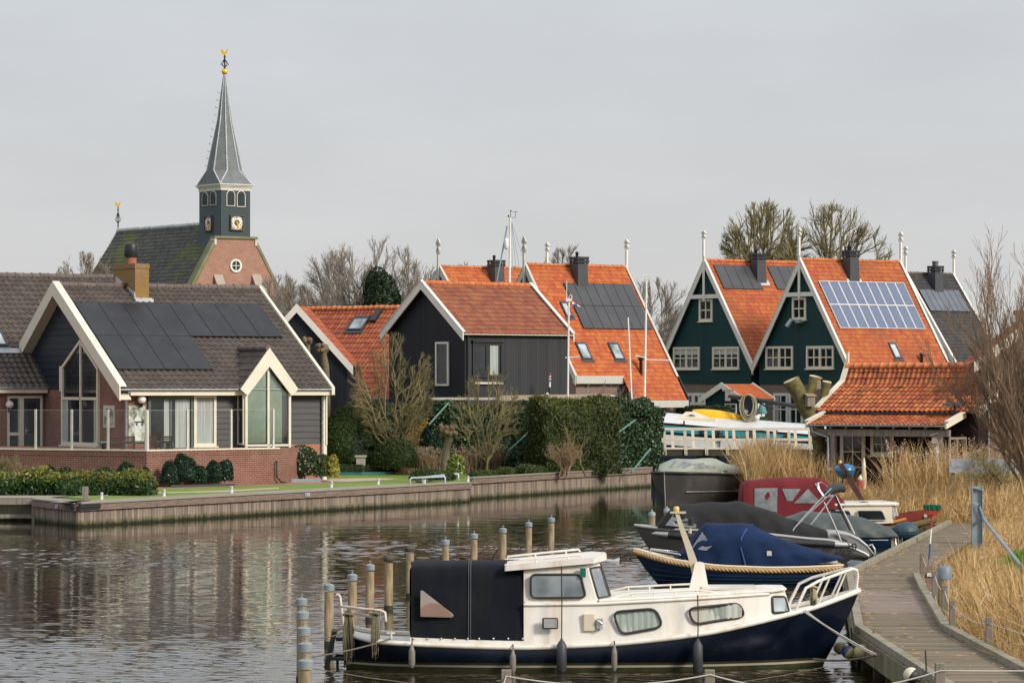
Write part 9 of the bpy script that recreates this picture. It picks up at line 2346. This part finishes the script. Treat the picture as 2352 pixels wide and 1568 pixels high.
 # raft of floating twigs
rng=np.random.default_rng(31);mb=MB()
for i in range(420):
 px=rng.uniform(1040,1460);Y=5*K/(1279+rng.normal(0,5)-(px-1240)*.012-HY);p=at(px,0,Y);a=rng.normal(0,.5);l=rng.uniform(.15,.9);z=.03;w=V3((math.cos(a)*l,math.sin(a)*l*1.5,rng.uniform(-.03,.06)if rng.random()<.93 else.35));mb.tube([(p.x,p.y,z),V3((p.x,p.y,z))+w*.5+V3((0,0,rng.uniform(0,.05))),V3((p.x,p.y,z))+w],[rng.uniform(.006,.022)]*2+[.005],4,cap=False)
tag(mb.build('floating_twigs',plain('wet_twigs',(.085,.055,.035),.8,.3,4)),'drift of brown twigs floating around the mooring posts','driftwood',kind='stuff')
# ------------------------------------------------------------------ white railed footbridge
YB=179.0;fr=Frame((at(1515,1040,YB).x,YB,0),0);q=lambda x,y,yy=0:fr.on(*SQ(x,y),1,yy)
T=thing('footbridge','low timber footbridge with cream post and rail balustrade beside the ivy wall','bridge',fr.o);zt,zm,zd=q(0,520).z,q(0,665).z,q(0,792).z;x0,x1=q(100,500).x,q(2260,500).x
RAILC=plain('bridge_cream',(.62,.56,.46),.55,.08,2,dirt=(.42,.38,.28),dirt_amt=.4)
mb=MB();mb.box(x0,-.16,zd-.34,x1+1,2.4,zd-.02);mb.build('deck',DARKWOOD,T);mb=MB();mb.box(x0,-.22,zd-.012,x1+1,2.45,zd+.05);mb.build('deck_edge',RAILC,T)
for yy,off in((-.19,0),(2.3,137)):
 for nm,za,h in(('top_rail',zt,.07),('mid_rail',zm,.06)):mb=MB();mb.box(x0,yy-.05-(.02 if nm=='top_rail' else 0),za-h,x1+1,yy+.04,za+h*.6);mb.build(nm,RAILC,T)
 for i in range(8):
  x=q(135+off+i*279,700).x;mb=MB();mb.hexa([(x-.075,yy-.06,zd-(.30 if not off else.02)),(x+.075,yy-.06,zd-(.30 if not off else.02)),(x+.075,yy+.06,zd-(.3 if not off else.02)),(x-.075,yy+.06,zd-(.3 if not off else.02)),(x-.075-.06,yy-.06,zt-.1),(x+.075-.06,yy-.06,zt-.1),(x+.075-.06,yy+.06,zt-.1),(x-.075-.06,yy+.06,zt-.1)]);po=mb.build('rail_post',RAILC,T)
  if not off:
   mb=MB()
   for dz in(-.10,-.24):mb.lathe([(.035,0),(.02,.02)],(x,yy-.062,zd+dz),8,M=Vector((0,-1,0)).to_track_quat('Z','Y').to_matrix())
   mb.build('bolts',BLACK,po)
for x in(720,1900):a=q(x,800);mb=MB();mb.box(a.x-.55,.2,-.6,a.x+.55,1.9,zd-.34);mb.build('pier',DARKWOOD,T)
# ------------------------------------------------------------------ masts, flags and things behind the hedge
def pole(name,label,cat,px,pbot,ptop,Y,r,mat,lean=0,grp=None):
 a,c=at(px,pbot,Y),at(px+lean,ptop,Y);t=thing(name,label,cat,a,0,grp);mb=MB();mb.tube([V3((0,0,-2.2)),c-a],[r,r*.8],10);mb.build('pole',mat,t);return t,c-a
MW=plain('mast_white',(.74,.73,.70),.35,.04,2)
S4=crop(1960,780,4.2375)
t,e=pole('boat_mast','tall white mast with radar dome and wind vane rising behind the black barn','mast',S4(325,0)[0],S4(0,1490)[1],S4(0,380)[1],215,.085,MW,S4(345,0)[0]-S4(325,0)[0]);o_=Vector(t.location);W=lambda x,y:at(*S4(x,y),215)-o_
mb=MB();mb.lathe([(.04,-.34),(.11,-.31),(.14,-.22),(.14,.22),(.11,.31),(.04,.34)],W(278,828)+V3((0,-.2,0)),14);mb.build('radar_dome',MW,t)
mb=MB();mb.tube([W(110,1490),W(290,540)],.045,8);mb.lathe([(.07,-.03),(.07,.03)],W(290,538),8);mb.build('stay_tube',STEEL,t)
mb=MB()
for x,y in((590,1160),(440,1250),(500,1250),(385,1490)):mb.tube([W(362,440),W(x,y)],.012,4)
mb.build('stays',STEEL,t);mb=MB();mb.tube([W(350,380),W(350,270)],.02,6);mb.tube([W(335,268),W(372,268)],.03,6);mb.tube([W(360,382),W(430,382),W(430,290)],.015,5);mb.tube([W(395,285),W(465,288)],.015,5);mb.box(W(300,375).x,-.1,W(300,375).z,W(325,375).x,.1,W(300,340).z);mb.build('wind_vane',BLACK,t)
t,e=pole('flagpole','white flagpole with a small Dutch flag between barn and grey array','flagpole',SC(163,0)[0],920,SC(0,700)[1],168,.055,MW,3.5);o_=Vector(t.location);W=lambda x,y:at(*SC(x,y),168)-o_
mb=MB();mb.tube([W(157,700),W(157,525)],.02,5);mb.tube([e,W(180,670),W(192,652),W(206,665),W(205,700)],.02,6);mb.tube([W(145,1248),W(282,1235)],.03,6);mb.box(e.x-.14,-.08,e.z-.1,e.x+.14,.08,e.z+.05);mb.build('fittings',MW,t)
f0=at(*SC(207,700),168);t2=thing('flag','limp red, white and blue Dutch flag on the white flagpole','flag',f0);W=lambda x,y:at(*SC(x,y),168)-f0
for nm,m_,k in(('red_stripe',RED,0),('white_stripe',WHITE,1),('blue_stripe',BLUEP,2)):
 top,bot=[(207,700),(230,706),(255,735),(285,762)],[(207,766),(232,758),(258,772),(288,775)]
 mb=MB();mb.loft([[W(lerp(a[0],c[0],f),lerp(a[1],c[1],f))+V3((0,.06*math.sin(i*2.1),0))for f in(k/3,(k+1)/3)]for i,(a,c)in enumerate(zip(top,bot))],smooth=False);mb.build(nm,m_,t2)
pole('boat_mast','slender leaning white mast left of the taller one','mast',SC(782,0)[0],SC(0,1552)[1],SC(0,868)[1],200,.05,MW,SC(735,0)[0]-SC(782,0)[0]);t,e=pole('boat_mast','thin white mast with wind sensor in front of the green house','mast',SC(886,0)[0],SC(0,1552)[1],SC(0,520)[1],200,.068,MW,SC(908,0)[0]-SC(886,0)[0]);mb=MB();mb.tube([e,e+V3((0,0,.3))],.03,5);mb.tube([e+V3((-.2,0,.25)),e+V3((.2,0,.3))],.03,5);mb.tube([e*.28+V3((-.55,0,.2)),e*.28+V3((.1,0,.1))],.04,5);mb.tube([e*.27+V3((.1,0,.05)),e*.27+V3((1.4,0,.0))],.035,5);mb.build('rigging',MW,t)
p=at(*SB(2150,1330),172);t=thing('jack_staff','short black staff with a small rolled British style flag and red knob','flag',p);W=lambda x,y:at(*SB(x,y),172)-p
mb=MB();mb.tube([W(2150,1400),W(2153,1270)],.05,8);mb.build('staff',BLACK,t);mb=MB();mb.tube([W(2153,1270),W(2155,1180)],.055,8);mb.build('upper_staff',MW,t);mb=MB();mb.lathe([(.02,-.06),(.07,0),(.02,.06)],W(2156,1170),8);mb.build('knob',RED,t)
for nm,m_,x,y,w in(('flag_red',RED,2157,1190,5),('flag_white',WHITE,2158,1202,6),('flag_blue',BLUEP,2160,1215,6)):mb=MB();a=W(x-w,y+10);c=W(x+w,y-2);mb.box(a.x,-.10,a.z,c.x,-.06,c.z);mb.build(nm,m_,t)
p=at(1040,921,169.35);t=thing('timber_beam','long pale timber beam on posts running behind the ivy wall','beam',p);e=at(1400,921,169.35)-p;h=14/47
mb=MB();mb.beam((e.x*.3,0,h*.5),(e.x,0,h*.75),.2,.26);mb.build('beam',plain('pale_timber',(.46,.38,.28),.8,.2,1.5,stretch=(.4,2,4)),t)
mb=MB();mb.beam((-1.2,.5,.12),(e.x*.32,.2,.12),.1,.12);mb.build('rail',GREYWHITE,t)
for f in(.49,.60,.67):mb=MB();mb.box(e.x*f-.05,.1,-2.6,e.x*f+.05,.2,h*.4);mb.build('post',RAILC,t)
S5=crop(2180,1540,4.356);Y_=170.0;p=at(*S5(40,350),Y_);t=thing('winch_boat','white boat stern with a black winch drum sticking up behind the tall hedge','boat',p);W=lambda x,y,d=0:at(*S5(x,y),Y_+d)-p
mb=MB();mb.box(W(22,350).x,-.1,W(22,420).z,W(64,350).x,.1,W(22,130).z);mb.build('stern_post',MW,t)
mb=MB();mb.prism([W(64,250),W(64,170),W(110,205),W(230,200),W(330,232),W(400,300),W(400,420),W(64,420)][::-1],(0,.5,0));mb.build('hull_top',BOATCREAM,t)
mb=MB();mb.tube([W(70,180,-.2),W(80,225,-.2),W(130,270,-.2),W(190,310,-.2)],[.12,.2,.18,.1],8);mb.tube([W(60,170,-.2),W(130,205,-.2),W(225,210,-.2),W(235,175,-.2),W(170,180,-.2)],.07,6);mb.build('stern_fittings',DARKGREY,t)
c=W(440,285);mb=MB()
for dx in(0,.12):mb.tube([c+V3((dx+.48*math.cos(a),-.25+dx,.34*math.sin(a)*1.0))for a in np.linspace(0,math.pi,12)],.05,6)
mb.prism([W(470,300,-.3),W(470,215,-.3),W(560,222,-.3),W(625,250,-.3),W(645,300,-.3)][::-1],(0,.7,0));mb.build('winch_drum',DARKGREY,t)
mb=MB();mb.prism([W(850,305,-.4),W(880,250,-.4),W(950,195,-.4),W(1020,172,-.4),W(1215,165,-.4),W(1215,195,-.4),W(1110,200,-.4),W(1108,400,-.4),W(850,400,-.4)][::-1],(0,.4,0));mb.build('rudder_housing',BOATCREAM,t);mb=MB();mb.box(W(1110,0).x,-.3,W(0,400).z,W(1222,0).x,.2,W(0,197).z);mb.build('rudder_blade',DARKGREY,t)
t,e=pole('concrete_post','round grey post with a small flat cap behind the ivy at the bridge','post',1503,965,936,176,.11,GREYWOOD,0);mb=MB();mb.box(-.13,-.13,e.z,.27,.13,e.z+.09);mb.build('cap',ZINC,t)
# blue kettle barbecue and small garden figures by the boathouse
p=at(*SH(210,1010),141.5);t=thing('kettle_barbecue','blue kettle barbecue under the boathouse porch','barbecue',p);mb=MB();mb.lathe([(.03,-.28),(.2,-.24),(.36,-.10),(.41,.05)],n=18);mb.lathe([(.43,.055),(.42,.14),(.33,.27),(.10,.33),(.03,.34)],n=18);mb.build('kettle',plain('enamel_sky_blue',(.02,.16,.32),.25,.05),t);mb=MB()
for a in(0,2.1,4.2):mb.tube([(.15*math.cos(a),.15*math.sin(a),-.22),(.36*math.cos(a),.36*math.sin(a),-.95)],.02,6)
mb.lathe([(.02,.33),(.05,.36),(.05,.40)],n=8);mb.build('legs',BLACK,t)
for(x,y,h_,w_,m_,lab)in((408,1080,.85,.10,plain('cream_figure',(.55,.46,.30),.7,.15,8,dirt=(.30,.08,.05),dirt_amt=.6,dirt_scale=6),'slim cream garden figure standing among the reeds'),(372,1130,.42,.15,plain('red_figure',(.34,.06,.05),.7,.1,6),'squat garden gnome in a red coat and pale pointed hood')):
 p=at(*SH(x,y+30),139);t=thing('garden_figure',lab,'statue',p);mb=MB();mb.lathe([(w_*.9,-.3),(w_,0),(w_*1.05,h_*.35),(w_*.6,h_*.62)],n=12);mb.build('body',m_,t);mb=MB();mb.lathe([(w_*.55,h_*.55),(w_*.75,h_*.70),(w_*.6,h_*.85),(.02,h_*1.1)],n=12);mb.build('hood',CREAM,t)
p=at(*SQ(1437,320),222);t=thing('dancer_statue','small turquoise dancing figure statue by the green shed door','statue',p);W=lambda x,y:at(*SQ(x,y),222)-p
mb=MB();mb.lathe([(.30,.0),(.34,.1),(.10,.75)],n=12);mb.build('skirt',plain('verdigris',(.10,.24,.24),.6,.15,6),t);mb=MB();mb.tube([W(1440,262),W(1442,240),W(1440,225)],[.10,.12,.08],8);mb.tube([W(1440,250),W(1460,242),W(1478,222)],.045,6);mb.tube([W(1440,250),W(1420,248),W(1405,238)],.045,6);mb.tube([W(1430,320),W(1430,350)],.03,6);mb.build('body',BLACK,t)
mb=MB();p=at(*SH(1900,950),133);t=thing('board_fence','low grey white board fence panel half hidden by reeds under the willow','fence',p);mb.box(-2.2,-.05,-.25,3.2,.05,.28);mb.build('board',plain('pale_grey_board',(.34,.36,.40),.7,.1),t);mb=MB();mb.box(-2.1,.02,-1.6,-2.0,.12,.2);mb.box(2.0,.02,-1.6,2.1,.12,.2);mb.build('posts',GREYWOOD,t)
